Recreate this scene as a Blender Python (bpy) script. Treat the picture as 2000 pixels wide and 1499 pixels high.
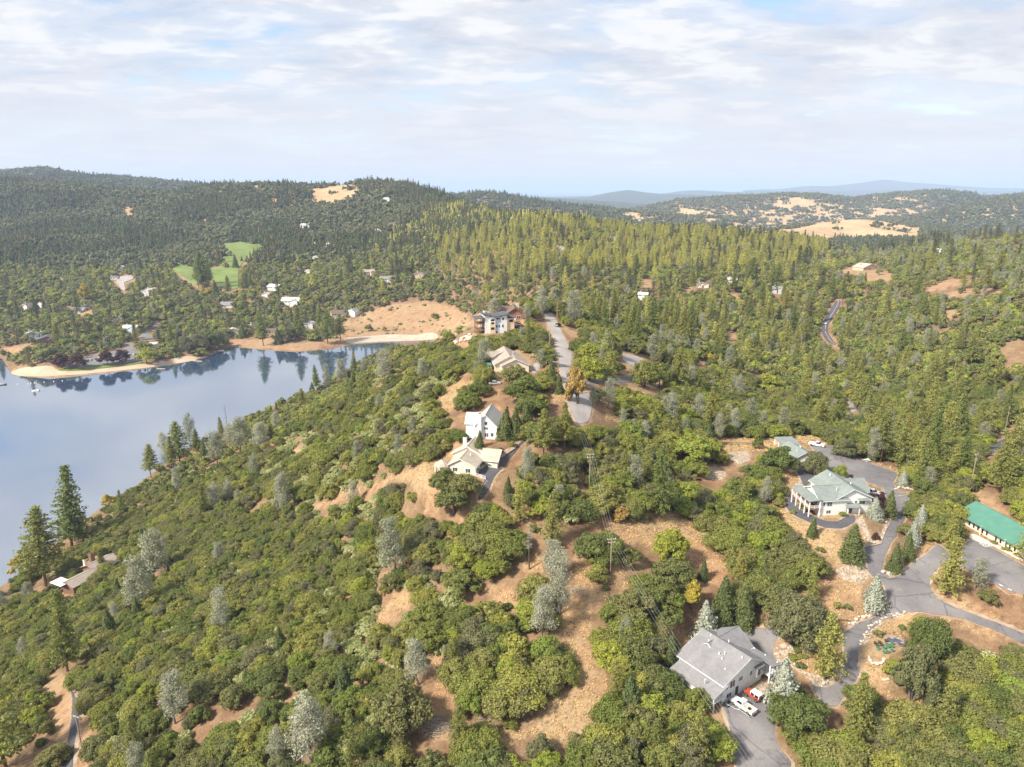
import bpy, bmesh, math, random
import numpy as np
from mathutils import Vector, Matrix
from mathutils.geometry import delaunay_2d_cdt

for o in list(bpy.data.objects): bpy.data.objects.remove(o)
SC = bpy.context.scene
COL = SC.collection
R = math.radians
rng = np.random.default_rng(7)
random.seed(7)

# ------------------------------------------------------------------ camera
CAMZ = 180.0                       # the lake surface is z = 0
FPX = 1388.0                       # focal length in photo pixels (2000 wide)
HOR = 370.0
PITCH = math.atan((749.5 - HOR) / FPX)
cam = bpy.data.cameras.new('camera'); camo = bpy.data.objects.new('camera', cam); COL.objects.link(camo)
cam.sensor_width = 36.0; cam.lens = FPX / 2000 * 36.0
cam.clip_start = 1.0; cam.clip_end = 200000.0
camo.location = (0, 0, CAMZ); camo.rotation_euler = (math.pi / 2 - PITCH, 0, 0)
SC.camera = camo

# ------------------------------------------------------------------ sky and sun
SUN_EL, SUN_AZ = 42.0, 238.0       # azimuth clockwise from +Y (view direction)
world = bpy.data.worlds.new('World'); SC.world = world; world.use_nodes = True
wt = world.node_tree; wt.nodes.clear()
def wn(t, **k):
    n = wt.nodes.new(t)
    for a, b in k.items(): setattr(n, a, b)
    return n
def wl(a, b): wt.links.new(a, b)
wo = wn('ShaderNodeOutputWorld'); bg = wn('ShaderNodeBackground'); bg.inputs['Strength'].default_value = 0.118
wl(bg.outputs[0], wo.inputs[0])
sky = wn('ShaderNodeTexSky', sky_type='NISHITA'); sky.sun_disc = False
sky.sun_elevation = R(SUN_EL); sky.sun_rotation = R(SUN_AZ); sky.air_density = 1.0; sky.dust_density = 1.5; sky.ozone_density = 1.0
sky.altitude = 900
tc = wn('ShaderNodeTexCoord'); sep = wn('ShaderNodeSeparateXYZ'); wl(tc.outputs['Generated'], sep.inputs[0])
def wm(op, a, b=None, c=None, clamp=False):
    n = wn('ShaderNodeMath', operation=op); n.use_clamp = clamp
    for i, v in enumerate((a, b, c)):
        if v is None: continue
        if isinstance(v, (int, float)): n.inputs[i].default_value = v
        else: wl(v, n.inputs[i])
    return n.outputs[0]
zc = wm('ADD', wm('MAXIMUM', sep.outputs['Z'], 0.0), 0.13)
px_ = wm('DIVIDE', sep.outputs['X'], zc); py_ = wm('DIVIDE', sep.outputs['Y'], zc)
cmb = wn('ShaderNodeCombineXYZ'); wl(px_, cmb.inputs[0]); wl(py_, cmb.inputs[1])
def wnoise(scale, detail, rough, off, sx=1.0, sy=1.0, rot=0.0):
    mp = wn('ShaderNodeMapping'); wl(cmb.outputs[0], mp.inputs[0])
    mp.inputs['Location'].default_value = off; mp.inputs['Scale'].default_value = (sx, sy, 1); mp.inputs['Rotation'].default_value = (0, 0, R(rot))
    n = wn('ShaderNodeTexNoise'); wl(mp.outputs[0], n.inputs['Vector'])
    n.inputs['Scale'].default_value = scale; n.inputs['Detail'].default_value = detail; n.inputs['Roughness'].default_value = rough
    n.inputs['Distortion'].default_value = 0.35
    return n.outputs['Fac']
n1 = wnoise(0.85, 6, 0.52, (3.1, 1.7, 0), 1.0, 1.1, 20)       # big cloud sheets
n2 = wnoise(2.4, 6, 0.55, (7.7, 4.2, 2), 1.0, 1.35, -12)        # puffs and streaks
n3 = wnoise(6.5, 5, 0.58, (1.3, 9.1, 5), 1.0, 1.5, 8)          # fine flecks
cov = wm('ADD', wm('MULTIPLY', n1, 0.62), wm('ADD', wm('MULTIPLY', n2, 0.38), wm('MULTIPLY', n3, 0.12)))
def wramp(fac, stops):
    r = wn('ShaderNodeValToRGB'); wl(fac, r.inputs[0]); el = r.color_ramp.elements
    while len(el) < len(stops): el.new(0.5)
    for e, (p, c) in zip(el, stops): e.position = p; e.color = (c[0], c[1], c[2], 1)
    r.color_ramp.interpolation = 'EASE'
    return r.outputs[0]
dens = wramp(cov, [(0.42, (.06, .06, .06)), (0.515, (.80, .80, .80)), (0.60, (1, 1, 1))])
shade = wramp(wm('ADD', wm('MULTIPLY', n2, 0.78), wm('MULTIPLY', n3, 0.25)), [(0.38, (.66, .70, .80)), (0.50, (.80, .825, .89)), (0.61, (.99, .99, 1.0))])
cl = wn('ShaderNodeMix', data_type='RGBA', blend_type='MULTIPLY'); cl.inputs['Factor'].default_value = 1
wl(shade, cl.inputs['A']); cl.inputs['B'].default_value = (4.5, 4.5, 4.5, 1)
mx = wn('ShaderNodeMix', data_type='RGBA'); wl(dens, mx.inputs['Factor']); wl(sky.outputs[0], mx.inputs['A']); wl(cl.outputs['Result'], mx.inputs['B'])
# the cloud sheet thins into pale haze towards the horizon
hz = wramp(sep.outputs['Z'], [(0.0, (1, 1, 1)), (0.05, (.72, .72, .72)), (0.17, (0, 0, 0))])
mh = wn('ShaderNodeMix', data_type='RGBA'); wl(hz, mh.inputs['Factor']); wl(mx.outputs['Result'], mh.inputs['A']); mh.inputs['B'].default_value = (3.75, 3.80, 4.05, 1)
wl(mh.outputs['Result'], bg.inputs['Color'])
sun = bpy.data.lights.new('sun', 'SUN'); sun.energy = 4.8; sun.angle = R(7.0); sun.color = (1.0, 0.92, 0.78)
suno = bpy.data.objects.new('sun', sun); COL.objects.link(suno)
sd = Vector((math.sin(R(SUN_AZ)) * math.cos(R(SUN_EL)), math.cos(R(SUN_AZ)) * math.cos(R(SUN_EL)), math.sin(R(SUN_EL))))
suno.rotation_euler = sd.to_track_quat('Z', 'Y').to_euler()
# exposure and render settings
SC.view_settings.view_transform = 'Standard'; SC.view_settings.look = 'None'; SC.view_settings.gamma = 1.0
SC.view_settings.exposure = 0.88; SC.view_settings.use_curve_mapping = False
SC.render.engine = 'CYCLES'
cy = SC.cycles
cy.max_bounces = 5; cy.diffuse_bounces = 3; cy.glossy_bounces = 3; cy.transmission_bounces = 3; cy.transparent_max_bounces = 8; cy.volume_bounces = 2
cy.use_denoising = True; cy.use_adaptive_sampling = True; cy.adaptive_threshold = 0.02
try: cy.denoiser = 'OPENIMAGEDENOISE'
except Exception: pass

# ------------------------------------------------------------------ terrain height field
cP, sP = math.cos(PITCH), math.sin(PITCH)
def ray(px, py):
    rx = (np.asarray(px, float) - 1000) / FPX; ry = (749.5 - np.asarray(py, float)) / FPX
    return rx, cP + ry * sP, ry * cP - sP
def project(x, y, z):
    z = z - CAMZ
    d = y * cP - z * sP; u = y * sP + z * cP
    return 1000 + FPX * x / d, 749.5 - FPX * u / d, d
CZ = []   # (px, py, drop below the camera) for points on the ground
CZ += [(-150,1499,155),(0,1499,145),(140,1450,141),(300,1499,131),(600,1499,119),(850,1499,113),(1100,1499,111),(1400,1499,113),(1700,1499,113),(2000,1499,113),(2200,1499,113)]
CZ += [(0,1300,157),(300,1300,133),(600,1300,118),(850,1300,109),(1100,1300,106),(1400,1330,110),(1650,1300,109),(2000,1300,109),(2200,1300,109)]
CZ += [(0,1165,180),(200,1150,162),(400,1150,141),(600,1150,123),(800,1150,107),(1000,1150,101),(1200,1150,100),(1400,1150,103),(1750,1150,102),(2000,1150,102),(2200,1150,102)]
CZ += [(190,1015,180),(350,1000,160),(500,1000,139),(700,1000,113),(850,1000,96),(1000,1000,91),(1200,1000,93),(1400,1000,98),(1630,1000,95),(1800,1000,98),(2000,1000,97),(2200,1000,97)]
CZ += [(365,895,180),(500,880,152),(650,880,117),(800,880,91),(920,890,84),(1050,880,81),(1200,880,87),(1400,880,95),(1600,880,95),(1800,880,104),(2000,880,100),(2200,880,100)]
CZ += [(535,800,180),(650,780,134),(750,780,102),(850,780,80),(1000,780,74),(1130,780,74),(1300,780,90),(1500,780,110),(1700,780,118),(2000,780,115),(2200,780,112)]
CZ += [(690,726,176),(780,700,112),(850,700,91),(950,705,77),(1100,700,73),(1250,700,85),(1400,700,105),(1600,700,118),(1800,700,112),(2000,700,102),(2200,700,96)]
CZ += [(790,668,160),(940,648,76),(1075,630,74),(1200,640,85),(1350,640,106),(1640,640,114),(1800,640,102),(2000,640,88),(2200,640,80)]
CD = []   # (px, py, depth)
CD += [(1000,600,430),(1080,598,440),(1180,606,480)]
CD += [(780,650,905),(780,595,965),(880,600,960),(820,540,1060),(820,440,1500),(900,470,1250)]
CD += [(1000,560,800),(1000,480,1050),(1000,432,1350),(1200,560,780),(1200,490,1050),(1200,452,1280),(1400,560,800),(1400,495,1050),(1400,457,1280),(1550,560,760),(1550,505,1000),(1560,475,1200)]
CD += [(1660,500,1200),(1680,466,2150),(1680,428,2450),(1560,445,2300),(1800,447,2350),(1800,560,690),(1800,500,1000),(2000,560,600),(2000,505,800),(2000,466,1050),(1850,476,1250),(2200,455,900),(2200,560,520)]
CD += [(200,728,707),(60,640,900),(250,640,900),(450,640,940),(600,640,930),(680,635,925),(100,560,1150),(430,545,1130),(430,480,1480),(650,560,1060),(650,480,1430),(100,480,1500),(-200,480,1450),(-200,640,880),(-200,560,1120)]
CD += [(250,425,1850),(0,425,1850),(430,425,1800),(600,405,1900),(-200,420,1850)]
CD += [(-200,352,2300),(0,354,2300),(60,359,2300),(200,364,2300),(260,376,2300),(350,383,2300),(430,362,2200),(520,361,2200),(640,362,2150),(720,356,2100),(780,361,2050),(830,378,2000),(880,397,1900),(940,414,1700)]
HID = [(-1.0,3000,-160),(-.7,3000,-160),(-.45,3000,-160),(-.25,3000,-150),(-.1,2600,-150),(.05,2100,-150),(.2,1900,-150),(.35,1750,-150),(.5,3000,-170),(.62,1700,-150),(.75,1500,-140),(1.,1400,-130),
       (.2,3000,-190),(.35,3000,-180),(.7,3000,-190),(1.,3000,-190),
       (.04,540,-112),(.12,560,-112),(-.03,560,-135),(.04,660,-122),(-.12,660,-182),(-.06,760,-170),(-.4,560,-182),(-.3,640,-182),(-.6,520,-182),(-.2,780,-182),
       (-.9,90,-135),(-.5,90,-125),(-.2,80,-112),(.0,70,-108),(.3,75,-110),(.6,80,-112),(1.,90,-112),(-.9,60,-130),(.9,60,-110),(0,50,-105)]
pts = []
for px, py, dz in CZ:
    rx, fy, rz = ray(px, py); d = -dz / rz; pts.append((rx * d / (fy * d), math.log(fy * d), -dz))
for px, py, d in CD:
    rx, fy, rz = ray(px, py); pts.append((rx / fy, math.log(fy * d), rz * d))
for a, Y, z in HID: pts.append((a, math.log(Y), z))
P = np.array(pts)
AS = 1.6
def tps_k(r2): return 0.5 * r2 * np.log(r2 + 1e-9)
Q = np.c_[P[:, 0] * AS, P[:, 1]]; N = len(Q)
K = tps_k(((Q[:, None] - Q[None]) ** 2).sum(-1)) + np.eye(N) * 0.0025
A = np.zeros((N + 3, N + 3)); A[:N, :N] = K; A[:N, N] = 1; A[:N, N + 1:] = Q; A[N:, :N] = A[:N, N:].T
W = np.linalg.solve(A, np.r_[P[:, 2], 0, 0, 0])
GA = np.linspace(-1.15, 1.15, 461); GT = np.linspace(math.log(45), math.log(3600), 560)
ga, gt = np.meshgrid(GA, GT, indexing='ij'); gq = np.c_[ga.ravel() * AS, gt.ravel()]
GZ = np.zeros(len(gq))
for i in range(N):
    GZ += W[i] * tps_k(((gq - Q[i]) ** 2).sum(1))
GZ += W[N] + gq @ W[N + 1:]
GZ = GZ.reshape(ga.shape)

# value noise (numpy)
_perm = np.random.default_rng(3).permutation(4096); _val = np.random.default_rng(4).random(4096)
def vnoise(x, y, s):
    x = np.asarray(x) / s + 1000.3; y = np.asarray(y) / s + 1000.7
    xi = np.floor(x).astype(int); yi = np.floor(y).astype(int); fx = x - xi; fy = y - yi
    fx = fx * fx * (3 - 2 * fx); fy = fy * fy * (3 - 2 * fy)
    def v(i, j): return _val[_perm[(i + _perm[j & 4095]) & 4095]]
    return (v(xi, yi) * (1 - fx) + v(xi + 1, yi) * fx) * (1 - fy) + (v(xi, yi + 1) * (1 - fx) + v(xi + 1, yi + 1) * fx) * fy - 0.5
def fbm(x, y, s, o=3):
    r = 0
    for k in range(o): r = r + vnoise(x, y, s / 2 ** k) / 2 ** k
    return r
# far ridges: (distance, half depth, silhouette in photo pixels)
LAYERS = [
 (3600, 700, [(-300,345),(0,337),(50,333),(85,330),(130,338),(165,345),(250,350),(330,356),(400,364),(480,372),(560,380),(700,390)]),
 (3300, 520, [(780,396),(870,386),(900,383),(950,379),(1000,386),(1050,396),(1150,408),(1250,416),(1350,424),(1450,430)]),
 (4700, 900, [(1150,430),(1220,413),(1280,401),(1330,391),(1400,386),(1480,383),(1540,379),(1600,381),(1660,389),(1720,381),(1760,377),(1830,374),(1880,378),(1920,387),(1960,385),(2000,381),(2300,372)]),
 (3500, 650, [(1600,452),(1700,432),(1800,420),(1880,402),(1940,392),(2000,386),(2300,372)]),
 (8500, 1300, [(900,392),(1000,386),(1060,384),(1110,388),(1180,392),(1250,398),(1400,410)]),
 (13000, 1800, [(1030,389),(1110,387),(1150,384),(1190,376),(1225,371),(1255,375),(1290,380),(1340,386),(1420,394)]),
 (22000, 2600, [(1450,376),(1560,369),(1620,364),(1680,357),(1725,350),(1770,355),(1850,360),(1930,365),(2000,367),(2300,370)]),
 (18000, 2200, [(900,388),(1100,384),(1350,381),(1500,377),(1650,373),(1750,371),(1900,374),(2000,372),(2300,372)]),
]
LAY = []
for D, w, sil in LAYERS:
    aa, zz = [], []
    for px, py in sil:
        rx, fy, rz = ray(px, py); aa.append(rx / fy); zz.append(D * rz / fy)
    LAY.append((D, w, np.array(aa), np.array(zz)))
LAKE_PX = [(-260,1240),(-160,1190),(-60,1168),(0,1150),(60,1112),(110,1060),(190,1000),(270,948),(340,895),(430,850),(530,795),(620,760),(690,724),(730,705),(790,684),(830,672),
           (850,665),(800,666),(760,668),(690,672),(640,683),(575,688),(520,684),(470,679),(450,676),(432,686),(395,700),(330,714),(270,722),(200,730),(120,737),(60,737),(28,731),(22,722),(8,700),(-20,697),(-120,690),(-300,700),(-420,800),(-420,1100)]
LAKE = []
for px, py in LAKE_PX:
    rx, fy, rz = ray(px, py); d = -CAMZ / rz; LAKE.append((rx * d, fy * d))
LAKE = np.array(LAKE)
def poly_sd(x, y, poly):
    """signed distance, negative inside"""
    x = np.asarray(x, float); y = np.asarray(y, float); sh = x.shape; x = x.ravel(); y = y.ravel()
    d2 = np.full(x.shape, 1e18); ins = np.zeros(x.shape, bool)
    for i in range(len(poly)):
        ax, ay = poly[i - 1]; bx, by = poly[i]
        ex, ey = bx - ax, by - ay; t = np.clip(((x - ax) * ex + (y - ay) * ey) / (ex * ex + ey * ey + 1e-12), 0, 1)
        d2 = np.minimum(d2, (x - ax - t * ex) ** 2 + (y - ay - t * ey) ** 2)
        if abs(by - ay) > 1e-12:
            c = ((ay > y) != (by > y)) & (x < ex * (y - ay) / (by - ay) + ax); ins ^= c
    d = np.sqrt(d2); d[ins] *= -1
    return d.reshape(sh)
PADS = []    # (x, y, radius, z) level building plots, filled below
def H(x, y, pads=True):
    x = np.asarray(x, float); y = np.asarray(y, float); sh = x.shape; x = x.ravel(); y = y.ravel()
    yy = np.maximum(y, 45.5); a = np.clip(x / yy, -1.149, 1.149); t = np.log(np.clip(yy, 45.5, 3590))
    fi = (a - GA[0]) / (GA[1] - GA[0]); fj = (t - GT[0]) / (GT[1] - GT[0])
    i = np.clip(fi.astype(int), 0, len(GA) - 2); j = np.clip(fj.astype(int), 0, len(GT) - 2); u = fi - i; v = fj - j
    z = (GZ[i, j] * (1 - u) + GZ[i + 1, j] * u) * (1 - v) + (GZ[i, j + 1] * (1 - u) + GZ[i + 1, j + 1] * u) * v
    far = np.clip((y - 2500) / 900, 0, 1); far = far * far * (3 - 2 * far)
    z = z * (1 - far) + (-300 + 20 * fbm(x, y, 1500)) * far
    amp = np.clip((yy - 60) / 900, 0.02, 1)
    z = z + amp * 14 * fbm(x, y, 160, 3) * np.clip((yy - 200) / 500, 0, 1) + 0.9 * fbm(x, y, 14, 2)
    m = y > 2000
    if m.any():
        xm, ym, zm = x[m], y[m], z[m]
        for D, w, aa, zz in LAY:
            s = np.interp(xm / ym, aa, zz, left=-400, right=-400)
            dd = (ym - D) / w
            wob = fbm(xm, ym, 700 * D / 4000, 4) * 0.5 + 0.0
            prof = np.exp(-(np.abs(dd) ** 1.7))
            base = -320.0
            zl = base + (s - base) * prof + wob * (D / 26) * (1 - prof) * prof * 4
            zm = np.maximum(zm, zl)
        z[m] = zm
    z = z + CAMZ
    # lake basin and shore
    n = (y < 1150) & (y > 200) & (x < 120)
    if n.any():
        s = poly_sd(x[n], y[n], LAKE); zn = z[n]
        land = np.maximum(zn, 0.35 + 0.10 * np.clip(s, 0, 60))
        k = np.clip(s / 30, 0, 1); k = k * k * (3 - 2 * k)
        land = (0.25 + 0.11 * s) * (1 - k) + land * k
        z[n] = np.where(s > 0, land, np.maximum(-6, 0.25 + s * 0.22))
    if pads:
        for X, Y, r, pz in PADS:
            d = np.hypot(x - X, y - Y); k = np.clip((d - r) / (r * 0.8), 0, 1); k = k * k * (3 - 2 * k)
            mm = k < 1
            z[mm] = z[mm] * k[mm] + pz * (1 - k[mm])
    return z.reshape(sh)
_YS = np.exp(np.linspace(math.log(60), math.log(6000), 3000))
def hit(px, py, pads=True):
    """the ground point seen at a photo pixel"""
    rx, fy, rz = ray(px, py)
    xs = _YS * (rx / fy); zr = CAMZ + _YS * (rz / fy)
    f = zr - H(xs, _YS, pads)
    k = int(np.argmax(f < 0)) if (f < 0).any() else len(f) - 1
    k = max(k, 1); t = f[k - 1] / (f[k - 1] - f[k] + 1e-12); t = min(max(t, 0), 1)
    Y = _YS[k - 1] + (_YS[k] - _YS[k - 1]) * t
    return np.array([Y * rx / fy, Y])
def g(px, py):
    q = hit(px, py); return Vector((q[0], q[1], float(H(q[0], q[1]))))

# ------------------------------------------------------------------ material helpers
class NT:
    def __init__(s, name):
        s.m = bpy.data.materials.new(name); s.m.use_nodes = True; s.t = s.m.node_tree; s.t.nodes.clear()
        s.out = s.t.nodes.new('ShaderNodeOutputMaterial')
    def n(s, typ, ins=None, **k):
        nd = s.t.nodes.new(typ)
        for a, b in k.items(): setattr(nd, a, b)
        for a, b in (ins or {}).items(): s.set(nd.inputs[a], b)
        return nd
    def set(s, sock, v):
        if isinstance(v, bpy.types.NodeSocket): s.t.links.new(v, sock)
        elif isinstance(v, (tuple, list)) and len(v) == 3 and sock.type == 'RGBA': sock.default_value = (*v, 1)
        else: sock.default_value = v
    def math(s, op, a, b=0.0, clamp=False):
        nd = s.n('ShaderNodeMath', {0: a, 1: b}, operation=op); nd.use_clamp = clamp; return nd.outputs[0]
    def mix(s, f, a, b, blend='MIX'):
        nd = s.n('ShaderNodeMix', data_type='RGBA', blend_type=blend); s.set(nd.inputs['Factor'], f); s.set(nd.inputs['A'], a); s.set(nd.inputs['B'], b); return nd.outputs['Result']
    def ramp(s, f, stops):
        r = s.n('ShaderNodeValToRGB', {0: f}); el = r.color_ramp.elements
        while len(el) < len(stops): el.new(0.5)
        for e, (p, c) in zip(el, stops): e.position = p; e.color = (*(c if isinstance(c, (tuple, list)) else (c, c, c)), 1)
        return r.outputs[0]
    def noise(s, scale, detail=4, rough=0.55, coord='Object', dist=0.0, sc=None):
        v = s.pos() if coord == 'World' else s.n('ShaderNodeTexCoord').outputs[coord]
        if sc: v = s.n('ShaderNodeMapping', {0: v, 'Scale': sc}).outputs[0]
        return s.n('ShaderNodeTexNoise', {'Vector': v, 'Scale': scale, 'Detail': detail, 'Roughness': rough, 'Distortion': dist}).outputs['Fac']
    def pos(s): return s.n('ShaderNodeNewGeometry').outputs['Position']
    def bump(s, h, strength=0.3, dist=0.05): return s.n('ShaderNodeBump', {'Height': h, 'Strength': strength, 'Distance': dist}).outputs[0]
    def pbr(s, col, rough=0.7, metal=0.0, spec=0.3, normal=None, **k):
        b = s.n('ShaderNodeBsdfPrincipled', {'Base Color': col, 'Roughness': rough, 'Metallic': metal, 'Specular IOR Level': spec})
        if normal is not None: s.set(b.inputs['Normal'], normal)
        for a, v in k.items(): s.set(b.inputs[a], v)
        s.t.links.new(b.outputs[0], s.out.inputs[0]); return b
M = {}
def plain(name, col, rough=0.7, var=0.12, scale=1.5, metal=0.0, spec=0.3, bump=0.0):
    """paint, plaster, metal: one colour with weathering noise"""
    t = NT(name); c0 = tuple(v * (1 - var) for v in col); c1 = tuple(min(1, v * (1 + var * .6)) for v in col)
    nz = t.noise(scale, 5, 0.65); c = t.ramp(nz, [(0.3, c0), (0.7, c1)])
    t.pbr(c, rough, metal, spec, t.bump(nz, bump, 0.03) if bump else None)
    M[name] = t.m; return t.m
def leafmat(name, cols, trans=0.40, isl=0.30, gain=2.35, tint=(1, 1, 1)):
    """foliage: one hue per plant (object random), small change per leaf clump"""
    t = NT(name); cols = [tuple(v * gain * w for v, w in zip(q, tint)) for q in cols]
    rnd = t.n('ShaderNodeObjectInfo').outputs['Random']
    c = t.ramp(rnd, [(i / max(1, len(cols) - 1), q) for i, q in enumerate(cols)])
    ri = t.n('ShaderNodeNewGeometry').outputs['Random Per Island']
    br = t.n('ShaderNodeHueSaturation', {'Hue': t.math('ADD', t.math('MULTIPLY', ri, 0.05), 0.475), 'Saturation': 1.0, 'Value': t.math('ADD', t.math('MULTIPLY', ri, isl * 2), 1 - isl), 'Color': c}).outputs[0]
    b = t.n('ShaderNodeBsdfPrincipled', {'Base Color': br, 'Roughness': 0.62, 'Specular IOR Level': 0.22})
    tr = t.n('ShaderNodeBsdfTranslucent', {'Color': br})
    mx = t.n('ShaderNodeMixShader', {0: trans, 1: b.outputs[0], 2: tr.outputs[0]})
    t.t.links.new(mx.outputs[0], t.out.inputs[0]); M[name] = t.m; return t.m

# ------------------------------------------------------------------ object helpers
def tag(o, label=None, cat=None, group=None, kind=None):
    if label: o['label'] = label
    if cat: o['category'] = cat
    if group: o['group'] = group
    if kind: o['kind'] = kind
    return o
def link(o, parent=None):
    COL.objects.link(o)
    if parent is not None: o.parent = parent
    return o
def mesh(name, V, F, mat, smooth=False):
    me = bpy.data.meshes.new(name); me.from_pydata(V if isinstance(V, list) else V.tolist(), [], F if isinstance(F, list) else F.tolist())
    for m in (mat if isinstance(mat, list) else [mat]): me.materials.append(m)
    if smooth: me.polygons.foreach_set('use_smooth', [True] * len(me.polygons))
    me.update(); return me
def mobj(name, V, F, mat, parent=None, smooth=False): return link(bpy.data.objects.new(name, mesh(name, V, F, mat, smooth)), parent)
def empty(name, loc, rz=0.0, scale=1.0):
    o = bpy.data.objects.new(name, None); o.empty_display_size = 0.5; o.location = loc; o.rotation_euler = (0, 0, rz); o.scale = (scale,) * 3
    return link(o)

# ------------------------------------------------------------------ regions of the land (photo pixels, dropped onto the ground)
def world_poly(px): return [tuple(hit(x, y)) for x, y in px]

# ------------------------------------------------------------------ plan of the land, read off enlarged views of the photograph
def view(ox, oy, k): return lambda *pp: [(ox + u * k, oy + v * k) for u, v in pp]
c1, c2, c3 = view(0, 300, .35), view(650, 320, .35), view(1300, 320, .35)
c4, c5, c6 = view(0, 780, .4798), view(650, 780, .4798), view(1300, 780, .4798)
hA, hB, hC, hD, hE, hF, hG, hH = view(1310, 1190, .15345), view(1500, 840, .15345), view(1800, 960, .14674), view(800, 770, .15345), view(860, 580, .15345), view(40, 1000, .15), view(0, 620, .23), view(1620, 1170, .17)
# paved areas: name, material, outline, lift above the ground, label
PAVED = [
 ('driveway', 'asphalt', hA((640, 1200), (870, 1075), (1030, 1030), (1150, 1110), (1250, 1200), (1390, 1290)) + c6((440, 1330), (450, 1400), (520, 1480), (470, 1560), (300, 1560), (270, 1380), (245, 1280)), .10, 'dark asphalt parking apron below the grey roofed house'),
 ('driveway', 'asphalt', c6((195, 935), (240, 912), (420, 930), (470, 900), (470, 960), (440, 1000), (437, 1050), (465, 1085), (440, 1130), (300, 1080), (240, 1000)), .10, 'asphalt court behind the grey roofed house'),
 ('driveway', 'asphalt', c6((715, 950), (780, 905), (870, 868), (908, 822), (885, 742), (835, 722), (815, 690), (803, 600), (845, 592), (872, 585), (908, 500), (927, 430), (925, 395), (1012, 380), (992, 412), (968, 450), (975, 480), (935, 560), (888, 650), (882, 700), (900, 728), (950, 715), (1010, 665), (1062, 632), (1110, 590), (1170, 640), (1085, 715), (1070, 755), (1095, 800), (1180, 845), (1300, 890), (1395, 925), (1480, 960), (1480, 1010), (1350, 945), (1200, 890), (1080, 872), (960, 872), (880, 905), (820, 950), (795, 1000), (792, 1080), (790, 1125), (735, 1190), (700, 1255), (630, 1240), (590, 1165), (650, 1168), (712, 1140), (722, 1080), (728, 1010)), .10, 'winding grey asphalt drive and junction between the houses'),
 ('parking_lot', 'asphalt', c6((590, 188), (690, 190), (705, 225), (765, 240), (840, 262), (945, 302), (925, 345), (950, 382), (1012, 380), (985, 425), (925, 435), (900, 430), (880, 360), (830, 340), (760, 320), (700, 325), (650, 270), (620, 240)), .12, 'wide asphalt yard beside the two green roofed buildings'),
 ('driveway', 'dark_asphalt', c6((525, 280), (610, 285), (602, 338), (572, 350), (560, 380), (540, 410), (530, 430), (545, 450), (590, 472), (650, 497), (700, 500), (735, 478), (770, 470), (775, 500), (720, 530), (650, 525), (580, 500), (515, 470), (478, 425), (490, 405), (548, 380), (560, 345)), .11, 'dark asphalt drive curving round the green roofed house'),
 ('parking_lot', 'asphalt', c6((1205, 610), (1245, 570), (1345, 615), (1475, 690), (1475, 800), (1400, 785), (1300, 735), (1210, 690)), .10, 'worn asphalt car park in front of the long green roofed hall'),
 ('driveway', 'dark_asphalt', hD((1445, 500), (1540, 480), (1560, 540), (1440, 620), (1370, 720), (1250, 850), (1130, 990), (1030, 1180), (930, 1350), (860, 1370), (850, 1330), (930, 1160), (970, 1100), (860, 1000), (940, 930), (1040, 900), (1110, 840), (1200, 780), (1330, 690), (1420, 590)), .12, 'dark asphalt drive beside the cream house on the ridge'),
 ('ridge_road', 'pale_road', [(1063, 612), (1078, 612), (1092, 636), (1102, 660), (1118, 690), (1114, 715), (1112, 745), (1128, 770), (1150, 765), (1158, 790), (1150, 825), (1125, 830), (1112, 800), (1098, 765), (1096, 735), (1090, 700), (1084, 665), (1070, 635)], .12, 'pale worn road running along the ridge top'),
 ('driveway', 'pale_road', hE((1130, 920), (1230, 840), (1330, 810), (1420, 790), (1500, 775), (1500, 830), (1400, 830), (1290, 870), (1200, 975)), .13, 'white concrete drive in front of the tan roofed ridge house'),
 ('side_road', 'asphalt', [(1140, 744), (1200, 736), (1260, 733), (1292, 735), (1292, 745), (1255, 743), (1200, 747), (1145, 756)], .12, 'grey side road leaving the ridge road'),
 ('side_road', 'pale_road', [(1215, 692), (1250, 698), (1262, 708), (1235, 716), (1218, 706)], .12, 'pale dirt turnout among the oaks by the ridge road'),
 ('lake_road', 'dark_asphalt', c4((255, 1499), (275, 1400), (292, 1300), (295, 1215), (285, 1180), (300, 1180), (332, 1240), (332, 1300), (312, 1400), (302, 1560), (250, 1560)), .10, 'narrow dark lane by the wooded slope at the lower corner'),
 ('valley_road', 'dark_asphalt', c3((952, 765), (978, 760), (975, 790), (945, 840), (905, 905), (905, 945), (925, 975), (955, 1015), (925, 1010), (880, 965), (865, 920), (880, 880), (915, 820)), .5, 'dark curving valley road with a painted centre line'),
 ('valley_road', 'dark_asphalt', c6((1310, 195), (1350, 175), (1380, 160), (1380, 190), (1330, 225), (1305, 235)), .2, 'short stretch of highway between the pines'),
 ('dirt_track', 'pale_road', c3((1010, 1310), (1040, 1310), (1070, 1380), (1040, 1395)), .2, 'pale dirt track among the oaks below the valley road'),
 ('beach_parking', 'asphalt', hG((520, 405), (560, 395), (700, 350), (860, 310), (1060, 270), (1060, 225), (1110, 222), (1180, 300), (1225, 340), (1225, 372), (1080, 392), (900, 405), (640, 432), (530, 425)), .35, 'asphalt car park behind the lake beach'),
 ('village_road', 'asphalt', hG((1180, 180), (1220, 120), (1320, 60), (1370, 40), (1350, 70), (1250, 130), (1330, 190), (1230, 200)), .5, 'village street climbing away from the beach'),
 ('village_road', 'pale_road', c1((650, 690), (745, 680), (745, 705), (690, 720), (705, 770), (690, 775), (655, 730)), .8, 'pale village street in front of the golf course'),
]
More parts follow.
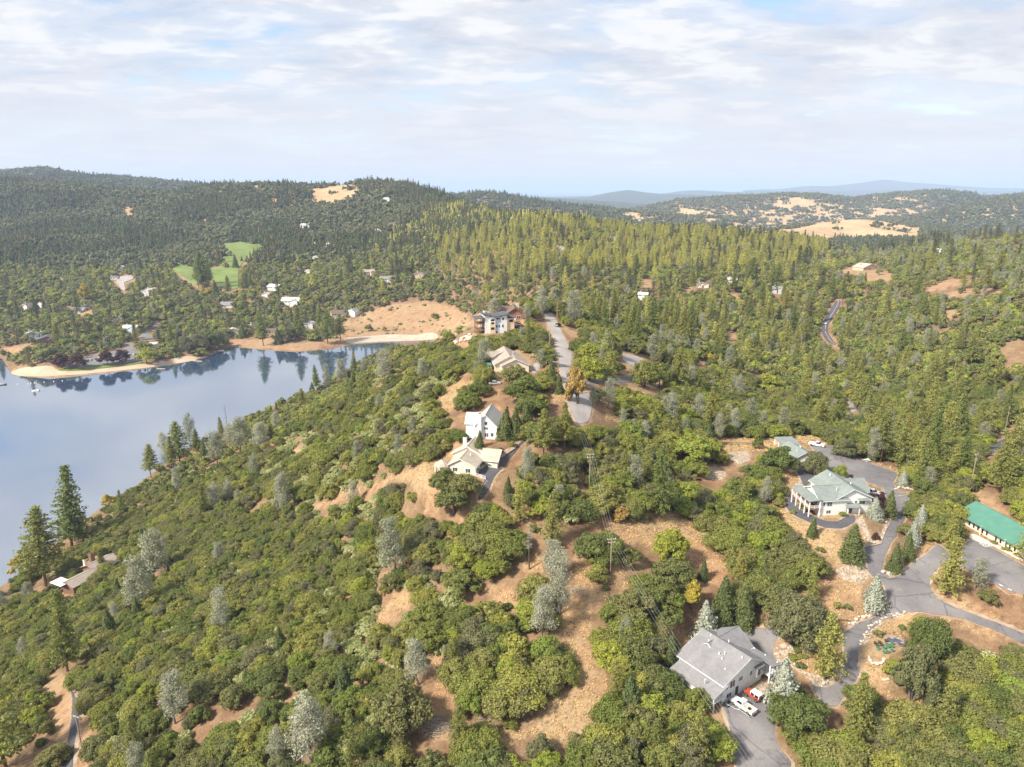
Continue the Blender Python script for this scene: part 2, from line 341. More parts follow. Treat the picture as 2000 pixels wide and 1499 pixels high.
GRASS = [
 ('golf_fairway', 'fairway', c1((960, 640), (1010, 580), (1060, 640), (1100, 640), (1100, 740), (1060, 720), (990, 670)), .8, 'bright green fairway left of the tall pines'),
 ('golf_fairway', 'fairway', c1((1175, 720), (1170, 640), (1230, 640), (1250, 560), (1230, 510), (1270, 490), (1430, 495), (1500, 520), (1430, 560), (1390, 590), (1330, 640), (1330, 760), (1240, 760), (1200, 720)), .8, 'bright green fairway running up between the trees'),
 ('beach_lawn', 'fairway', hG((470, 440), (640, 435), (900, 410), (1080, 396), (1225, 375), (1235, 385), (1080, 412), (900, 432), (640, 458), (500, 462)), .36, 'strip of green lawn behind the beach'),
 ('beach', 'beach_sand', hG((85, 470), (130, 445), (330, 425), (460, 410), (470, 445), (500, 465), (640, 462), (900, 436), (1080, 416), (1235, 392), (1400, 385), (1500, 350), (1600, 325), (1680, 345), (1690, 362), (1500, 395), (1240, 432), (900, 466), (640, 490), (400, 505), (200, 503), (110, 490)), .25, 'curving sandy beach along the far shore'),
 ('riprap', 'pale_rock', c2((60, 975), (330, 955), (560, 942), (610, 965), (560, 985), (340, 992), (70, 1003)), .6, 'pale rock facing of the dam at the end of the lake'),
 ('gravel_yard', 'gravel', c6((690, 690), (800, 655), (812, 690), (830, 722), (800, 755), (740, 745), (690, 715)), .06, 'pale gravel turnout beside the drive'),
 ('gravel_yard', 'gravel', c6((150, 285), (200, 270), (250, 300), (235, 330), (180, 330), (150, 310)), .06, 'pale gravel patch among the oaks above the clearing'),
 ('gravel_yard', 'gravel', c6((255, 215), (335, 210), (345, 250), (300, 270), (260, 245)), .06, 'pale gravel garden near the bright oak'),
 ('concrete_apron', 'concrete', hC((590, 590), (700, 560), (870, 660), (1000, 710), (1363, 905), (1363, 940), (1300, 915), (950, 725), (880, 690), (740, 690)), .12, 'pale concrete walk along the front of the hall'),
 ('rock_border', 'gravel', c6((440, 1010), (500, 985), (540, 1000), (520, 1060), (560, 1110), (640, 1130), (700, 1080), (718, 1060), (715, 1130), (650, 1165), (600, 1160), (560, 1120), (500, 1090), (455, 1070), (437, 1040)), .07, 'rounded river rock bed in the drive island'),
 ('rock_border', 'gravel', c6((800, 985), (835, 920), (900, 885), (980, 872), (975, 885), (900, 900), (850, 940), (820, 1000), (800, 1005)), .07, 'pale rock border on the inside of the drive bend'),
 ('rock_border', 'gravel', c6((775, 500), (800, 470), (830, 560), (850, 575), (880, 560), (905, 480), (915, 490), (880, 582), (840, 592), (810, 560)), .07, 'rock border around the wedge bed'),
 ('rock_border', 'gravel', c6((885, 700), (960, 700), (950, 725), (900, 732)), .07, 'pile of pale rocks at the drive junction'),
 ('rock_bank', 'gravel', hA((1040, 1020), (1150, 900), (1250, 850), (1250, 1000), (1330, 1150), (1500, 1230), (1390, 1280), (1250, 1190), (1150, 1100)), .07, 'rock bank beside the steps of the grey roofed house'),
 ('rock_border', 'gravel', hB((310, 490), (350, 520), (420, 620), (440, 700), (440, 760), (330, 800), (260, 830), (195, 900), (185, 880), (300, 760), (330, 690), (400, 660), (380, 580), (320, 520)), .07, 'pale concrete kerb path along the dark drive'),
]
# ground kept open (seen bare in the photograph)
OPEN = [
 c5((1040, 430), (1060, 460), (1110, 490), (1280, 500), (1340, 480), (1459, 460), (1459, 600), (1340, 620), (1240, 590), (1150, 610), (1140, 560), (1060, 520)),
 c6((0, 460), (80, 455), (120, 510), (170, 590), (250, 660), (270, 700), (250, 760), (150, 750), (110, 680), (60, 600), (0, 580)),
 c5((1130, 640), (1170, 640), (1200, 760), (1160, 840), (1130, 780)),
 c5((980, 650), (1040, 640), (1060, 760), (1130, 800), (1060, 830), (1045, 940), (1060, 1050), (1120, 1110), (1110, 1250), (1050, 1330), (950, 1400), (850, 1370), (800, 1360), (680, 1460), (620, 1499), (640, 1400), (700, 1340), (790, 1350), (860, 1310), (890, 1200), (980, 1180), (980, 1080), (930, 960), (920, 880), (980, 760)),
 c5((770, 640), (860, 650), (860, 740), (790, 740)), c5((600, 770), (700, 760), (780, 790), (770, 860), (700, 870)), c5((770, 1040), (850, 1020), (860, 1080), (800, 1110)),
 c5((400, 1040), (440, 1030), (460, 1150), (520, 1220), (500, 1280), (440, 1260), (390, 1380), (370, 1260), (420, 1180)), c5((250, 780), (310, 760), (310, 850), (200, 920), (180, 890), (230, 840)),
 c5((260, 310), (330, 270), (450, 240), (470, 260), (440, 300), (440, 400), (420, 480), (380, 470), (370, 390), (330, 350)), c5((0, 380), (160, 350), (270, 300), (270, 320), (160, 370), (0, 410)),
 c4((1200, 190), (1240, 200), (1225, 225), (1195, 215)), c4((1230, 455), (1300, 420), (1400, 395), (1400, 415), (1300, 440), (1230, 465)),
 c5((530, 440), (610, 400), (600, 440), (560, 480), (520, 510)), c5((970, 150), (1000, 200), (1040, 300), (1060, 430), (1040, 430), (1000, 300), (970, 200)),
 c5((1100, 20), (1150, 10), (1160, 80), (1110, 90)), c5((1370, 250), (1420, 280), (1400, 310), (1360, 290)),
 hE((0, 1250), (200, 1080), (420, 1090), (640, 1180), (760, 1200), (700, 1280), (560, 1260), (540, 1180), (400, 1180), (320, 1120), (230, 1200), (180, 1300), (150, 1460), (0, 1450)),
 hE((1300, 1230), (1480, 1200), (1560, 1220), (1600, 1310), (1540, 1340), (1350, 1320)), hE((200, 600), (420, 480), (500, 470), (420, 570), (330, 660), (230, 620)),
 hE((900, 330), (1080, 300), (1100, 340), (960, 420)), hE((1460, 350), (1570, 330), (1640, 420), (1780, 420), (1770, 560), (1680, 520), (1600, 470)), hE((1640, 640), (1770, 640), (1690, 720)), hE((1820, 960), (1955, 980), (1955, 1060), (1830, 1020)),
 c2((1600, 1040), (1740, 1080), (1720, 1140), (1640, 1160)), c2((1640, 1210), (1860, 1220), (1840, 1290), (1660, 1290)), c2((1510, 1340), (1620, 1380), (1610, 1450), (1520, 1430)),
 c4((160, 1130), (260, 1120), (285, 1190), (290, 1300), (270, 1400), (230, 1400), (200, 1300)), c4((335, 1260), (400, 1270), (370, 1350), (345, 1460), (380, 1540), (310, 1540), (330, 1380)),
 c6((690, 650), (800, 640), (790, 660), (690, 690)), c6((650, 720), (800, 740), (800, 860), (860, 850), (790, 890), (720, 930), (660, 880), (650, 820)), c6((470, 430), (520, 470), (640, 510), (700, 560), (760, 650), (640, 640), (560, 560), (500, 520), (460, 470)),
 c6((430, 985), (560, 985), (720, 1050), (715, 1160), (600, 1160), (440, 1070)), c6((800, 900), (900, 870), (1000, 870), (1000, 950), (960, 1000), (900, 1060), (890, 1170), (950, 1230), (1050, 1200), (1040, 1240), (960, 1260), (880, 1200), (800, 1130), (795, 1000)),
 c6((1120, 890), (1370, 955), (1330, 975), (1150, 910)),
 c6((1090, 770), (1200, 790), (1230, 830), (1380, 880), (1350, 900), (1180, 840), (1100, 800)), c6((1000, 640), (1110, 545), (1200, 600), (1100, 590), (1050, 630), (980, 690)), c6((1245, 370), (1340, 410), (1459, 510), (1459, 545), (1340, 470), (1250, 430)),
 c6((190, 180), (300, 150), (440, 155), (470, 190), (440, 220), (340, 210), (250, 215)), c6((500, 150), (600, 150), (700, 180), (590, 190)), c6((770, 240), (940, 280), (960, 300), (840, 262)), c6((0, 880), (60, 900), (100, 1000), (60, 1030), (0, 960)), c6((1300, 180), (1459, 60), (1459, 110), (1340, 190)),
 c6((480, 290), (520, 280), (555, 340), (545, 380), (490, 400), (490, 330)),
 c2((120, 870), (230, 820), (330, 775), (440, 765), (560, 780), (680, 800), (760, 850), (790, 900), (700, 950), (560, 945), (330, 955), (70, 975), (0, 960), (0, 900)), c2((690, 990), (790, 945), (800, 975), (700, 1020)), c2((0, 90), (130, 100), (160, 150), (60, 190), (0, 160)),
 c1((1720, 190), (1850, 180), (2000, 170), (2000, 220), (1800, 250), (1720, 230)), c1((1290, 1030), (1450, 1030), (1640, 1060), (1800, 1040), (2000, 960), (2000, 1050), (1700, 1100), (1400, 1090), (1280, 1060)),
 c1((650, 320), (720, 300), (800, 310), (770, 330)), c1((1210, 190), (1240, 185), (1230, 205)), c1((1300, 160), (1360, 160), (1340, 175)), c1((1390, 180), (1420, 170), (1400, 205)), c1((1460, 170), (1540, 175), (1520, 190)), c1((330, 820), (420, 870), (530, 880), (530, 915), (430, 910)), c1((0, 1090), (150, 1060), (240, 1070), (60, 1120)),
 c2((1330, 275), (1400, 255), (1470, 280), (1420, 300)), c2((1700, 650), (1780, 640), (1785, 700), (1720, 705)), c2((1950, 710), (2000, 690), (2000, 735)),
 c3((970, 590), (1080, 570), (1180, 580), (1280, 620), (1270, 650), (1130, 660), (1110, 630), (990, 615)), c3((1440, 690), (1560, 650), (1760, 630), (1770, 645), (1600, 690), (1480, 715)), c3((1580, 720), (1700, 700), (1880, 705), (1880, 725), (1700, 730), (1590, 745)), c3((1550, 830), (1600, 815), (1640, 825), (1630, 860), (1570, 865)), c3((330, 720), (450, 740), (440, 755), (360, 745)), c3((90, 720), (150, 695), (165, 710), (110, 735)), c3((330, 930), (400, 940), (420, 990), (350, 1000)), c3((890, 960), (930, 950), (960, 1000), (1000, 1040), (940, 1020)), c3((950, 740), (990, 735), (985, 750), (960, 755)), c3((140, 1100), (240, 1110), (290, 1135), (200, 1130)), c3((1080, 470), (1170, 430), (1180, 445), (1110, 475)),
 c3((680, 365), (780, 330), (900, 300), (1000, 290), (1150, 295), (1300, 320), (1440, 345), (1430, 385), (1270, 380), (1150, 380), (1000, 390), (900, 410), (800, 400)),
]
# buildings: kept clear of foliage in the photograph
BUILT = [
 hA((165, 570), (440, 370), (800, 295), (1100, 480), (1300, 690), (1250, 860), (1020, 1030), (650, 1205), (480, 1130), (470, 1000), (330, 840), (190, 780)),
 hB((380, 790), (460, 680), (760, 620), (1190, 650), (1290, 740), (1370, 790), (1280, 870), (1210, 990), (1120, 1080), (680, 1100), (540, 1060), (380, 900)), hB((270, 220), (400, 190), (580, 330), (600, 460), (310, 480)), hB((130, 110), (360, 105), (400, 190), (190, 200)), hB((540, 140), (690, 150), (690, 220), (560, 200)),
 hC((610, 350), (660, 220), (760, 170), (1363, 470), (1363, 920), (1240, 840), (690, 520), (590, 440)),
 hD((400, 930), (520, 850), (500, 770), (570, 650), (700, 590), (900, 660), (1110, 760), (1050, 880), (820, 1000), (970, 1100), (700, 1030), (440, 1000)), hD((750, 550), (830, 460), (820, 340), (890, 240), (1150, 170), (1110, 460), (1080, 570), (1000, 620)),
 hE((700, 740), (970, 665), (1120, 740), (1150, 860), (1060, 890), (800, 900), (740, 1050), (680, 960), (640, 870)), hE((440, 260), (560, 200), (850, 200), (910, 270), (900, 400), (600, 470), (450, 430)), hE((800, 130), (1000, 110), (1050, 190), (1040, 270), (920, 250)), hE((620, 860), (700, 820), (700, 850)), hE((260, 930), (380, 920), (340, 1000)),
 hF((500, 950), (600, 840), (690, 960), (690, 1010), (600, 1080)), hF((800, 770), (850, 610), (980, 590), (960, 700), (860, 860)), hF((1150, 560), (1320, 565), (1310, 610), (1160, 620)),
 hH((430, 430), (640, 400), (860, 480), (850, 560), (640, 680), (540, 760), (440, 660)), hH((590, 920), (690, 910), (690, 970)),
 hA((440, 340), (620, 290), (600, 370)),
 c5((385, 1270), (470, 1265), (475, 1385), (380, 1390)), c5((620, 1270), (665, 1270), (660, 1330), (625, 1330)),
]

# far houses: pixel, width in pixels, wall, roof, where
FARH = [
 (441, 601, 30, 0, 0, 'below the golf course pines'), (532, 568, 26, 0, 2, 'uphill of the dark cedars behind the bay'), (518, 579, 16, 0, 2, 'just below another white house behind the bay'), (567, 596, 36, 0, 2, 'at the top of the pale track above the bay'), (663, 620, 30, 1, 3, 'at the edge of the bare dam hill'), (687, 616, 26, 0, 0, 'against the bare dam hill'),
 (490, 642, 22, 0, 0, 'two storeys tall near the tip of the bay'), (456, 655, 26, 1, 5, 'right on the water at the boat docks'), (527, 652, 22, 1, 3, 'on the bank beside the tall shore pine'), (605, 641, 26, 3, 0, 'behind the shore pines near the dam'), (252, 650, 28, 5, 2, 'behind the beach car park street'), (150, 611, 26, 3, 0, 'in the village left of the street'), (172, 606, 20, 2, 4, 'beside the grey village house'),
 (94, 672, 36, 6, 4, 'with the low dark roof behind the beach point'), (66, 660, 24, 5, 2, 'with the pale wall behind the beach point'), (50, 604, 20, 0, 3, 'at the left edge of the village'), (76, 600, 16, 4, 2, 'second from the left edge of the village'), (231, 527, 22, 0, 1, 'at the head of the pale village street'), (222, 546, 16, 0, 0, 'left of the pale village street'), (287, 577, 32, 3, 2, 'between village street and fairway'), (301, 682, 18, 0, 2, 'behind the bright beach tree'), (329, 692, 14, 5, 2, 'small and pale at the boat ramp'), (120, 548, 16, 2, 1, 'in the left village woods'),
 (591, 432, 16, 0, 2, 'high on the left hill'), (597, 446, 30, 4, 2, 'long and pale on the left hill'), (647, 484, 18, 0, 2, 'on the slope below the hill houses'), (622, 482, 16, 1, 5, 'small on the slope below the hill houses'), (616, 506, 18, 0, 0, 'midway down the left hill'), (602, 535, 18, 1, 1, 'lowest of the houses right of the fairway'), (304, 484, 12, 1, 3, 'beyond the yellow trees behind the golf course'),
 (821, 543, 22, 2, 3, 'on the knoll above the dam hill'), (755, 552, 24, 0, 0, 'white gabled above the dam hill'), (722, 538, 22, 1, 1, 'hidden in oaks above the dam hill'), (769, 444, 18, 1, 3, 'high among the sunlit pines'), (744, 455, 22, 1, 5, 'below the highest house of the pine hill'), (755, 394, 18, 0, 2, 'near the top of the round hill'), (722, 387, 14, 0, 0, 'topmost on the round hill'),
 (1028, 530, 20, 6, 3, 'in the dark pines behind the ridge'), (1094, 489, 18, 1, 1, 'in the middle of the sunlit spur'), (1255, 586, 18, 0, 2, 'in the dark pines right of the ridge crest'), (1245, 433, 24, 0, 2, 'long and white behind the sunlit spur'), (1196, 470, 16, 1, 2, 'near the top of the sunlit spur'), (1322, 640, 18, 5, 2, 'with pale blue wall behind the ridge oaks'), (1430, 556, 12, 0, 2, 'tiny in the dark valley'), (1518, 574, 16, 3, 0, 'near the valley road'), (1373, 562, 22, 1, 3, 'in the small valley clearing'), (1700, 528, 40, 2, 5, 'on the tan knoll beyond the valley road'), (1833, 493, 14, 0, 2, 'small on the far right hillside'),
]
VILLP = [[(a - w * .36, b - w * .40 - 1), (a + w * .36, b - w * .40 - 1), (a + w * .38, b - 1), (a - w * .38, b - 1)] for a, b, w, *_ in FARH]
plain('asphalt', (.165, .155, .160), .9, .16, .12, bump=.1); plain('dark_asphalt', (.088, .086, .100), .9, .18, .12, bump=.1)
plain('pale_road', (.33, .30, .29), .95, .22, .10); plain('concrete', (.56, .51, .45), .9, .12, .2)
plain('beach_sand', (.44, .35, .25), .95, .16, .06); plain('fairway', (.15, .20, .05), .9, .35, .018); plain('pale_rock', (.46, .38, .30), .95, .25, .12)
def gravel_mat():
    t = NT('gravel'); vo = t.n('ShaderNodeTexVoronoi', {'Vector': t.pos(), 'Scale': 2.2}); c = t.ramp(vo.outputs['Color'], [(0.1, (.20, .145, .10)), (0.5, (.36, .285, .215)), (0.9, (.50, .42, .34))])
    t.pbr(c, .95, 0, .15, t.bump(vo.outputs['Distance'], .8, .2)); M['gravel'] = t.m
gravel_mat()
plain('shoulder', (.36, .275, .20), .95, .3, .5, bump=.3)
def asphalt_mat(name, c0, c1):
    t = NT(name); n1_ = t.noise(.09, 5, .6, 'World'); n2_ = t.noise(2.2, 4, .7, 'World')
    c = t.mix(t.ramp(n1_, [(.35, 0.), (.65, 1.)]), c0, c1); c = t.mix(t.ramp(n2_, [(.3, .40), (.7, 0.)]), c, tuple(v * .65 for v in c0)); c = t.mix(t.math('MULTIPLY', t.ramp(t.noise(.35, 4, .6, 'World', .5), [(.58, 0.), (.66, 1.)]), .45), c, tuple(v * .55 for v in c0)); c = t.mix(t.math('MULTIPLY', t.ramp(t.noise(.16, 6, .8, 'World', 1.), [(.60, 0.), (.68, 1.)]), .5), c, (.30, .235, .175))
    vo = t.n('ShaderNodeTexVoronoi', {'Vector': t.n('ShaderNodeVectorMath', {0: t.pos(), 1: t.n('ShaderNodeTexNoise', {'Vector': t.pos(), 'Scale': .25, 'Detail': 3.}).outputs['Color']}, operation='ADD').outputs[0], 'Scale': .055}, feature='DISTANCE_TO_EDGE')
    crack = t.math('MULTIPLY', t.ramp(vo.outputs['Distance'], [(.003, 1.), (.010, 0.)]), .45)
    c = t.mix(crack, c, (.04, .038, .04)); t.pbr(c, .9, 0, .2, t.bump(n2_, .15, .05)); M[name] = t.m
asphalt_mat('asphalt', (.155, .147, .156), (.235, .220, .222)); asphalt_mat('dark_asphalt', (.085, .083, .096), (.125, .120, .132))

# coarse picture-plan masks telling where plants may stand (1 = inside an area)
MW, MH, MS = 560, 400, 4.0     # covers px -120..2120, py 0..1600
_mx, _my = np.meshgrid(np.arange(MW) * MS - 120, np.arange(MH) * MS, indexing='ij')
def raster(polys, grow=0.0):
    m = np.zeros((MW, MH), bool)
    for p in polys:
        q = np.array(p); x0, y0 = q.min(0) - grow - 5; x1, y1 = q.max(0) + grow + 5
        i0, i1 = int(max(0, (x0 + 120) / MS)), int(min(MW, (x1 + 120) / MS + 2)); j0, j1 = int(max(0, y0 / MS)), int(min(MH, y1 / MS + 2))
        if i0 >= i1 or j0 >= j1: continue
        m[i0:i1, j0:j1] |= poly_sd(_mx[i0:i1, j0:j1], _my[i0:i1, j0:j1], q) < grow
    return m
HARD = raster([p[2] for p in PAVED] + BUILT + [p[2] for p in GRASS if p[0] not in ('rock_bank',)], 2.0)
SOFT = raster(OPEN, 0.0); VILL = raster(VILLP, 1.0)
LAKE_M = raster([[(-200, 1180), (0, 1148), (60, 1100), (130, 1010), (200, 985), (290, 918), (340, 880), (430, 838), (520, 790), (610, 750), (690, 712), (740, 690), (800, 668), (850, 660), (690, 672), (450, 676), (395, 700), (200, 730), (60, 737), (22, 722), (0, 700), (-200, 690)]], -6)
def mask_at(m, px, py):
    i = np.clip(((np.asarray(px) + 120) / MS).round().astype(int), 0, MW - 1); j = np.clip((np.asarray(py) / MS).round().astype(int), 0, MH - 1)
    return m[i, j]
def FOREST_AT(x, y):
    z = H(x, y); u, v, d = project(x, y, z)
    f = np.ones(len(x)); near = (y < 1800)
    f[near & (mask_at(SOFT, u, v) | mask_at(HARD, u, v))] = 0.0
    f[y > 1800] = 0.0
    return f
# level plots under the buildings: centre pixel, radius, height offset
for px, py, r_, dz in [(1420, 1310, 13, 0), (1628, 985, 16, 0), (1555, 905, 9, 0), (1535, 868, 6, 0), (1940, 1060, 20, 0), (915, 905, 13, 0), (952, 850, 10, 0), (1000, 722, 13, 0), (965, 645, 11, -1), (1000, 612, 10, 0), (1740, 1255, 8, 0)]:
    q = hit(px, py, False); PADS.append((q[0], q[1], r_, float(H(q[0], q[1], False)) + dz))

# ------------------------------------------------------------------ ground sheet
NA, NT1, NT2 = 620, 450, 70
ga = np.linspace(-1.1, 1.1, NA); gy = np.r_[np.exp(np.linspace(math.log(50), math.log(4200), NT1)), np.exp(np.linspace(math.log(4200), math.log(60000), NT2 + 1))[1:]]
AA, YY = np.meshgrid(ga, gy, indexing='ij'); XX = AA * YY
ZZ = H(XX, YY)
V = np.c_[XX.ravel(), YY.ravel(), ZZ.ravel()]; nt = len(gy)
ii, jj = np.meshgrid(np.arange(NA - 1), np.arange(nt - 1), indexing='ij'); b0 = (ii * nt + jj).ravel()
F = np.c_[b0, b0 + nt, b0 + nt + 1, b0 + 1]
t = NT('ground_earth')
big = t.noise(0.035, 5, 0.6, 'World'); mid = t.noise(0.22, 6, 0.62, 'World', 0.4); fin = t.noise(1.7, 5, 0.7, 'World'); tiny = t.noise(6.0, 3, 0.7, 'World')
earth = t.ramp(mid, [(0.28, (.20, .115, .068)), (0.45, (.34, .20, .118)), (0.6, (.42, .262, .160)), (0.78, (.46, .315, .200))])
straw = t.ramp(fin, [(0.25, (.23, .155, .085)), (0.55, (.45, .335, .20)), (0.8, (.55, .43, .27))])
c = t.mix(t.ramp(big, [(0.38, 0.0), (0.62, 0.85)]), earth, straw)
litter = t.ramp(fin, [(0.3, (.085, .058, .038)), (0.7, (.24, .15, .09))])
c = t.mix(t.math('MULTIPLY', t.ramp(t.noise(0.5, 6, 0.75, 'World', 0.8), [(0.5, 0.0), (0.68, 1.0)]), 0.62), c, litter)
c = t.mix(t.math('MULTIPLY', t.ramp(tiny, [(0.56, 0.0), (0.72, 1.0)]), 0.35), c, (.13, .10, .055))
at = t.n('ShaderNodeAttribute', attribute_name='gold').outputs['Fac']
gold = t.ramp(t.noise(0.011, 6, 0.6, 'World'), [(0.3, (.40, .27, .15)), (0.55, (.54, .39, .23)), (0.75, (.60, .46, .29))])
c = t.mix(at, c, gold)
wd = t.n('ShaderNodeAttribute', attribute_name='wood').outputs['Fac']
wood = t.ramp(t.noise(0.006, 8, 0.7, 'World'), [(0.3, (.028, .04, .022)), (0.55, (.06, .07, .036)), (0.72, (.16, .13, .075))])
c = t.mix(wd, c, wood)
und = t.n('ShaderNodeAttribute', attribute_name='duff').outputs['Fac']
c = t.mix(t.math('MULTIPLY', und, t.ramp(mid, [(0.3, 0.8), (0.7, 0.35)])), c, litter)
c = t.mix(1.0, c, (.86, .84, .82), 'MULTIPLY')
t.pbr(c, 0.95, 0, 0.1, t.bump(t.math('ADD', t.math('MULTIPLY', fin, 0.7), t.math('MULTIPLY', tiny, 0.4)), 0.55, 0.25))
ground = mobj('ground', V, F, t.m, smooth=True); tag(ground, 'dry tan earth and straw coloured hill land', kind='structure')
def vattr(o, name, arr):
    a = o.data.attributes.new(name, 'FLOAT', 'POINT'); a.data.foreach_set('value', np.ascontiguousarray(arr, dtype=np.float32))
PU, PV, PD = project(V[:, 0], V[:, 1], V[:, 2])
gold_w = np.zeros(len(V))
gm = (V[:, 1] > 1850) & (V[:, 1] < 7000) & (PU > 1000)
gold_w[gm] = 1.0
gold_w = np.maximum(gold_w, np.clip((V[:, 1] - 1700) / 300, 0, 1) * 0.6)
vattr(ground, 'gold', gold_w)
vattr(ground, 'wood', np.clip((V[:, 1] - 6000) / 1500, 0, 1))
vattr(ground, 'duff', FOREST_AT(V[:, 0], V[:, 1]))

# ------------------------------------------------------------------ lake
t = NT('lake_water')
lw = LAKE
rip = t.n('ShaderNodeTexNoise', {'Vector': t.n('ShaderNodeMapping', {0: t.pos(), 'Scale': (0.35, 1.0, 1.0), 'Rotation': (0, 0, R(-25))}).outputs[0], 'Scale': 0.7, 'Detail': 4.0, 'Roughness': 0.6}).outputs['Fac']
calm = t.ramp(t.noise(0.006, 3, 0.5, 'World'), [(0.42, 0.05), (0.62, 1.0)])
t.pbr((.030, .062, .120), 0.05, 0, 0.5, t.bump(t.math('MULTIPLY', rip, calm), 0.075, 0.25), IOR=6.5)
LV = [(x, y, 0.0) for x, y in LAKE]
res = delaunay_2d_cdt([Vector((x, y)) for x, y in LAKE], [], [list(range(len(LAKE)))], 1, 1e-4)
cx, cy_ = LAKE.mean(0)
lk = mobj('lake', [((v.x - cx) * 1.02 + cx, (v.y - cy_) * 1.02 + cy_, 0.0) for v in res[0]], [list(f) for f in res[2]], t.m)
lk.data.validate(); bm = bmesh.new(); bm.from_mesh(lk.data); bmesh.ops.recalc_face_normals(bm, faces=bm.faces)
if bm.faces and bm.faces[0].normal.z < 0: bmesh.ops.reverse_faces(bm, faces=bm.faces)
bm.to_mesh(lk.data); bm.free()
tag(lk, 'calm blue lake reflecting the clouds', kind='structure')

# ------------------------------------------------------------------ haze: one closed box of even thin air
zmin = float(ZZ.min()) - 1.5; zmax = float(max(ZZ.max(), CAMZ)) + 25
hb = bmesh.new(); bmesh.ops.create_cube(hb, size=1.0)
for v in hb.verts: v.co = Vector((v.co.x * 150000, v.co.y * 64000 + 30500, zmin if v.co.z < 0 else zmax))
me = bpy.data.meshes.new('haze'); hb.to_mesh(me); hb.free()
haze = link(bpy.data.objects.new('haze', me)); tag(haze, 'pale blue haze hanging over the far hills', kind='stuff')
hm = bpy.data.materials.new('haze_air'); hm.use_nodes = True; ht = hm.node_tree; ht.nodes.clear()
ho = ht.nodes.new('ShaderNodeOutputMaterial'); hv = ht.nodes.new('ShaderNodeVolumePrincipled')
hv.inputs['Color'].default_value = (0.56, 0.72, 1.0, 1); hv.inputs['Density'].default_value = 6.5e-5; hv.inputs['Anisotropy'].default_value = 0.0
ht.links.new(hv.outputs[0], ho.inputs['Volume']); me.materials.append(hm)

# ------------------------------------------------------------------ tree builders
plain('bark_brown', (.115, .078, .052), 0.9, 0.35, 3.0); plain('bark_grey', (.19, .165, .14), 0.9, 0.3, 3.0); plain('bark_red', (.165, .088, .05), 0.9, 0.3, 3.0)
plain('dead_wood', (.36, .315, .275), 0.9, 0.3, 3.0)
leafmat('oak_leaf', [(.082, .090, .024), (.112, .112, .030), (.062, .072, .024), (.140, .130, .038), (.094, .088, .036), (.072, .084, .022), (.152, .140, .036), (.106, .096, .042), (.070, .078, .026)], tint=(.98, 1.03, .92))
leafmat('dark_oak_leaf', [(.074, .072, .036), (.094, .090, .046), (.082, .086, .038)])
leafmat('far_oak_leaf', [(.060, .068, .026), (.078, .082, .030), (.050, .056, .026), (.095, .090, .036)], gain=1.5, tint=(.98, 1.03, .92))  # lower gain puts cloud shade over the far hills into the leaf colour
leafmat('bright_leaf', [(.125, .138, .026), (.155, .152, .030), (.105, .126, .030)], tint=(.98, 1.03, .92))
leafmat('yellow_leaf', [(.22, .175, .03), (.19, .155, .03), (.24, .165, .035)])
leafmat('plum_leaf', [(.040, .018, .022), (.055, .026, .022)])
leafmat('rust_leaf', [(.20, .135, .045), (.17, .13, .045)])
leafmat('pine_needle', [(.078, .088, .028), (.105, .108, .034), (.130, .122, .038), (.090, .096, .030), (.150, .126, .040)], tint=(.98, 1.03, .92))
leafmat('gold_pine_needle', [(.120, .126, .034), (.155, .150, .040), (.102, .112, .034), (.142, .132, .038)])
leafmat('far_sunlit_needle', [(.20, .175, .048), (.27, .225, .060), (.16, .150, .046), (.235, .190, .055)], tint=(.90, 1.0, .92), gain=2.2)  # yellower and brighter: sunlight on the spur put into the needle colour
leafmat('far_pine_needle', [(.060, .072, .032), (.090, .094, .038), (.135, .112, .052), (.050, .066, .030), (.110, .096, .044)], gain=1.5)  # darker than the near needles: distant cloud shade put into the colour
leafmat('cedar_leaf', [(.056, .070, .025), (.072, .082, .028), (.048, .062, .025)])
leafmat('grey_pine_needle', [(.205, .206, .145), (.235, .234, .172), (.178, .184, .125)], 0.30, gain=1.6)
leafmat('blue_cedar_leaf', [(.225, .245, .195), (.265, .275, .22)], 0.25, gain=1.4)
leafmat('manzanita_leaf', [(.20, .20, .085), (.26, .245, .125), (.16, .17, .07), (.30, .27, .15)], tint=(.93, 1.0, .9), gain=1.8)
leafmat('dry_shrub', [(.22, .17, .10), (.17, .14, .09)])

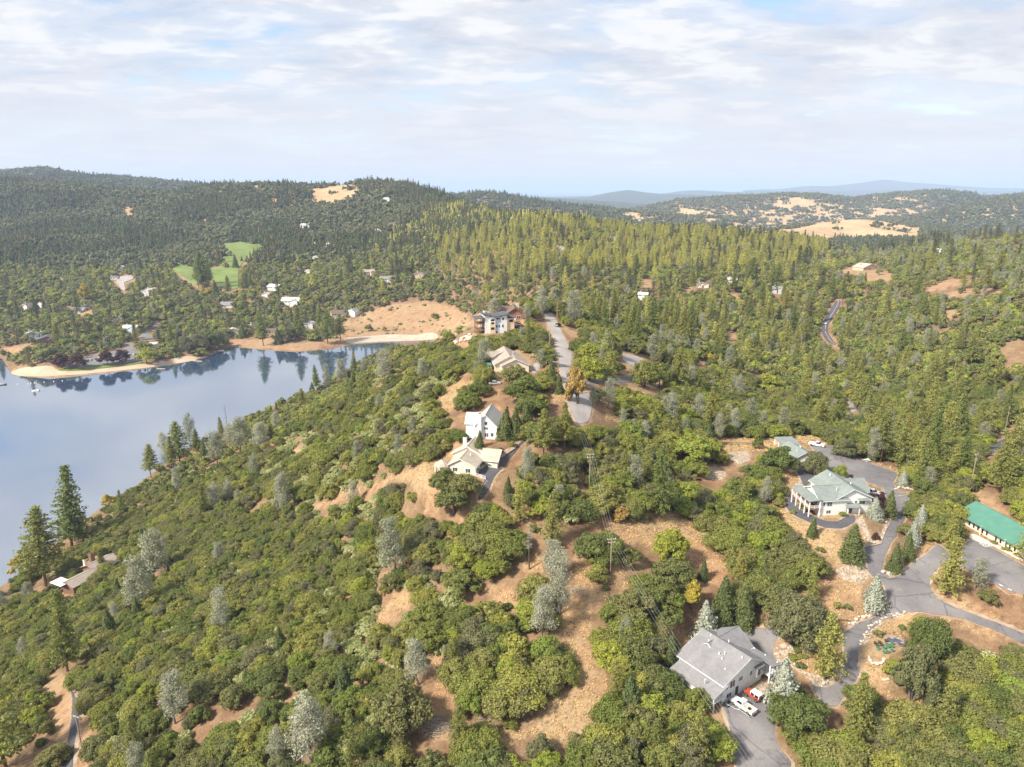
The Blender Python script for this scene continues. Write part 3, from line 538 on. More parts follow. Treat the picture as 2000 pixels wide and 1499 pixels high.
ICO_V = None
def ico():
    global ICO_V
    if ICO_V is None:
        bm = bmesh.new(); bmesh.ops.create_icosphere(bm, subdivisions=1, radius=1.0); bm.verts.index_update()
        ICO_V = (np.array([v.co[:] for v in bm.verts]), [[v.index for v in f.verts] for f in bm.faces]); bm.free()
    return ICO_V
class TB:
    """collects leaf quads and solid pieces for one plant"""
    def __init__(s, seed): s.r = np.random.default_rng(seed); s.V = []; s.F = []; s.n = 0
    def add(s, V, F):
        V = np.asarray(V, float); s.V.append(V); s.F += [[i + s.n for i in f] for f in F]; s.n += len(V)
    def leaves(s, C, Nn, size, jit=0.7, squash=1.0):
        """irregular four-cornered leaf clumps at centres C facing roughly along Nn"""
        C = np.asarray(C); k = len(C)
        if k == 0: return
        nn = Nn + jit * s.r.normal(size=(k, 3)); nn /= np.linalg.norm(nn, axis=1)[:, None] + 1e-9
        a = np.cross(nn, s.r.normal(size=(k, 3))); a /= np.linalg.norm(a, axis=1)[:, None] + 1e-9
        b = np.cross(nn, a); sz = size * s.r.uniform(0.65, 1.25, k)
        Q = np.zeros((k, 4, 3))
        for q in range(4):
            ang = math.pi / 2 * q + s.r.uniform(-.35, .35, k); rad = sz * s.r.uniform(.6, 1.1, k)
            Q[:, q] = C + a * (np.cos(ang) * rad)[:, None] + b * (np.sin(ang) * rad * squash)[:, None] + nn * (s.r.normal(size=k) * sz * .18)[:, None]
        base = s.n; s.V.append(Q.reshape(-1, 3)); idx = (np.arange(k * 4).reshape(k, 4) + base).tolist(); s.F += idx; s.n += k * 4
    def blob(s, c, rad, jit=0.12):
        V, F = ico(); s.add(np.asarray(c) + V * np.asarray(rad) * (1 + jit * s.r.normal(size=(len(V), 1))), F)
    def lobe(s, c, rad, n, size, core=0.78, up=0.15, jit=0.65, sub=False):
        d = s.r.normal(size=(n, 3)); d /= np.linalg.norm(d, axis=1)[:, None]
        d[:, 2] = np.where(d[:, 2] < -0.45, -d[:, 2], d[:, 2])
        rr = s.r.uniform(.80, 1.10, n)[:, None]
        if sub:      # leaves gather in small sprays over the lobe, some standing well out
            m = max(9, n // 20); q = s.r.normal(size=(m, 3)); q /= np.linalg.norm(q, axis=1)[:, None]; q[:, 2] = np.where(q[:, 2] < -0.4, -q[:, 2], q[:, 2])
            k = s.r.integers(0, m, n); out = s.r.uniform(.78, 1.30, m)[k][:, None]
            d = q[k] + s.r.normal(size=(n, 3)) * .20; d /= np.linalg.norm(d, axis=1)[:, None]; rr = out * s.r.uniform(.82, 1.06, n)[:, None]
        C = np.asarray(c) + d * np.asarray(rad) * rr
        s.leaves(C, d + np.array([0, 0, up]), size, jit)
        if core: s.blob(c, np.asarray(rad) * core)
    def limb(s, p0, p1, r0, r1, k=6, bend=0.0, seg=3):
        p0 = np.asarray(p0, float); p1 = np.asarray(p1, float); ax = p1 - p0; L = np.linalg.norm(ax) + 1e-9
        u = np.cross(ax, [0.3, 0.9, 0.2]); u /= np.linalg.norm(u); w = np.cross(ax / L, u); off = s.r.normal(size=3) * bend * L
        V, F = [], []
        for q in range(seg + 1):
            f = q / seg; c = p0 + ax * f + off * math.sin(math.pi * f); rad = r0 + (r1 - r0) * f
            for e in range(k):
                an = 2 * math.pi * e / k; V.append(c + u * math.cos(an) * rad + w * math.sin(an) * rad)
        for q in range(seg):
            for e in range(k): F.append([q * k + e, q * k + (e + 1) % k, (q + 1) * k + (e + 1) % k, (q + 1) * k + e])
        F.append([seg * k + e for e in range(k)]); s.add(V, F)
    def done(s, name, mat): return mesh(name, np.concatenate(s.V), s.F, mat)

def oak(seed, rad, hgt, lod=1.0, multi=True):
    """round crowned oak: unit scale metres; returns (crown, trunk) builders"""
    r = np.random.default_rng(seed); c = TB(seed + 1); t = TB(seed + 2)
    nl = int(r.integers(14, 22)) if lod > .5 else 7
    L = []
    for i in range(nl):
        an = i * 2.399 + r.uniform(-.4, .4); f = math.sqrt((i + .4) / nl)
        rr = rad * (.20 + .22 * r.random()) * (1.12 if lod > .5 else 1.45)
        d = min(f * rad * r.uniform(.75, 1.05), rad - rr * .5); z = hgt * (.34 + .52 * (1 - f ** 2.0) + r.uniform(-.13, .13))
        L.append((np.array([math.cos(an) * d, math.sin(an) * d, max(z, rr * .7)]), rr))
    for p, rr in L:
        if lod > .5:
            c.lobe(p, (rr, rr, rr * .86), int(360 * lod * (rr / 1.4) ** 1.3) + 60, .205, .70, sub=True)
        else:
            c.lobe(p, (rr, rr, rr * .86), int(42 * lod / .3), .62, .86)
    m = 1 + (int(r.integers(0, 3)) if multi else 0)
    for q in range(m):
        b = np.array([r.uniform(-.3, .3), r.uniform(-.3, .3), -1.0]) * (1 if m > 1 else .3); b[2] = -1.0
        k = 6 if lod > .5 else 4
        top = L[q][0] * .8; t.limb(b, top, .20 * rad / 4 + .08, .07, k, .05, 3)
        if lod > .5:
            for p, rr in L[q::m][1:4]: t.limb(b + (top - b) * .5, p, .1, .04, 4, .06, 2)
    return c, t
def shrub(seed, rad, hgt, lod=1.0, leaf=.22, n=90):
    r = np.random.default_rng(seed); c = TB(seed + 1); t = TB(seed + 2)
    nl = 8 if lod > .5 else 4
    for i in range(nl):
        an = i * 2.399; f = math.sqrt((i + .3) / nl); rr = rad * r.uniform(.30, .46) * (1 if lod > .5 else 1.3)
        p = np.array([math.cos(an) * f * rad * .75, math.sin(an) * f * rad * .75, hgt * (.3 + .4 * (1 - f * f)) + r.uniform(-.1, .15)])
        c.lobe(p, (rr, rr, rr * .8), int(n * lod), leaf, .78, .35, .6)
    for q in range(3):
        an = q * 2.1 + r.random(); t.limb((0, 0, -.4), (math.cos(an) * rad * .5, math.sin(an) * rad * .5, hgt * .6), .06, .03, 4, .05, 2)
    return c, t
def pine(seed, hgt, rad, lod=1.0, c0=.22, dense=1.0, droop=.12, top=.5, tuft=.42, shape=.75):
    """tall conifer with whorls of tufted limbs"""
    r = np.random.default_rng(seed); c = TB(seed + 1); t = TB(seed + 2)
    lean = r.normal(size=2) * .012 * hgt
    def axis(z): return np.array([lean[0] * (z / hgt) ** 2, lean[1] * (z / hgt) ** 2, z])
    t.limb((0, 0, -1.2), axis(hgt * .55), hgt * .0145, hgt * .009, 7 if lod > .5 else 4, .004, 4); t.limb(axis(hgt * .55), axis(hgt * .98), hgt * .009, .04, 5 if lod > .5 else 4, 0, 3)
    nw = int((hgt * (.75 if lod > .5 else .50)) * dense) + 4
    for w in range(nw):
        f = (w + r.random() * .8) / nw; z = hgt * (c0 + (1 - c0) * f)
        env = rad * min(1.0, (1 - f) ** shape * 1.06 + .05) * (1 if f > .12 else .62 + 3.1 * f)
        nb = int(r.integers(4, 7)) if lod > .5 else 5
        a0 = r.random() * 6.28
        for b in range(nb):
            an = a0 + 6.283 * b / nb + r.uniform(-.3, .3); ln = env * r.uniform(.62, 1.12)
            dr = np.array([math.cos(an), math.sin(an), 0]); base = axis(z)
            tip = base + dr * ln + np.array([0, 0, -droop * ln + .12 * ln * f])
            if lod > .5 and ln > 1.2 and b % 2 == 0: t.limb(base, base + (tip - base) * .85, .06, .025, 3, .03, 2)
            k = max(2, int(ln / (.55 if lod > .5 else 1.3))) ; q = (np.arange(k) + .6) / k
            ctr = base + (tip - base) * q[:, None] + r.normal(size=(k, 3)) * .12
            per = 9 if lod > .5 else 5; S = tuft * (1.0 if lod > .5 else 1.9)
            C = np.repeat(ctr, per, 0) + r.normal(size=(k * per, 3)) * np.array([S * .75, S * .75, S * .42])
            Nn = (C - np.repeat(ctr, per, 0)) + np.array([0, 0, .35]) + dr * .25
            c.leaves(C, Nn, S * .72, .6, .75)
    z = hgt * .97; C = axis(z) + r.normal(size=(14, 3)) * np.array([.22, .22, .55]); c.leaves(C, C - axis(z - .4), tuft * .7, .5)
    return c, t
def cone(seed, hgt, rad, lod=1.0, leaf=.3, tiers=0, base=.03):
    """dense conifer to the ground: cedar, fir, cypress; with tiers = spaced shelves"""
    r = np.random.default_rng(seed); c = TB(seed + 1); t = TB(seed + 2)
    t.limb((0, 0, -.8), (0, 0, hgt * .93), hgt * .017 + .05, .03, 6, 0, 3)
    n = int((hgt * rad * 95) * lod) + 150
    f = 1 - np.sqrt(r.random(n)); f = f * .97; z = hgt * (base + (1 - base) * f); an = r.random(n) * 6.283
    env = rad * ((1 - f) ** .85) * (.86 + .14 * np.sin(an * 5 + z * 1.3 + seed)) * (1 + .10 * np.sin(an * 3 - z * .8))
    if tiers: env = env * (.62 + .42 * (1 - ((f * tiers) % 1.0)))
    rr = env * r.uniform(.52, 1.12, n)
    C = np.c_[np.cos(an) * rr, np.sin(an) * rr, z - .12 * rr]
    Nn = np.c_[np.cos(an), np.sin(an), np.full(n, .55)]
    c.leaves(C, Nn, leaf if lod > .5 else leaf * 2, .5, .8)
    k = 9; Vc = [(0, 0, hgt * .95)]
    for q in range(4):
        for e in range(k):
            a = 6.283 * e / k; ff = .75 - q * .25; Vc.append((math.cos(a) * rad * (1 - ff) ** .85 * .58, math.sin(a) * rad * (1 - ff) ** .85 * .58, hgt * (base + (1 - base) * ff)))
    Fc = [[0, 1 + e, 1 + (e + 1) % k] for e in range(k)] + [[1 + q * k + e, 1 + (q + 1) * k + e, 1 + (q + 1) * k + (e + 1) % k, 1 + q * k + (e + 1) % k] for q in range(3) for e in range(k)]
    c.add(Vc, Fc)
    return c, t
def greypine(seed, hgt, rad, lod=1.0, lowc=.22):
    """silvery foothill pine: forked stem, airy rounded masses of thin tufts"""
    r = np.random.default_rng(seed); c = TB(seed + 1); t = TB(seed + 2)
    fork = np.array([r.normal() * .3, r.normal() * .3, hgt * lowc]); t.limb((0, 0, -1), fork, hgt * .018 + .06, hgt * .013, 6, .03, 3)
    nm = int(r.integers(11, 16)) if lod > .5 else 7
    for i in range(nm):
        f = (i + .5) / nm; an = i * 2.399 + r.uniform(-.5, .5)
        env = rad * (1.0 - .75 * abs(f - .38) ** 1.3 * 1.6) * .62; z = hgt * (lowc + .02 + (1 - lowc - .09) * f)
        p = np.array([math.cos(an) * env * r.uniform(.45, 1), math.sin(an) * env * r.uniform(.45, 1), z + r.uniform(-.3, .3)])
        t.limb(fork + np.array([0, 0, (z - fork[2]) * .45]) * (f > .2), p, .11, .03, 5 if lod > .5 else 3, .08, 3)
        rr = rad * r.uniform(.34, .50) * (1.15 - .45 * f); n = int(230 * lod * (rr / 1.4)) if lod > .5 else 34
        d = r.normal(size=(n, 3)); d /= np.linalg.norm(d, axis=1)[:, None]; C = p + d * np.array([rr, rr, rr * 1.0]) * (r.random((n, 1)) ** .45)
        c.leaves(C, d + np.array([0, 0, .6]), .25 if lod > .5 else .7, .8, .5)
    return c, t
def snag(seed, hgt):
    r = np.random.default_rng(seed); t = TB(seed); t.limb((0, 0, -.6), (0, 0, hgt * .7), .22, .12, 6, .02, 4); t.limb((0, 0, hgt * .7), (.3, .1, hgt), .12, .03, 5, .02, 3)
    c = TB(seed + 1)
    for i in range(46):
        z = hgt * r.uniform(.5, .98); an = r.random() * 6.28; ln = r.uniform(.7, 2.0) * (1.15 - .5 * (z / hgt))
        p = np.array([0, 0, z]); e = p + np.array([math.cos(an) * ln, math.sin(an) * ln, ln * r.uniform(-.5, .5)]); c.limb(p, e, .05, .015, 3, .12, 3)
        for q in range(3):
            s_ = p + (e - p) * r.uniform(.35, 1); c.limb(s_, s_ + r.normal(size=3) * .45, .025, .008, 3, .1, 2)
    return c, t

# prototypes: species -> list of (crown mesh, trunk mesh, nominal height, nominal radius)
PROTO = {}
def proto(sp, lod, seeds, fn, lm, bm_):
    for sd_ in seeds:
        c, t = fn(sd_); nm = sp + ('' if lod else '_far')
        cm = c.done(nm + '_crown', M[lm]); tm = t.done(nm + '_trunk', M[bm_])
        co = np.concatenate(c.V); PROTO.setdefault((sp, lod), []).append((cm, tm, float(co[:, 2].max()), float(np.percentile(np.hypot(co[:, 0], co[:, 1]), 96)), c, t, lm, bm_))
rr_ = random.Random(5)
proto('oak', 1, range(10, 210, 20), lambda s: oak(s, 3.5 + (s * 7 % 13) * .11, 5.4 + (s * 11 % 17) * .16), 'oak_leaf', 'bark_brown')
proto('dark_oak', 1, (400, 420, 440), lambda s: oak(s, 4.6, 7.0), 'dark_oak_leaf', 'bark_grey')
proto('bright', 1, (500, 520, 540), lambda s: oak(s, 3.9, 6.8), 'bright_leaf', 'bark_brown')
proto('yellow', 1, (560, 580), lambda s: oak(s, 2.6, 6.5), 'yellow_leaf', 'bark_grey')
proto('plum', 1, (600,), lambda s: oak(s, 3.0, 5.6), 'plum_leaf', 'bark_brown')
proto('rust', 1, (620,), lambda s: oak(s, 2.4, 4.2), 'rust_leaf', 'bark_brown')
proto('pine', 1, (700, 723, 741, 768, 779), lambda s: pine(s, 24, 4.2 + (s % 7) * .3, c0=.12 + (s % 5) * .05, dense=1.25, tuft=.46, shape=.6 + (s % 3) * .14), 'pine_needle', 'bark_red')
proto('gold_pine', 1, (780, 801, 817), lambda s: pine(s, 18, 4.0 + (s % 4) * .3, c0=.10, shape=.6 + (s % 3) * .12), 'gold_pine_needle', 'bark_red')
proto('cedar', 1, (820, 840, 860), lambda s: cone(s, 11, 3.3), 'cedar_leaf', 'bark_red')
proto('blue_cedar', 1, (880, 900), lambda s: cone(s, 9.5, 3.7, tiers=9, leaf=.27), 'blue_cedar_leaf', 'bark_grey')
proto('grey_pine', 1, (920, 940, 960, 980, 1000), lambda s: greypine(s, 15, 4.6), 'grey_pine_needle', 'bark_grey')
proto('manzanita', 1, (1020, 1040, 1060), lambda s: shrub(s, 2.1, 1.9), 'manzanita_leaf', 'bark_red')
proto('bush', 1, (1080, 1100), lambda s: shrub(s, 1.0, 1.1, n=60, leaf=.17), 'oak_leaf', 'bark_brown')
proto('oak', 0, range(2010, 2110, 20), lambda s: oak(s, 4.4, 7.4, .3), 'oak_leaf', 'bark_brown')
proto('dark_oak', 0, (2200, 2220), lambda s: oak(s, 4.6, 7.4, .3), 'dark_oak_leaf', 'bark_grey')
proto('bright', 0, (2240, 2260), lambda s: oak(s, 4.2, 7.4, .3), 'bright_leaf', 'bark_brown')
proto('yellow', 0, (2280,), lambda s: oak(s, 3.2, 7.5, .3), 'yellow_leaf', 'bark_brown')
proto('pine', 0, (2300, 2321, 2342, 2363), lambda s: pine(s, 24, 4.8 + (s % 5) * .35, .3, c0=.08 + (s % 4) * .06, shape=.55 + (s % 3) * .15), 'far_pine_needle', 'bark_red')
proto('gold_pine', 0, (2361, 2382, 2393), lambda s: pine(s, 24, 4.8 + (s % 5) * .35, .3, c0=.08 + (s % 4) * .06, shape=.55 + (s % 3) * .15), 'far_sunlit_needle', 'bark_red')
proto('cedar', 0, (2400, 2420), lambda s: cone(s, 17, 3.6, .22, .34), 'cedar_leaf', 'bark_red')
proto('grey_pine', 0, (2440, 2460, 2480), lambda s: greypine(s, 15, 4.6, .3), 'grey_pine_needle', 'bark_grey')
proto('manzanita', 0, (2500, 2520), lambda s: shrub(s, 2.2, 1.9, .3, .5), 'manzanita_leaf', 'bark_red')

# ------------------------------------------------------------------ paved sheets, lawns, beach
def sheet(name, mat, pxpoly, lift, label, step=None):
    w = np.array(world_poly(pxpoly)); d = np.hypot(*w.mean(0)); step = step or max(1.2, d * .007)
    B = []
    for i in range(len(w)):                      # densify the outline
        a, b = w[i], w[(i + 1) % len(w)]; k = max(1, int(np.hypot(*(b - a)) / step))
        B += [a + (b - a) * j / k for j in range(k)]
    B = np.array(B)
    # round the corners slightly
    B = (np.roll(B, 1, 0) + 2 * B + np.roll(B, -1, 0)) / 4
    x0, y0 = B.min(0); x1, y1 = B.max(0)
    gx, gy_ = np.meshgrid(np.arange(x0, x1, step), np.arange(y0, y1, step)); gx = gx.ravel(); gy_ = gy_.ravel()
    ins = poly_sd(gx, gy_, B) < -step * .5
    pts_ = [Vector(p) for p in B] + [Vector((a, b)) for a, b in zip(gx[ins], gy_[ins])]
    r = delaunay_2d_cdt(pts_, [], [list(range(len(B)))], 1, 1e-5)
    xy = np.array([v[:] for v in r[0]]); z = H(xy[:, 0], xy[:, 1]) + lift
    F = [list(f) for f in r[2]]
    if not F: return None
    V = np.c_[xy, z]; nv = len(V)
    # skirt so that the sheet has an edge
    cnt = {}
    for f in F:
        for q in range(len(f)):
            e = (f[q], f[(q + 1) % len(f)]); cnt[e] = cnt.get(e, 0) + 1
    bd = [e for e in cnt if (e[1], e[0]) not in cnt]
    V = np.r_[V, np.c_[xy, z - lift - .25]]
    F += [[b, a, a + nv, b + nv] for a, b in bd]
    o = mobj(name, V, F, M[mat]); tag(o, label, kind='structure'); return o
SHEETS = [sheet(*p) for p in PAVED + GRASS]
for k_, (nm, mt, poly, lf, lb) in enumerate(PAVED):          # ragged gravel verge beside the nearer paving
    w = np.array(world_poly(poly))
    if np.hypot(*w.mean(0)) > 330: continue
    c_ = []; rv = np.random.default_rng(k_ + 70); ar = sum(w[i - 1][0] * w[i][1] - w[i][0] * w[i - 1][1] for i in range(len(w))); B = []
    for i in range(len(w)):
        a, b = w[i], w[(i + 1) % len(w)]; n_ = max(1, int(np.hypot(*(b - a)) / 1.1)); B += [a + (b - a) * j / n_ for j in range(n_)]
    B = np.array(B); tg = np.roll(B, -1, 0) - np.roll(B, 1, 0); tg /= np.linalg.norm(tg, axis=1)[:, None] + 1e-9; nr = np.c_[tg[:, 1], -tg[:, 0]] * (1 if ar > 0 else -1)
    B2 = B + nr * rv.uniform(.1, 1.0, (len(B), 1))
    V = np.r_[np.c_[B - nr * .5, H(B[:, 0], B[:, 1]) + lf - .05], np.c_[B2, H(B2[:, 0], B2[:, 1]) + .035]]; nb_ = len(B)
    o = mobj('road_verge', V, [[i, (i + 1) % nb_, nb_ + (i + 1) % nb_, nb_ + i] for i in range(nb_)], M['shoulder']); tag(o, 'gravel verge beside the ' + lb, kind='structure')

# ------------------------------------------------------------------ individually placed trees
# species, base pixel, top pixel row, width factor, label
HAND = [
 ('grey_pine', 273, 1197, 1085, 1.0, 'tall oval silver pine in front of the brown lakeside house'), ('grey_pine', 305, 1128, 1034, 1.35, 'broad silver pine standing behind the oval silver pine'),
 ('grey_pine', 436, 1238, 1143, .8, 'slim silver pine alone amid the dense oaks of the lake slope'), ('grey_pine', 345, 1412, 1308, 1.0, 'ragged open silver pine low on the lake slope'),
 ('grey_pine', 605, 1492, 1355, 1.05, 'big silver pine at the bottom edge of the picture'), ('grey_pine', 818, 1338, 1243, 1.05, 'silver pine left of the straw clearing and brush pile'),
 ('grey_pine', 768, 1120, 1003, 1.05, 'leaning silver pine beside the pale chaparral band'), ('grey_pine', 1093, 1202, 1066, .75, 'tall silver pine with bare dark trunk in the clearing'),
 ('grey_pine', 1060, 1252, 1140, .9, 'silver pine leaning beside the bare trunked pine in the clearing'), ('grey_pine', 555, 1002, 922, 1.0, 'silver pine standing in the middle of the lake slope'),
 ('grey_pine', 423, 994, 940, 1.2, 'round low silver pine on the upper lake slope'), ('grey_pine', 347, 962, 910, .9, 'small silver pine near the shore oaks'),
 ('grey_pine', 424, 907, 838, 1.22, 'silver pine second from the shore in the shoreline row'), ('grey_pine', 470, 882, 813, 1.35, 'silver pine in the middle of the shoreline row'), ('grey_pine', 510, 876, 825, 1.49, 'silver pine at the uphill end of the shoreline row'),
 ('grey_pine', 372, 872, 805, .8, 'thin see-through silver pine against the lake'), ('grey_pine', 323, 892, 841, 1.08, 'silver pine beside the dark shoreline pine'),
 ('grey_pine', 752, 748, 680, 1.08, 'silver pine rising above the narrow end of the lake'), ('grey_pine', 827, 742, 698, 1.2, 'rounded silver pine below the many storeyed house'), ('grey_pine', 666, 748, 700, 1.08, 'silver pine in front of the dark tree reflections'),
 ('grey_pine', 710, 738, 697, .8, 'small silver pine by the water below the ridge'), ('grey_pine', 638, 764, 710, .7, 'slim silver pine beside the green shoreline pine'),
 ('grey_pine', 966, 622, 581, 1.5, 'broad domed silver pine behind the many storeyed house'), ('grey_pine', 1060, 618, 558, 1.0, 'tall silver pine behind the utility pole on the ridge crest'), ('grey_pine', 1122, 634, 566, 1.1, 'wide silver pine beside the crest of the ridge road'), ('grey_pine', 1030, 628, 592, 1.0, 'silver pine at the corner of the brown roofed house'),
 ('grey_pine', 1273, 704, 652, 1.1, 'silver pine among bright oaks above the umbrella oaks'), ('grey_pine', 1188, 800, 735, .9, 'silver pine with bare stems at the end of the ridge road'), ('grey_pine', 1158, 795, 752, .9, 'smaller silver pine with bare stems near the ridge road end'),
 ('grey_pine', 1403, 858, 804, .8, 'silver pine above the bright spreading oak'), ('grey_pine', 1424, 718, 675, 1.1, 'silver pine by the dark clearing on the far ridge side'), ('grey_pine', 1906, 1152, 1087, 1.15, 'grey green pine in front of the hall car park'),
 ('pine', 140, 1068, 908, 1.28, 'tallest dark pine against the lake'), ('pine', 90, 1145, 988, 1.28, 'tall dark pine with long bare trunk by the lakeside house'), ('pine', 352, 905, 822, 1.22, 'dark full pine in the shoreline row'), ('pine', 295, 934, 866, 1.08, 'dark narrow pine nearest the bay in the shoreline row'), ('pine', 436, 862, 813, 0.94, 'small dark pine between two silver pines at the shore'),
 ('pine', 132, 1312, 1148, 1.0, 'large olive green pine above the narrow lane'), ('gold_pine', 12, 1500, 1272, .95, 'yellowish green pine cut by the picture edge'), ('pine', 620, 768, 713, .8, 'green pine at the shore below the ridge'),
 ('pine', 1288, 1020, 868, .75, 'tall pine with long bare trunk at the orange clearing'), ('gold_pine', 1016, 1020, 936, 1.0, 'golden green young pine below the cream house'), ('gold_pine', 1078, 1066, 957, 1.15, 'larger golden green pine below the power line'), ('pine', 1062, 896, 795, 1.0, 'open crowned pine beside the drive of the cream house'), ('pine', 1102, 890, 785, .95, 'second open crowned pine under the power line'),
 ('gold_pine', 687, 1510, 1384, .7, 'narrow golden pine at the bottom edge'), ('gold_pine', 1203, 1372, 1288, .9, 'golden green pine beside the power line below the clearing'), ('gold_pine', 1847, 1162, 1039, 1.15, 'golden green pine at the drive junction by the car park'), ('gold_pine', 1614, 1326, 1195, 1.1, 'tall golden green pine in the drive island'), ('pine', 1672, 1440, 1317, 1.25, 'broad yellow green pine below the drive bend'),
 ('pine', 1444, 1150, 1076, 1.0, 'small dark pine under the orange clearing'), ('bright', 1310, 1100, 1032, .8, 'bright young oak standing in the orange clearing'), ('gold_pine', 1586, 1175, 1112, 1.1, 'small golden pine behind the large grey oak'), ('pine', 1950, 962, 856, 1.1, 'big dark pine behind the hall'),
 ('rust', 1125, 788, 714, .5, 'orange brown autumn tree in the middle of the ridge road'), ('gold_pine', 1555, 812, 755, 1.0, 'golden pine rising from the oaks right of the ridge'),
 ('blue_cedar', 1378, 1247, 1174, 1.0, 'pale blue green spruce behind the grey roofed house'), ('blue_cedar', 1530, 1372, 1282, 1.05, 'large pale blue green spruce in front of the grey roofed house'), ('blue_cedar', 1707, 1187, 1122, 1.05, 'pale blue green spruce at the drive junction'), ('blue_cedar', 1763, 948, 918, 1.2, 'small weeping blue cedar at the yard edge'), ('blue_cedar', 1706, 1012, 970, 1.2, 'pale cedar in the bed in front of the green roofed house'), ('blue_cedar', 1798, 1035, 985, .9, 'pale conifer at the top of the row along the drive'), ('blue_cedar', 1782, 1062, 1012, .9, 'pale conifer in the middle of the row along the drive'),
 ('cedar', 1310, 1312, 1235, .8, 'dark cedar at the end of the grey roofed house'), ('cedar', 1410, 1215, 1125, .95, 'dark green cedar behind the pale spruce'), ('cedar', 1455, 1220, 1138, .9, 'dark green cedar at the back of the asphalt court'), ('cedar', 1663, 1092, 1022, 1.2, 'broad dark cedar left of the wedge bed'), ('cedar', 1613, 942, 904, 1.1, 'clipped yellow green cone cedar behind the green roofed house'), ('cedar', 1735, 1008, 955, .9, 'dark cedar beside the plum tree'), ('cedar', 1585, 1048, 1008, .9, 'small dark cedar on the bank below the curved drive'), ('cedar', 1746, 1116, 1060, .9, 'dark conifer at the foot of the row along the drive'), ('cedar', 1772, 1090, 1038, .9, 'green conifer in the row along the drive'),
 ('cedar', 985, 858, 792, .95, 'tall dark cedar against the white two storey house'), ('cedar', 1008, 856, 794, .95, 'tall dark cedar second from the white two storey house'), ('cedar', 1030, 842, 780, 1.0, 'dark bushy cedar behind the blue car'), ('cedar', 1092, 768, 730, 1.0, 'dark cedar at the edge of the ridge road'), ('cedar', 1078, 748, 702, .9, 'slim dark cedar beside the white ridge drive'), ('cedar', 936, 874, 840, 1.0, 'small bright cedar between the two white houses'),
 ('yellow', 1352, 1192, 1133, .7, 'bright yellow autumn tree behind the pale spruce'), ('yellow', 38, 1120, 1086, 1.2, 'yellow shrub tree at the lake edge by the tall pines'), ('yellow', 213, 990, 965, 1.2, 'little yellow tree at the shore'),
 ('plum', 1715, 995, 960, .85, 'dark purple plum tree by the parked van'), ('plum', 1710, 1056, 1040, .9, 'dark purple bush at the tip of the wedge bed'), ('plum', 1662, 938, 927, .8, 'small crimson bush by the asphalt yard'),
 ('plum', 120, 719, 690, 1.1, 'dark red tree nearest the tip of the beach'), ('plum', 151, 719, 688, 1.1, 'dark red tree second from the tip of the beach'), ('plum', 209, 713, 684, 1.1, 'dark red tree third from the tip of the beach'), ('plum', 240, 709, 682, 1.1, 'dark red tree fourth from the tip of the beach'), ('bright', 288, 712, 678, 1.1, 'bright green tree beside the boats on the beach'),
 ('dark_oak', 1555, 1246, 1160, 1.0, 'large grey green oak behind the drive island'), ('dark_oak', 1778, 1368, 1255, .62, 'olive oak with visible trunk above the play yard'), ('oak', 1258, 756, 703, .9, 'umbrella shaped oak with bare stems on the ridge'), ('oak', 1288, 757, 706, .8, 'second umbrella shaped oak on the ridge'),
 ('oak', 944, 748, 714, 1.0, 'round oak below the tan roofed ridge house'), ('oak', 938, 775, 740, 1.0, 'round oak on the orange yard below the parked car'), ('oak', 914, 802, 764, 1.1, 'wide oak at the foot of the orange yard'), ('oak', 1002, 752, 712, 1.0, 'oak close in front of the tan roofed ridge house'), ('oak', 1022, 786, 735, 1.2, 'largest oak in front of the tan roofed ridge house'), ('oak', 1060, 765, 733, 1.1, 'oak beside the slim cedars on the ridge'), ('oak', 1035, 812, 774, 1.1, 'oak behind the dark bushy cedar'), ('oak', 858, 775, 748, .9, 'oak at the corner of the orange yard'),
 ('bright', 1152, 740, 695, 1.15, 'bright yellow green oak right of the ridge road'), ('bright', 1150, 705, 668, 1.1, 'bright yellow green oak behind the first bright oak'), ('bright', 1348, 905, 850, 1.35, 'wide bright yellow green oak above the gravel patch'), ('bright', 1500, 765, 730, 1.35, 'yellowish oak among the dark oaks right of the ridge'), ('bright', 1640, 935, 908, .8, 'small lime green tree by the asphalt yard'),
 ('pine', 399, 568, 490, 1.1, 'tall dark pine standing between the two fairways'), ('pine', 388, 562, 508, 1.0, 'shorter dark pine left of the tall fairway pine'), ('pine', 409, 555, 500, 1.0, 'shorter dark pine right of the tall fairway pine'), ('cedar', 424, 582, 545, .8, 'dark pointed cedar in front of the fairway'), ('pine', 446, 580, 538, 1.0, 'dark pine at the foot of the long fairway'), ('cedar', 460, 523, 496, .9, 'dark cedar alone on the long fairway'), ('cedar', 472, 511, 500, 1.0, 'small cedar on the upper fairway'), ('pine', 475, 570, 530, 1.0, 'dark pine right of the long fairway'), ('yellow', 410, 578, 560, 1.1, 'golden tree at the near end of the fairways'), ('yellow', 296, 494, 485, 1.2, 'bright yellow tree behind the golf course'), ('yellow', 168, 592, 550, .6, 'tall yellow poplar in the village'), ('rust', 441, 523, 513, 1.2, 'orange autumn tree on the fairway'), ('pine', 585, 665, 598, .9, 'tall pine on the bank of the bay'), ('cedar', 545, 672, 640, 1.0, 'dark cedar on the bank of the bay'), ('pine', 625, 650, 590, 1.0, 'tall pine beside the dam hill houses'), ('cedar', 474, 660, 630, 1.1, 'dark cedar between the bay houses'),
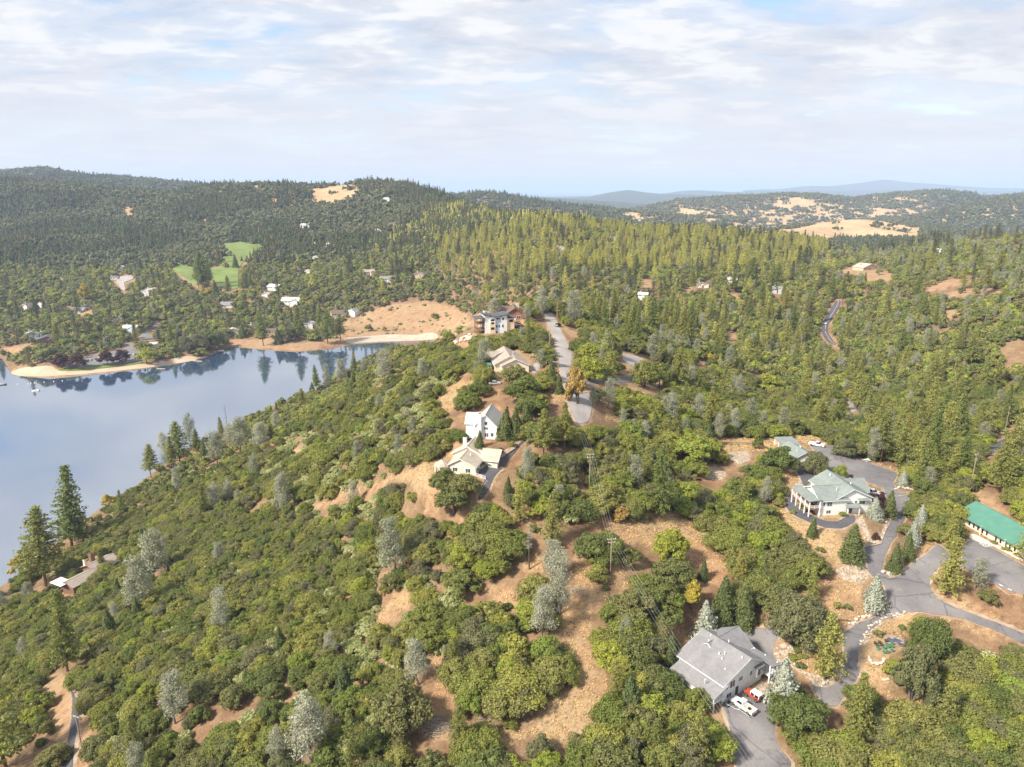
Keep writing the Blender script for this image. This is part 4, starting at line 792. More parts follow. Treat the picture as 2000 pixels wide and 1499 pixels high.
 ('pine', 335, 912, 852, 1.2, 'dark pine left of the full shoreline pine'), ('pine', 385, 888, 838, 1.2, 'dark pine right of the full shoreline pine'), ('cedar', 400, 898, 860, 1.0, 'dark cedar under the shoreline silver pines'), ('grey_pine', 448, 872, 826, 1.1, 'pale pine between the small dark pine and the middle silver pine'), ('pine', 530, 862, 828, 1.1, 'small pine at the uphill end of the shoreline'), ('grey_pine', 540, 842, 802, 1.0, 'silver pine at the water beyond the shoreline row'), ('pine', 590, 800, 758, 1.0, 'dark pine where the shore narrows'), ('pine', 62, 1150, 1058, 1.1, 'shorter dark pine beside the bare trunked lakeside pine'), ('pine', 165, 1062, 985, 1.1, 'dark pine behind the tallest lake pine'),
 ('dark_oak', 368, 692, 656, .9, 'dark oak at the water right of the boat ramp'), ('dark_oak', 388, 689, 650, .9, 'dark oak second right of the boat ramp'), ('oak', 408, 684, 648, .9, 'dark oak above the long dock'), ('dark_oak', 428, 679, 645, .9, 'dark oak behind the moored boats'), ('pine', 515, 676, 606, 1.1, 'tall pine at the tip of the bay'), ('pine', 640, 672, 603, 1.1, 'tall pine on the bank near the dam'), ('pine', 665, 668, 612, 1.1, 'pine beside the end of the dam'), ('dark_oak', 562, 668, 636, .9, 'dark oak on the bare bank of the bay'),
 ('dark_oak', 1592, 925, 880, .9, 'bushy grey green tree in front of the white garage'), ('oak', 1522, 925, 872, 1.0, 'oak in front of the white garage corner'), ('dark_oak', 1650, 892, 855, 1.0, 'dark round oak at the edge of the asphalt yard'),
 ('oak', 1812, 1285, 1205, .62, 'oak at the corner of the garden plot'), ('oak', 788, 1430, 1340, .85, 'large round oak beside the straw clearing'), ('oak', 868, 960, 915, 1.0, 'oak hiding the end of the cream house'), ('oak', 908, 970, 925, 1.05, 'oak below the white fence of the cream house'), ('oak', 888, 1000, 945, 1.1, 'lower oak of the clump under the cream house'),
]
HT = []     # placed: species, x, y, z, scale height, scale width, label, px box
for sp, bx, by, ty, wf, lab in HAND:
    p = g(bx, by); d = project(p.x, p.y, p.z)[2]
    rx, fy, rz = ray(bx, ty); ztop = CAMZ + p.y * rz / fy; h = max(1.5, ztop - p.z)
    HT.append((sp, p.x, p.y, p.z, h, wf, lab, (bx, by, ty, d)))
KIND = {'oak': 'oak_tree', 'dark_oak': 'oak_tree', 'bright': 'oak_tree', 'yellow': 'autumn_tree', 'plum': 'plum_tree', 'rust': 'autumn_tree', 'pine': 'pine_tree', 'gold_pine': 'pine_tree', 'cedar': 'cedar_tree', 'blue_cedar': 'spruce_tree', 'grey_pine': 'grey_pine_tree', 'manzanita': 'chaparral_shrub', 'bush': 'shrub'}
NCOUNT = {}
def plant(sp, x, y, z, h, wf, label, group=None, rot=None, idx=None):
    L = PROTO[(sp, 1)]; idx = NCOUNT.get(sp, 0) if idx is None else idx; NCOUNT[sp] = NCOUNT.get(sp, 0) + 1
    cm, tm, ph, pr = L[idx % len(L)][:4]
    nm = KIND[sp]; e = empty(nm, (x, y, z), random.random() * 6.28 if rot is None else rot)
    e.rotation_euler = (random.gauss(0, .035), random.gauss(0, .035), e.rotation_euler[2]); s = h / ph; e.scale = (s * wf, s * wf, s)
    co = link(bpy.data.objects.new('crown', cm), e); to = link(bpy.data.objects.new('trunk', tm), e)
    tag(e, label, 'shrub' if 'shrub' in nm else 'tree', group); return e
for sp, x, y, z, h, wf, lab, box in HT: plant(sp, x, y, z, h, wf, lab)

# ------------------------------------------------------------------ scattered woodland
SPN = ['oak', 'dark_oak', 'bright', 'pine', 'gold_pine', 'cedar', 'grey_pine', 'manzanita', 'yellow', 'rust']
SIZE = {'oak': (4.0, 7.4), 'dark_oak': (4.2, 7.0), 'bright': (4.2, 7.2), 'pine': (8, 25), 'gold_pine': (7, 22), 'cedar': (6, 12), 'grey_pine': (8, 14), 'manzanita': (1.6, 3.0), 'yellow': (5, 7), 'rust': (4, 6)}
MIX = {  # region: weights in the order of SPN
 'slope':   (.66, .09, .050, .004, .000, .008, .008, .18, .000, .000),
 'manz':    (.22, .05, .020, .000, .000, .000, .010, .70, .000, .000),
 'ridge':   (.66, .10, .110, .008, .022, .012, .018, .06, .000, .003),
 'midright': (.60, .10, .180, .020, .040, .008, .045, .02, .001, .002),
 'piney':   (.61, .08, .130, .040, .085, .006, .035, .02, .001, .003),
 'hillright': (.70, .14, .045, .022, .022, .010, .070, .00, .000, .000),
 'valley':  (.60, .16, .060, .075, .055, .012, .030, .00, .003, .003),
 'sunspur': (.34, .06, .100, .070, .380, .010, .015, .00, .002, .003),  # many gold pines, whose far needle colour carries the sunlight here
 'village': (.57, .25, .050, .050, .015, .018, .015, .00, .010, .006),
 'lefthill': (.55, .30, .020, .100, .015, .010, .010, .00, .001, .000),
}
MANZ = raster([[(540, 1000), (560, 900), (640, 830), (700, 840), (760, 800), (800, 790), (830, 800), (780, 850), (730, 900), (760, 950), (700, 1000), (700, 1060), (660, 1100), (640, 1060), (690, 1020), (620, 1020)], [(680, 1180), (760, 1150), (720, 1250), (690, 1290), (660, 1270)], [(760, 790), (800, 730), (900, 690), (880, 740), (820, 780)]])
DAM = raster([c2((120, 870), (230, 820), (330, 775), (440, 765), (560, 780), (680, 800), (760, 850), (790, 900), (700, 940), (560, 930), (330, 940), (70, 965), (0, 960), (0, 900))])
def region(u, v, Y):
    r = np.full(len(u), 'slope', dtype=object)
    r[(v < 1500) & (u > 880)] = 'ridge'
    r[(u > 1150) & (v < 960) & (v > 600)] = 'midright'
    r[(u > 1530) & (v < 960) & (v > 690)] = 'piney'
    r[(u > 1150) & (v <= 700) & (Y > 420)] = 'valley'
    r[(u > 1560) & (v <= 720) & (Y > 380)] = 'hillright'
    r[(v <= 610) & (u > 840) & (u < 1560) & (Y > 480)] = 'valley'
    edge = 545 - 0.02 * (u - 900)
    r[(v <= edge) & (u > 840) & (u < 1600) & (Y > 850)] = 'sunspur'
    r[(u <= 870) & (Y > 640)] = 'village'
    r[(u <= 700) & (v < 490) & (Y > 1250)] = 'lefthill'
    r[mask_at(MANZ, u, v) & (Y < 600)] = 'manz'
    return r
def scatter(Y0, Y1, sp_, seed, wid=.86):
    R_ = np.random.default_rng(seed); X, Y = [], []
    for yy in np.arange(Y0, Y1, sp_):
        xs = np.arange(-wid * yy - 25, wid * yy + 25, sp_); X.append(xs + (R_.random() * sp_)); Y.append(np.full(len(xs), yy))
    X = np.concatenate(X); Y = np.concatenate(Y); X = X + R_.uniform(-.48, .48, len(X)) * sp_; Y = Y + R_.uniform(-.48, .48, len(Y)) * sp_
    Z = H(X, Y); u, v, d = project(X, Y, Z)
    k = (u > -170) & (u < 2170) & (v < 1640) & (Z > .6)
    X, Y, Z, u, v, d = (q[k] for q in (X, Y, Z, u, v, d))
    nw_ = vnoise(X, Y, 170.); reg = region(u + 130 * nw_, v - 6 * FPX / d * .5 + np.where(Y > 500, 34 * nw_, 0), Y); n = len(X); rr = R_.random(n); cl_ = vnoise(X, Y, 38.0) ; spi = np.zeros(n, int)
    rr = np.clip(rr * .82 + (cl_ + .5) * .18, 0, .9999); rr = np.argsort(np.argsort(rr)) / n
    for name, w in MIX.items():
        m = reg == name; cw = np.cumsum(w) / sum(w)
        if m.any(): q = rr[m]; q = np.argsort(np.argsort(q)) / max(1, len(q)); spi[m] = np.searchsorted(cw, q, side='right')
    spi = np.clip(spi, 0, len(SPN) - 1)
    lo = np.array([SIZE[s][0] for s in SPN])[spi]; hi = np.array([SIZE[s][1] for s in SPN])[spi]
    far = np.clip((Y - 350) / 500, 0, 1)
    lo = np.where((reg == 'slope') & (spi < 3), 3.2, lo); hi = np.where((reg == 'slope') & (spi < 3), 6.2, hi)
    hi = np.where((reg == 'village') & (spi < 3), 10.0, hi)
    tall = np.isin(spi, (3, 4, 5, 6)); h = (lo + (hi - lo) * R_.random(n) ** np.where(tall, 1.35, 1.0)) * (1 + far * np.where(tall, .10, .10))
    # keep open ground, roads and buildings visible
    rad = np.where(tall, h * .17, np.where(spi == 7, 1.9, h * .52)); pr = rad * FPX / d
    um, vm, _ = project(X, Y, Z + h * .55); ut, vt, _ = project(X, Y, Z + h * .9)
    bad = mask_at(HARD, u, v) | mask_at(HARD, um, vm) | mask_at(HARD, ut, vt) | mask_at(HARD, um - pr * .9, vm) | mask_at(HARD, um + pr * .9, vm) | (Y < 420) & (mask_at(HARD, um, vm - pr * .9) | mask_at(HARD, um - pr * .65, vm - pr * .65) | mask_at(HARD, um + pr * .65, vm - pr * .65))
    so = mask_at(SOFT, um, vm) | mask_at(SOFT, u, v) | (Y < 700) & (mask_at(SOFT, ut, vt) | mask_at(SOFT, um - pr * .45, vm) | mask_at(SOFT, um + pr * .45, vm))
    sm = so & mask_at(DAM, um, vm) & (R_.random(n) < .22)
    bad |= so & ~sm & (R_.random(n) > .02)
    spi[sm] = 7; h[sm] = R_.uniform(1.2, 3.2, int(sm.sum()))
    bad |= mask_at(VILL, um, vm) | mask_at(VILL, ut, vt)
    bad |= mask_at(LAKE_M, um, vm) & (Y < 640) & ~((R_.random(n) < .15) & tall)
    bad |= (Y < 1150) & (Y > 200) & (X < 120) & (poly_sd(X, Y, LAKE) < 3)
    for sp2, hx, hy, hz_, hh, wf, _l, (bx, by, ty, dd) in HT:
        r2 = hh * .28 * wf if sp2 not in ('oak', 'dark_oak', 'bright') else hh * .5 * wf
        bad |= np.hypot(X - hx, Y - hy) < (rad + r2) * .62
        hw = r2 * FPX / dd * .9
        bad |= (d < dd) & (np.abs(um - bx) < hw + pr * .5) & (vt < by - (by - ty) * .30) & (vm > ty)
    gap = (np.isin(reg, ('slope', 'ridge', 'midright', 'hillright'))) & (fbm(X + 31, Y - 17, 30., 3) > np.where(reg == 'ridge', np.where(u > 1600, .6, .31), np.where(reg == 'hillright', .38, .31))) & (R_.random(n) < .85); bad |= gap
    k = ~bad
    return [dict(sp=SPN[a], x=b, y=c, z=e, h=f, d=q, u=s, v=t_, reg=w_) for a, b, c, e, f, q, s, t_, w_ in zip(spi[k], X[k], Y[k], Z[k], h[k], d[k], um[k], vm[k], reg[k])]
near = scatter(92, 345, 3.75, 11) ; mid_ = scatter(345, 640, 5.2, 12); far_ = scatter(640, 1300, 7.6, 13)
# far shrubs filling between the crowns near the camera
under = [t_ for t_ in scatter(92, 300, 6.5, 15) if t_['sp'] in ('oak', 'dark_oak')]
for t_ in under: t_['h'] *= .45
ALL = near + mid_ + far_
print('trees', len(near), len(mid_), len(far_), len(under))
LAB = {
 ('oak_tree', 'slope'): ('rounded green oak in the dense wood on the slope above the lake', 'oaks on the lake slope'),
 ('oak_tree', 'manz'): ('green oak standing among the pale chaparral on the lake slope', 'oaks in the chaparral'),
 ('oak_tree', 'ridge'): ('rounded green oak on the ridge top around the clearings', 'oaks on the ridge'),
 ('oak_tree', 'midright'): ('green oak in the woods between the ridge road and the green roofed houses', 'oaks behind the ridge'),
 ('oak_tree', 'piney'): ('green oak under the pines near the highway', 'oaks under the pines'),
 ('oak_tree', 'hillright'): ('oak on the hillside beyond the valley road', 'oaks on the far hillside'),
 ('pine_tree', 'slope'): ('pine rising from the oaks on the slope above the lake', 'pines on the lake slope'), ('pine_tree', 'manz'): ('pine in the pale chaparral', 'pines in the chaparral'),
 ('pine_tree', 'ridge'): ('yellow green pine among the oaks on the ridge', 'pines on the ridge'), ('pine_tree', 'midright'): ('yellow green pine rising above the woods behind the ridge road', 'pines behind the ridge'),
 ('pine_tree', 'piney'): ('yellow green pine in the stand near the highway', 'pines near the highway'), ('pine_tree', 'hillright'): ('pine on the hillside beyond the valley road', 'pines on the far hillside'), ('pine_tree', 'valley'): ('dark pine in the valley behind the ridge', 'pines in the valley'),
 ('pine_tree', 'village'): ('dark pine among the village houses across the lake', 'pines in the village'),
 ('grey_pine_tree', 'slope'): ('small silver pine scattered in the oaks above the lake', 'silver pines on the lake slope'), ('grey_pine_tree', 'manz'): ('small silver pine in the pale chaparral', 'silver pines in the chaparral'), ('grey_pine_tree', 'ridge'): ('small silver pine among the oaks on the ridge', 'silver pines on the ridge'),
 ('grey_pine_tree', 'midright'): ('silver pine in the woods behind the ridge road', 'silver pines behind the ridge'), ('grey_pine_tree', 'piney'): ('silver pine in the pine stand near the highway', 'silver pines near the highway'), ('grey_pine_tree', 'hillright'): ('silver pine on the hillside beyond the valley road', 'silver pines on the far hillside'), ('grey_pine_tree', 'valley'): ('silver pine in the valley behind the ridge', 'silver pines in the valley'),
 ('cedar_tree', 'slope'): ('dark cedar tucked in the oaks above the lake', 'cedars on the lake slope'), ('cedar_tree', 'ridge'): ('dark cedar among the oaks on the ridge', 'cedars on the ridge'), ('cedar_tree', 'midright'): ('dark cedar in the woods behind the ridge road', 'cedars behind the ridge'), ('cedar_tree', 'piney'): ('dark cedar in the pine stand near the highway', 'cedars near the highway'),
 ('cedar_tree', 'hillright'): ('dark cedar on the hillside beyond the valley road', 'cedars on the far hillside'), ('cedar_tree', 'valley'): ('dark cedar in the valley behind the ridge', 'cedars in the valley'), ('cedar_tree', 'village'): ('dark cedar among the village houses', 'cedars in the village'),
 ('chaparral_shrub', 'slope'): ('pale olive shrub between the oaks above the lake', 'shrubs on the lake slope'), ('chaparral_shrub', 'manz'): ('pale yellow green shrub in the open chaparral band', 'shrubs in the chaparral band'), ('chaparral_shrub', 'ridge'): ('pale shrub beside the oaks on the ridge', 'shrubs on the ridge'), ('chaparral_shrub', 'midright'): ('pale shrub in the woods behind the ridge road', 'shrubs behind the ridge'),
}
byk = {}
for t_ in ALL + under: byk.setdefault(KIND[t_['sp']], []).append(t_)
single, mass = [], []
for kd, L in byk.items():
    vis = sorted(L, key=lambda t_: -(t_['h'] / t_['d']) * (1 if (-20 < t_['u'] < 2020 and -10 < t_['v'] < 1530) else 0.0001))
    cap = {'oak_tree': 300 - sum(KIND[q[0]] == 'oak_tree' for q in HT), 'pine_tree': 250, 'grey_pine_tree': 200, 'chaparral_shrub': 260, 'cedar_tree': 140}.get(kd, 60)
    cap = min(cap, sum(1 for t_ in L if (-20 < t_['u'] < 2020 and -10 < t_['v'] < 1530)))
    single += vis[:cap]; mass += vis[cap:]
NAMED = {}
SHORT = {'oak_tree': 'oak', 'pine_tree': 'pine', 'cedar_tree': 'cedar', 'grey_pine_tree': 'silver pine', 'chaparral_shrub': 'pale shrub', 'autumn_tree': 'autumn tree'}
MARKS = [((bx, (by + ty) / 2), lab) for _s, _x, _y, _z, _h, _w, lab, (bx, by, ty, _d) in HT] + [((1420, 1300), 'white house with the wide grey roof'), ((1630, 965), 'white house with the grey green roof'), ((1560, 905), 'white garage'), ((1950, 1040), 'long teal roofed hall'), ((905, 895), 'cream house on the ridge'), ((950, 830), 'white two storey house'), ((1000, 705), 'tan roofed ridge house'), ((965, 630), 'many storeyed house'), ((175, 1105), 'brown lakeside house'), ((1250, 1040), 'orange clearing'), ((1110, 1280), 'straw clearing'), ((855, 1410), 'big brush pile'), ((1150, 920), 'utility pole in the oaks'), ((1190, 1090), 'utility pole by the orange clearing'), ((160, 1430), 'utility pole by the narrow lane'), ((1740, 1260), 'garden plot'), ((1470, 1440), 'asphalt apron'), ((1630, 640), 'bend of the valley road'), ((1960, 860), 'highway stretch'), ((820, 780), 'orange yard on the ridge'), ((1090, 690), 'pale ridge road'), ((1240, 705), 'pale turnout'), ((115, 1380), 'bare bank by the lane'), ((1770, 1110), 'drive junction'), ((1690, 535), 'tan knoll'), ((1900, 610), 'lone hillside pole'), ((1645, 795), 'pale dirt track'), ((1590, 860), 'white pickup in the yard')]
for kd in SHORT:
    pool = [t_ for t_ in single if KIND[t_['sp']] == kd]; WISH = {}
    for (mx_, my_), lab in MARKS:
        for rel, (dx, dy) in (('just left of', (-1, 0)), ('just right of', (1, 0)), ('just above', (0, -1)), ('just below', (0, 1)), ('below left of', (-.7, .7)), ('below right of', (.7, .7)), ('above left of', (-.7, -.7)), ('above right of', (.7, -.7))):
            cand = []
            for q, t_ in enumerate(pool):
                ex, ey = t_['u'] - mx_, t_['v'] - my_; al = ex * dx + ey * dy; ac = abs(ex * dy - ey * dx)
                if 6 < al < 190 and ac < al * .42: cand.append((al + ac, q))
            cand.sort()
            for rank, (_d, q) in zip(('', 'second ', 'third '), cand):
                txt = rank + SHORT[kd] + ' ' + rel + ' the ' + lab
                if len(txt.split()) <= 16: WISH.setdefault(q, []).append((len(rank), _d, txt))
    for q, L in WISH.items(): NAMED[id(pool[q])] = min(L)[2]
for t_ in single:
    kd = KIND[t_['sp']]; lab, grp = LAB.get((kd, t_['reg']), (None, None))
    if lab is None:
        where = {'slope': 'on the slope above the lake', 'manz': 'in the pale chaparral', 'ridge': 'on the ridge', 'midright': 'in the woods behind the ridge road', 'piney': 'in the pine stand near the highway', 'hillright': 'on the hillside beyond the valley road', 'valley': 'in the dark valley behind the ridge', 'sunspur': 'on the sunlit pine spur', 'village': 'among the village houses across the lake', 'lefthill': 'on the wooded hill beyond the village'}[t_['reg']]
        nm = {'autumn_tree': 'yellow or rusty autumn tree', 'oak_tree': 'round oak', 'pine_tree': 'tall pine', 'cedar_tree': 'dark cedar', 'grey_pine_tree': 'silver pine', 'chaparral_shrub': 'pale shrub'}[kd]
        lab = nm + ' ' + where; grp = nm + 's ' + where
    if id(t_) in NAMED: lab = NAMED[id(t_)]
    w = random.uniform(.85, 1.2) if kd in ('oak_tree', 'chaparral_shrub') else random.uniform(.85, 1.1)
    plant(t_['sp'], t_['x'], t_['y'], t_['z'] - .1, t_['h'], w * (1.1 if kd == 'oak_tree' else 1), lab, grp)

# the rest of the woodland: real trees, spread by geometry nodes, one mass per kind
def proto_obj(name, c, t, lm, bm_):
    V = np.concatenate(c.V + t.V); nc = c.n; F = c.F + [[i + nc for i in f] for f in t.F]
    me = mesh(name, V, F, [M[lm], M[bm_]]); me.polygons.foreach_set('material_index', [0] * len(c.F) + [1] * len(t.F))
    return bpy.data.objects.new(name, me)
def gn_mass(name, coll, P, idx, rot, scl, label):
    me = bpy.data.meshes.new(name); me.from_pydata(np.asarray(P).tolist(), [], [])
    for nm, arr, ty in (('pick', idx, 'INT'), ('spin', rot, 'FLOAT'), ('tilt', rng.normal(0, .04, len(P)), 'FLOAT')):
        a = me.attributes.new(nm, ty, 'POINT'); a.data.foreach_set('value', np.asarray(arr, dtype=np.int32 if ty == 'INT' else np.float32))
    a = me.attributes.new('grow', 'FLOAT_VECTOR', 'POINT'); a.data.foreach_set('vector', np.asarray(scl, dtype=np.float32).ravel())
    o = link(bpy.data.objects.new(name, me)); tag(o, label, kind='stuff')
    ng = bpy.data.node_groups.new(name, 'GeometryNodeTree'); ng.interface.new_socket('Geometry', in_out='INPUT', socket_type='NodeSocketGeometry'); ng.interface.new_socket('Geometry', in_out='OUTPUT', socket_type='NodeSocketGeometry')
    N_ = ng.nodes; gi = N_.new('NodeGroupInput'); go = N_.new('NodeGroupOutput'); ip = N_.new('GeometryNodeInstanceOnPoints'); ci = N_.new('GeometryNodeCollectionInfo')
    ci.inputs['Collection'].default_value = coll; ci.inputs['Separate Children'].default_value = True; ci.inputs['Reset Children'].default_value = True
    def attr(nm, dt):
        q = N_.new('GeometryNodeInputNamedAttribute'); q.data_type = dt; q.inputs['Name'].default_value = nm; return q.outputs['Attribute']
    cx_ = N_.new('ShaderNodeCombineXYZ'); ng.links.new(attr('spin', 'FLOAT'), cx_.inputs['Z'])
    ng.links.new(attr('tilt', 'FLOAT'), cx_.inputs['X']); e2r = N_.new('FunctionNodeEulerToRotation'); ng.links.new(cx_.outputs[0], e2r.inputs[0])
    ng.links.new(gi.outputs[0], ip.inputs['Points']); ng.links.new(ci.outputs[0], ip.inputs['Instance']); ip.inputs['Pick Instance'].default_value = True
    ng.links.new(attr('pick', 'INT'), ip.inputs['Instance Index']); ng.links.new(e2r.outputs[0], ip.inputs['Rotation']); ng.links.new(attr('grow', 'FLOAT_VECTOR'), ip.inputs['Scale'])
    ng.links.new(ip.outputs[0], go.inputs[0])
    md = o.modifiers.new('spread', 'NODES'); md.node_group = ng
    return o
MASSN = {'oak_tree': ('oak_woodland', 'dense oak woodland covering the slopes and valley'), 'pine_tree': ('pine_forest', 'pine forest filling the valley and the sunlit spur'), 'grey_pine_tree': ('grey_pine_wood', 'silvery pines dotted over the distant slopes'), 'chaparral_shrub': ('chaparral', 'low pale chaparral scrub between the trees'), 'cedar_tree': ('cedar_wood', 'dark cedars mixed through the distant forest'), 'autumn_tree': ('autumn_wood', 'yellow and rusty autumn trees in the distance')}
bymass = {}
for t_ in mass: bymass.setdefault(KIND[t_['sp']], []).append(t_)
for kd, L in bymass.items():
    nm, lab = MASSN[kd]; coll = bpy.data.collections.new(nm + '_kinds'); order = []
    sps = sorted({(t_['sp'], 1 if t_['d'] < 430 and (t_['sp'], 1) in PROTO else 0) for t_ in L})
    for sp, lod in sps:
        if (sp, lod) not in PROTO: lod = 1
        for q, pr_ in enumerate(PROTO[(sp, lod)]):
            if (sp, lod, q) in order: continue
            order.append((sp, lod, q)); coll.objects.link(proto_obj('%s_%03d' % (nm, len(order) - 1), *pr_[4:8]))
    P_, I_, S_ = [], [], []
    for t_ in L:
        lod = 1 if t_['d'] < 430 and (t_['sp'], 1) in PROTO else 0
        if (t_['sp'], lod) not in PROTO: lod = 1
        c_ = PROTO[(t_['sp'], lod)]; q = random.randrange(len(c_)); s = t_['h'] / c_[q][2]; w = s * (random.uniform(.85, 1.15) * 1.04 if kd == 'oak_tree' else random.uniform(.8, 1.4))
        P_.append((t_['x'], t_['y'], t_['z'] - .2)); I_.append(order.index((t_['sp'], lod, q))); S_.append((w, w, s))
    gn_mass(nm, coll, P_, I_, [random.random() * 6.28 for _ in P_], S_, lab)

# ------------------------------------------------------------------ far forest: clumps of many small crowns
def clump(seed, kinds, n, wid, hs):
    """a plot of n small crowns; kinds = weights (round, cone)"""
    r = np.random.default_rng(seed); cs = [TB(seed * 7 + q) for q in range(2)]
    for i in range(n):
        x, y = r.uniform(-wid / 2, wid / 2, 2); hgt = r.uniform(*hs); q = int(r.random() < .42); b = cs[q]
        if r.random() < kinds[0]:
            rad = hgt * .52
            for e in range(3):
                p = np.array([x, y, hgt * .55]) + r.normal(size=3) * rad * .38; b.lobe(p, (rad * .72, rad * .72, rad * .66), 16, .85, .92)
        else:
            hgt *= 1.9; rad = hgt * .20; m = 50; f = r.random(m) ** 1.1; an = r.random(m) * 6.28; rr = rad * (1 - f) ** .8 * r.uniform(.6, 1.05, m) + .25
            C = np.c_[x + np.cos(an) * rr, y + np.sin(an) * rr, hgt * (.12 + .88 * f)]; b.leaves(C, np.c_[np.cos(an), np.sin(an), np.full(m, .6)], 1.0, .45)
            b.add([(x, y, hgt)] + [(x + math.cos(k * 1.257) * rad * .7, y + math.sin(k * 1.257) * rad * .7, hgt * .12) for k in range(5)], [[0, 1 + k, 1 + (k + 1) % 5] for k in range(5)])
    return cs
def clump_obj(name, cs, m0, m1):
    V = np.concatenate(cs[0].V + cs[1].V); n0 = cs[0].n; F = cs[0].F + [[i + n0 for i in f] for f in cs[1].F]
    me = mesh(name, V, F, [M[m0], M[m1]]); me.polygons.foreach_set('material_index', [0] * len(cs[0].F) + [1] * len(cs[1].F)); return bpy.data.objects.new(name, me)
coll = bpy.data.collections.new('far_forest_kinds'); FK = []
def fk(kind, n_, fn, m0, m1):
    for q in range(n_): coll.objects.link(clump_obj('far_%03d' % len(FK), fn(len(FK) * 31 + 9000), m0, m1)); FK.append(kind)
fk('mix', 4, lambda s: clump(s, (.65, .35), 13, 27, (7, 11)), 'far_oak_leaf', 'far_pine_needle')
fk('pine', 4, lambda s: clump(s, (.5, .5), 14, 26, (7, 12)), 'far_pine_needle', 'cedar_leaf')
fk('oak', 4, lambda s: clump(s, (.93, .07), 12, 27, (7, 10)), 'far_oak_leaf', 'dark_oak_leaf')
fk('spot', 4, lambda s: clump(s, (1, 0), 4, 24, (8, 12)), 'dark_oak_leaf', 'far_oak_leaf')
fk('gold', 3, lambda s: clump(s, (.25, .75), 14, 26, (7, 12)), 'far_sunlit_needle', 'far_pine_needle')  # spur clumps with the sunlight painted into their needles
P_, I_, S_ = [], [], []
R_ = np.random.default_rng(21)
for Y0, Y1, st in ((1290, 2500, 20), (2500, 3700, 27), (3700, 5700, 38)):
    for yy in np.arange(Y0, Y1, st):
        xs = np.arange(-.86 * yy, .86 * yy, st); xs = xs + R_.uniform(-.5, .5, len(xs)) * st; ys = yy + R_.uniform(-.5, .5, len(xs)) * st
        zs = H(xs, ys); u, v, d = project(xs, ys, zs); keep = (u > -120) & (u < 2120)
        soft = (mask_at(SOFT, u, v - 2) | (ys > 1300) & (mask_at(SOFT, u, v - 7) | mask_at(SOFT, u, v - 12)) | mask_at(HARD, u, v - 4) | mask_at(HARD, u, v - 9) | mask_at(VILL, u, v - 6)) & (ys < 2700)
        nz = vnoise(xs, ys, 150.) + .6 * vnoise(xs, ys, 55.)
        for x, y, z, a, b, so, nn in zip(xs[keep], ys[keep], zs[keep], u[keep], v[keep], soft[keep], nz[keep]):
            if so and R_.random() > .05: continue
            sc_ = 1.0 if y < 2500 else (1.3 if y < 3700 else 1.8)
            sav = a > 1190 and y > 1900 and b < 470
            if sav and a < 1800 - max(0, (b - 400)) * 2.2 + (60 if y < 4300 else 0):
                if nn < -.20: 
                    if R_.random() > .16: continue
                    k = 'spot'
                else: k = 'oak' if R_.random() < .65 else 'spot'
                if y > 3700: sc_ = 1.45
            elif sav: k = 'oak' if R_.random() < .8 else 'mix'
            elif 840 < a + 150 * nn < 1600 and y < 1750: k = 'gold' if R_.random() < .5 else ('oak' if R_.random() < .6 else 'pine')
            elif a > 1600: k = 'oak' if R_.random() < .7 else 'mix'
            elif a > 840: k = 'mix' if R_.random() < .45 else ('oak' if R_.random() < .7 else 'pine')
            else: k = ('pine' if nn > .38 else 'mix' if nn > .05 else 'oak')
            P_.append((x, y, z - .4)); I_.append(int(R_.choice([q for q, kk in enumerate(FK) if kk == k]))); s = sc_ * R_.uniform(.8, 1.2); S_.append((s, s, s * R_.uniform(.85, 1.15) / (1 if sc_ < 1.2 else sc_ ** .45)))
print('clumps', len(P_))
gn_mass('far_forest', coll, P_, I_, R_.random(len(P_)) * 6.28, S_, 'distant oak and pine forest clothing the far hills')

# ------------------------------------------------------------------ buildings
def bxv(x0, x1, y0, y1, z0, z1):
    V = [(x0, y0, z0), (x1, y0, z0), (x1, y1, z0), (x0, y1, z0), (x0, y0, z1), (x1, y0, z1), (x1, y1, z1), (x0, y1, z1)]
    return V, [[0, 3, 2, 1], [4, 5, 6, 7], [0, 1, 5, 4], [1, 2, 6, 5], [2, 3, 7, 6], [3, 0, 4, 7]]
class PB:
    def __init__(s): s.V = []; s.F = []
    def add(s, V, F): n = len(s.V); s.V += [tuple(v) for v in V]; s.F += [[i + n for i in f] for f in F]; return s
    def box(s, *a): return s.add(*bxv(*a))
    def bar(s, p0, p1, r, k=6):
        p0 = Vector(p0); p1 = Vector(p1); ax = (p1 - p0).normalized(); u = ax.cross(Vector((.3, .2, 1)) if abs(ax.z) < .9 else Vector((1, .2, 0))).normalized(); w = ax.cross(u); n = len(s.V)
        for p in (p0, p1):
            for e in range(k): a = 6.283185 * e / k; s.V.append(tuple(p + (u * math.cos(a) + w * math.sin(a)) * r))
        s.F += [[n + e, n + (e + 1) % k, n + k + (e + 1) % k, n + k + e] for e in range(k)] + [[n + e for e in range(k)][::-1], [n + k + e for e in range(k)]]; return s
    def put(s, name, mat, parent=None, smooth=False): return mobj(name, s.V, s.F, M[mat] if isinstance(mat, str) else mat, parent, smooth)
def box(parent, name, mat, *a): return PB().box(*a).put(name, mat, parent)
for nm, c in {'white_wall': (.74, .74, .72), 'cream_wall': (.72, .64, .52), 'tan_wall': (.52, .42, .30), 'grey_wall': (.45, .45, .45), 'brown_wall': (.20, .115, .075), 'red_wood': (.33, .14, .075), 'blue_wall': (.52, .62, .72), 'peach_wall': (.74, .58, .42), 'white_paint': (.78, .78, .77), 'dark_trim': (.06, .055, .055), 'deck_wood': (.28, .155, .09), 'stone_pale': (.55, .47, .38)}.items(): plain(nm, c, .75, .10, .9)
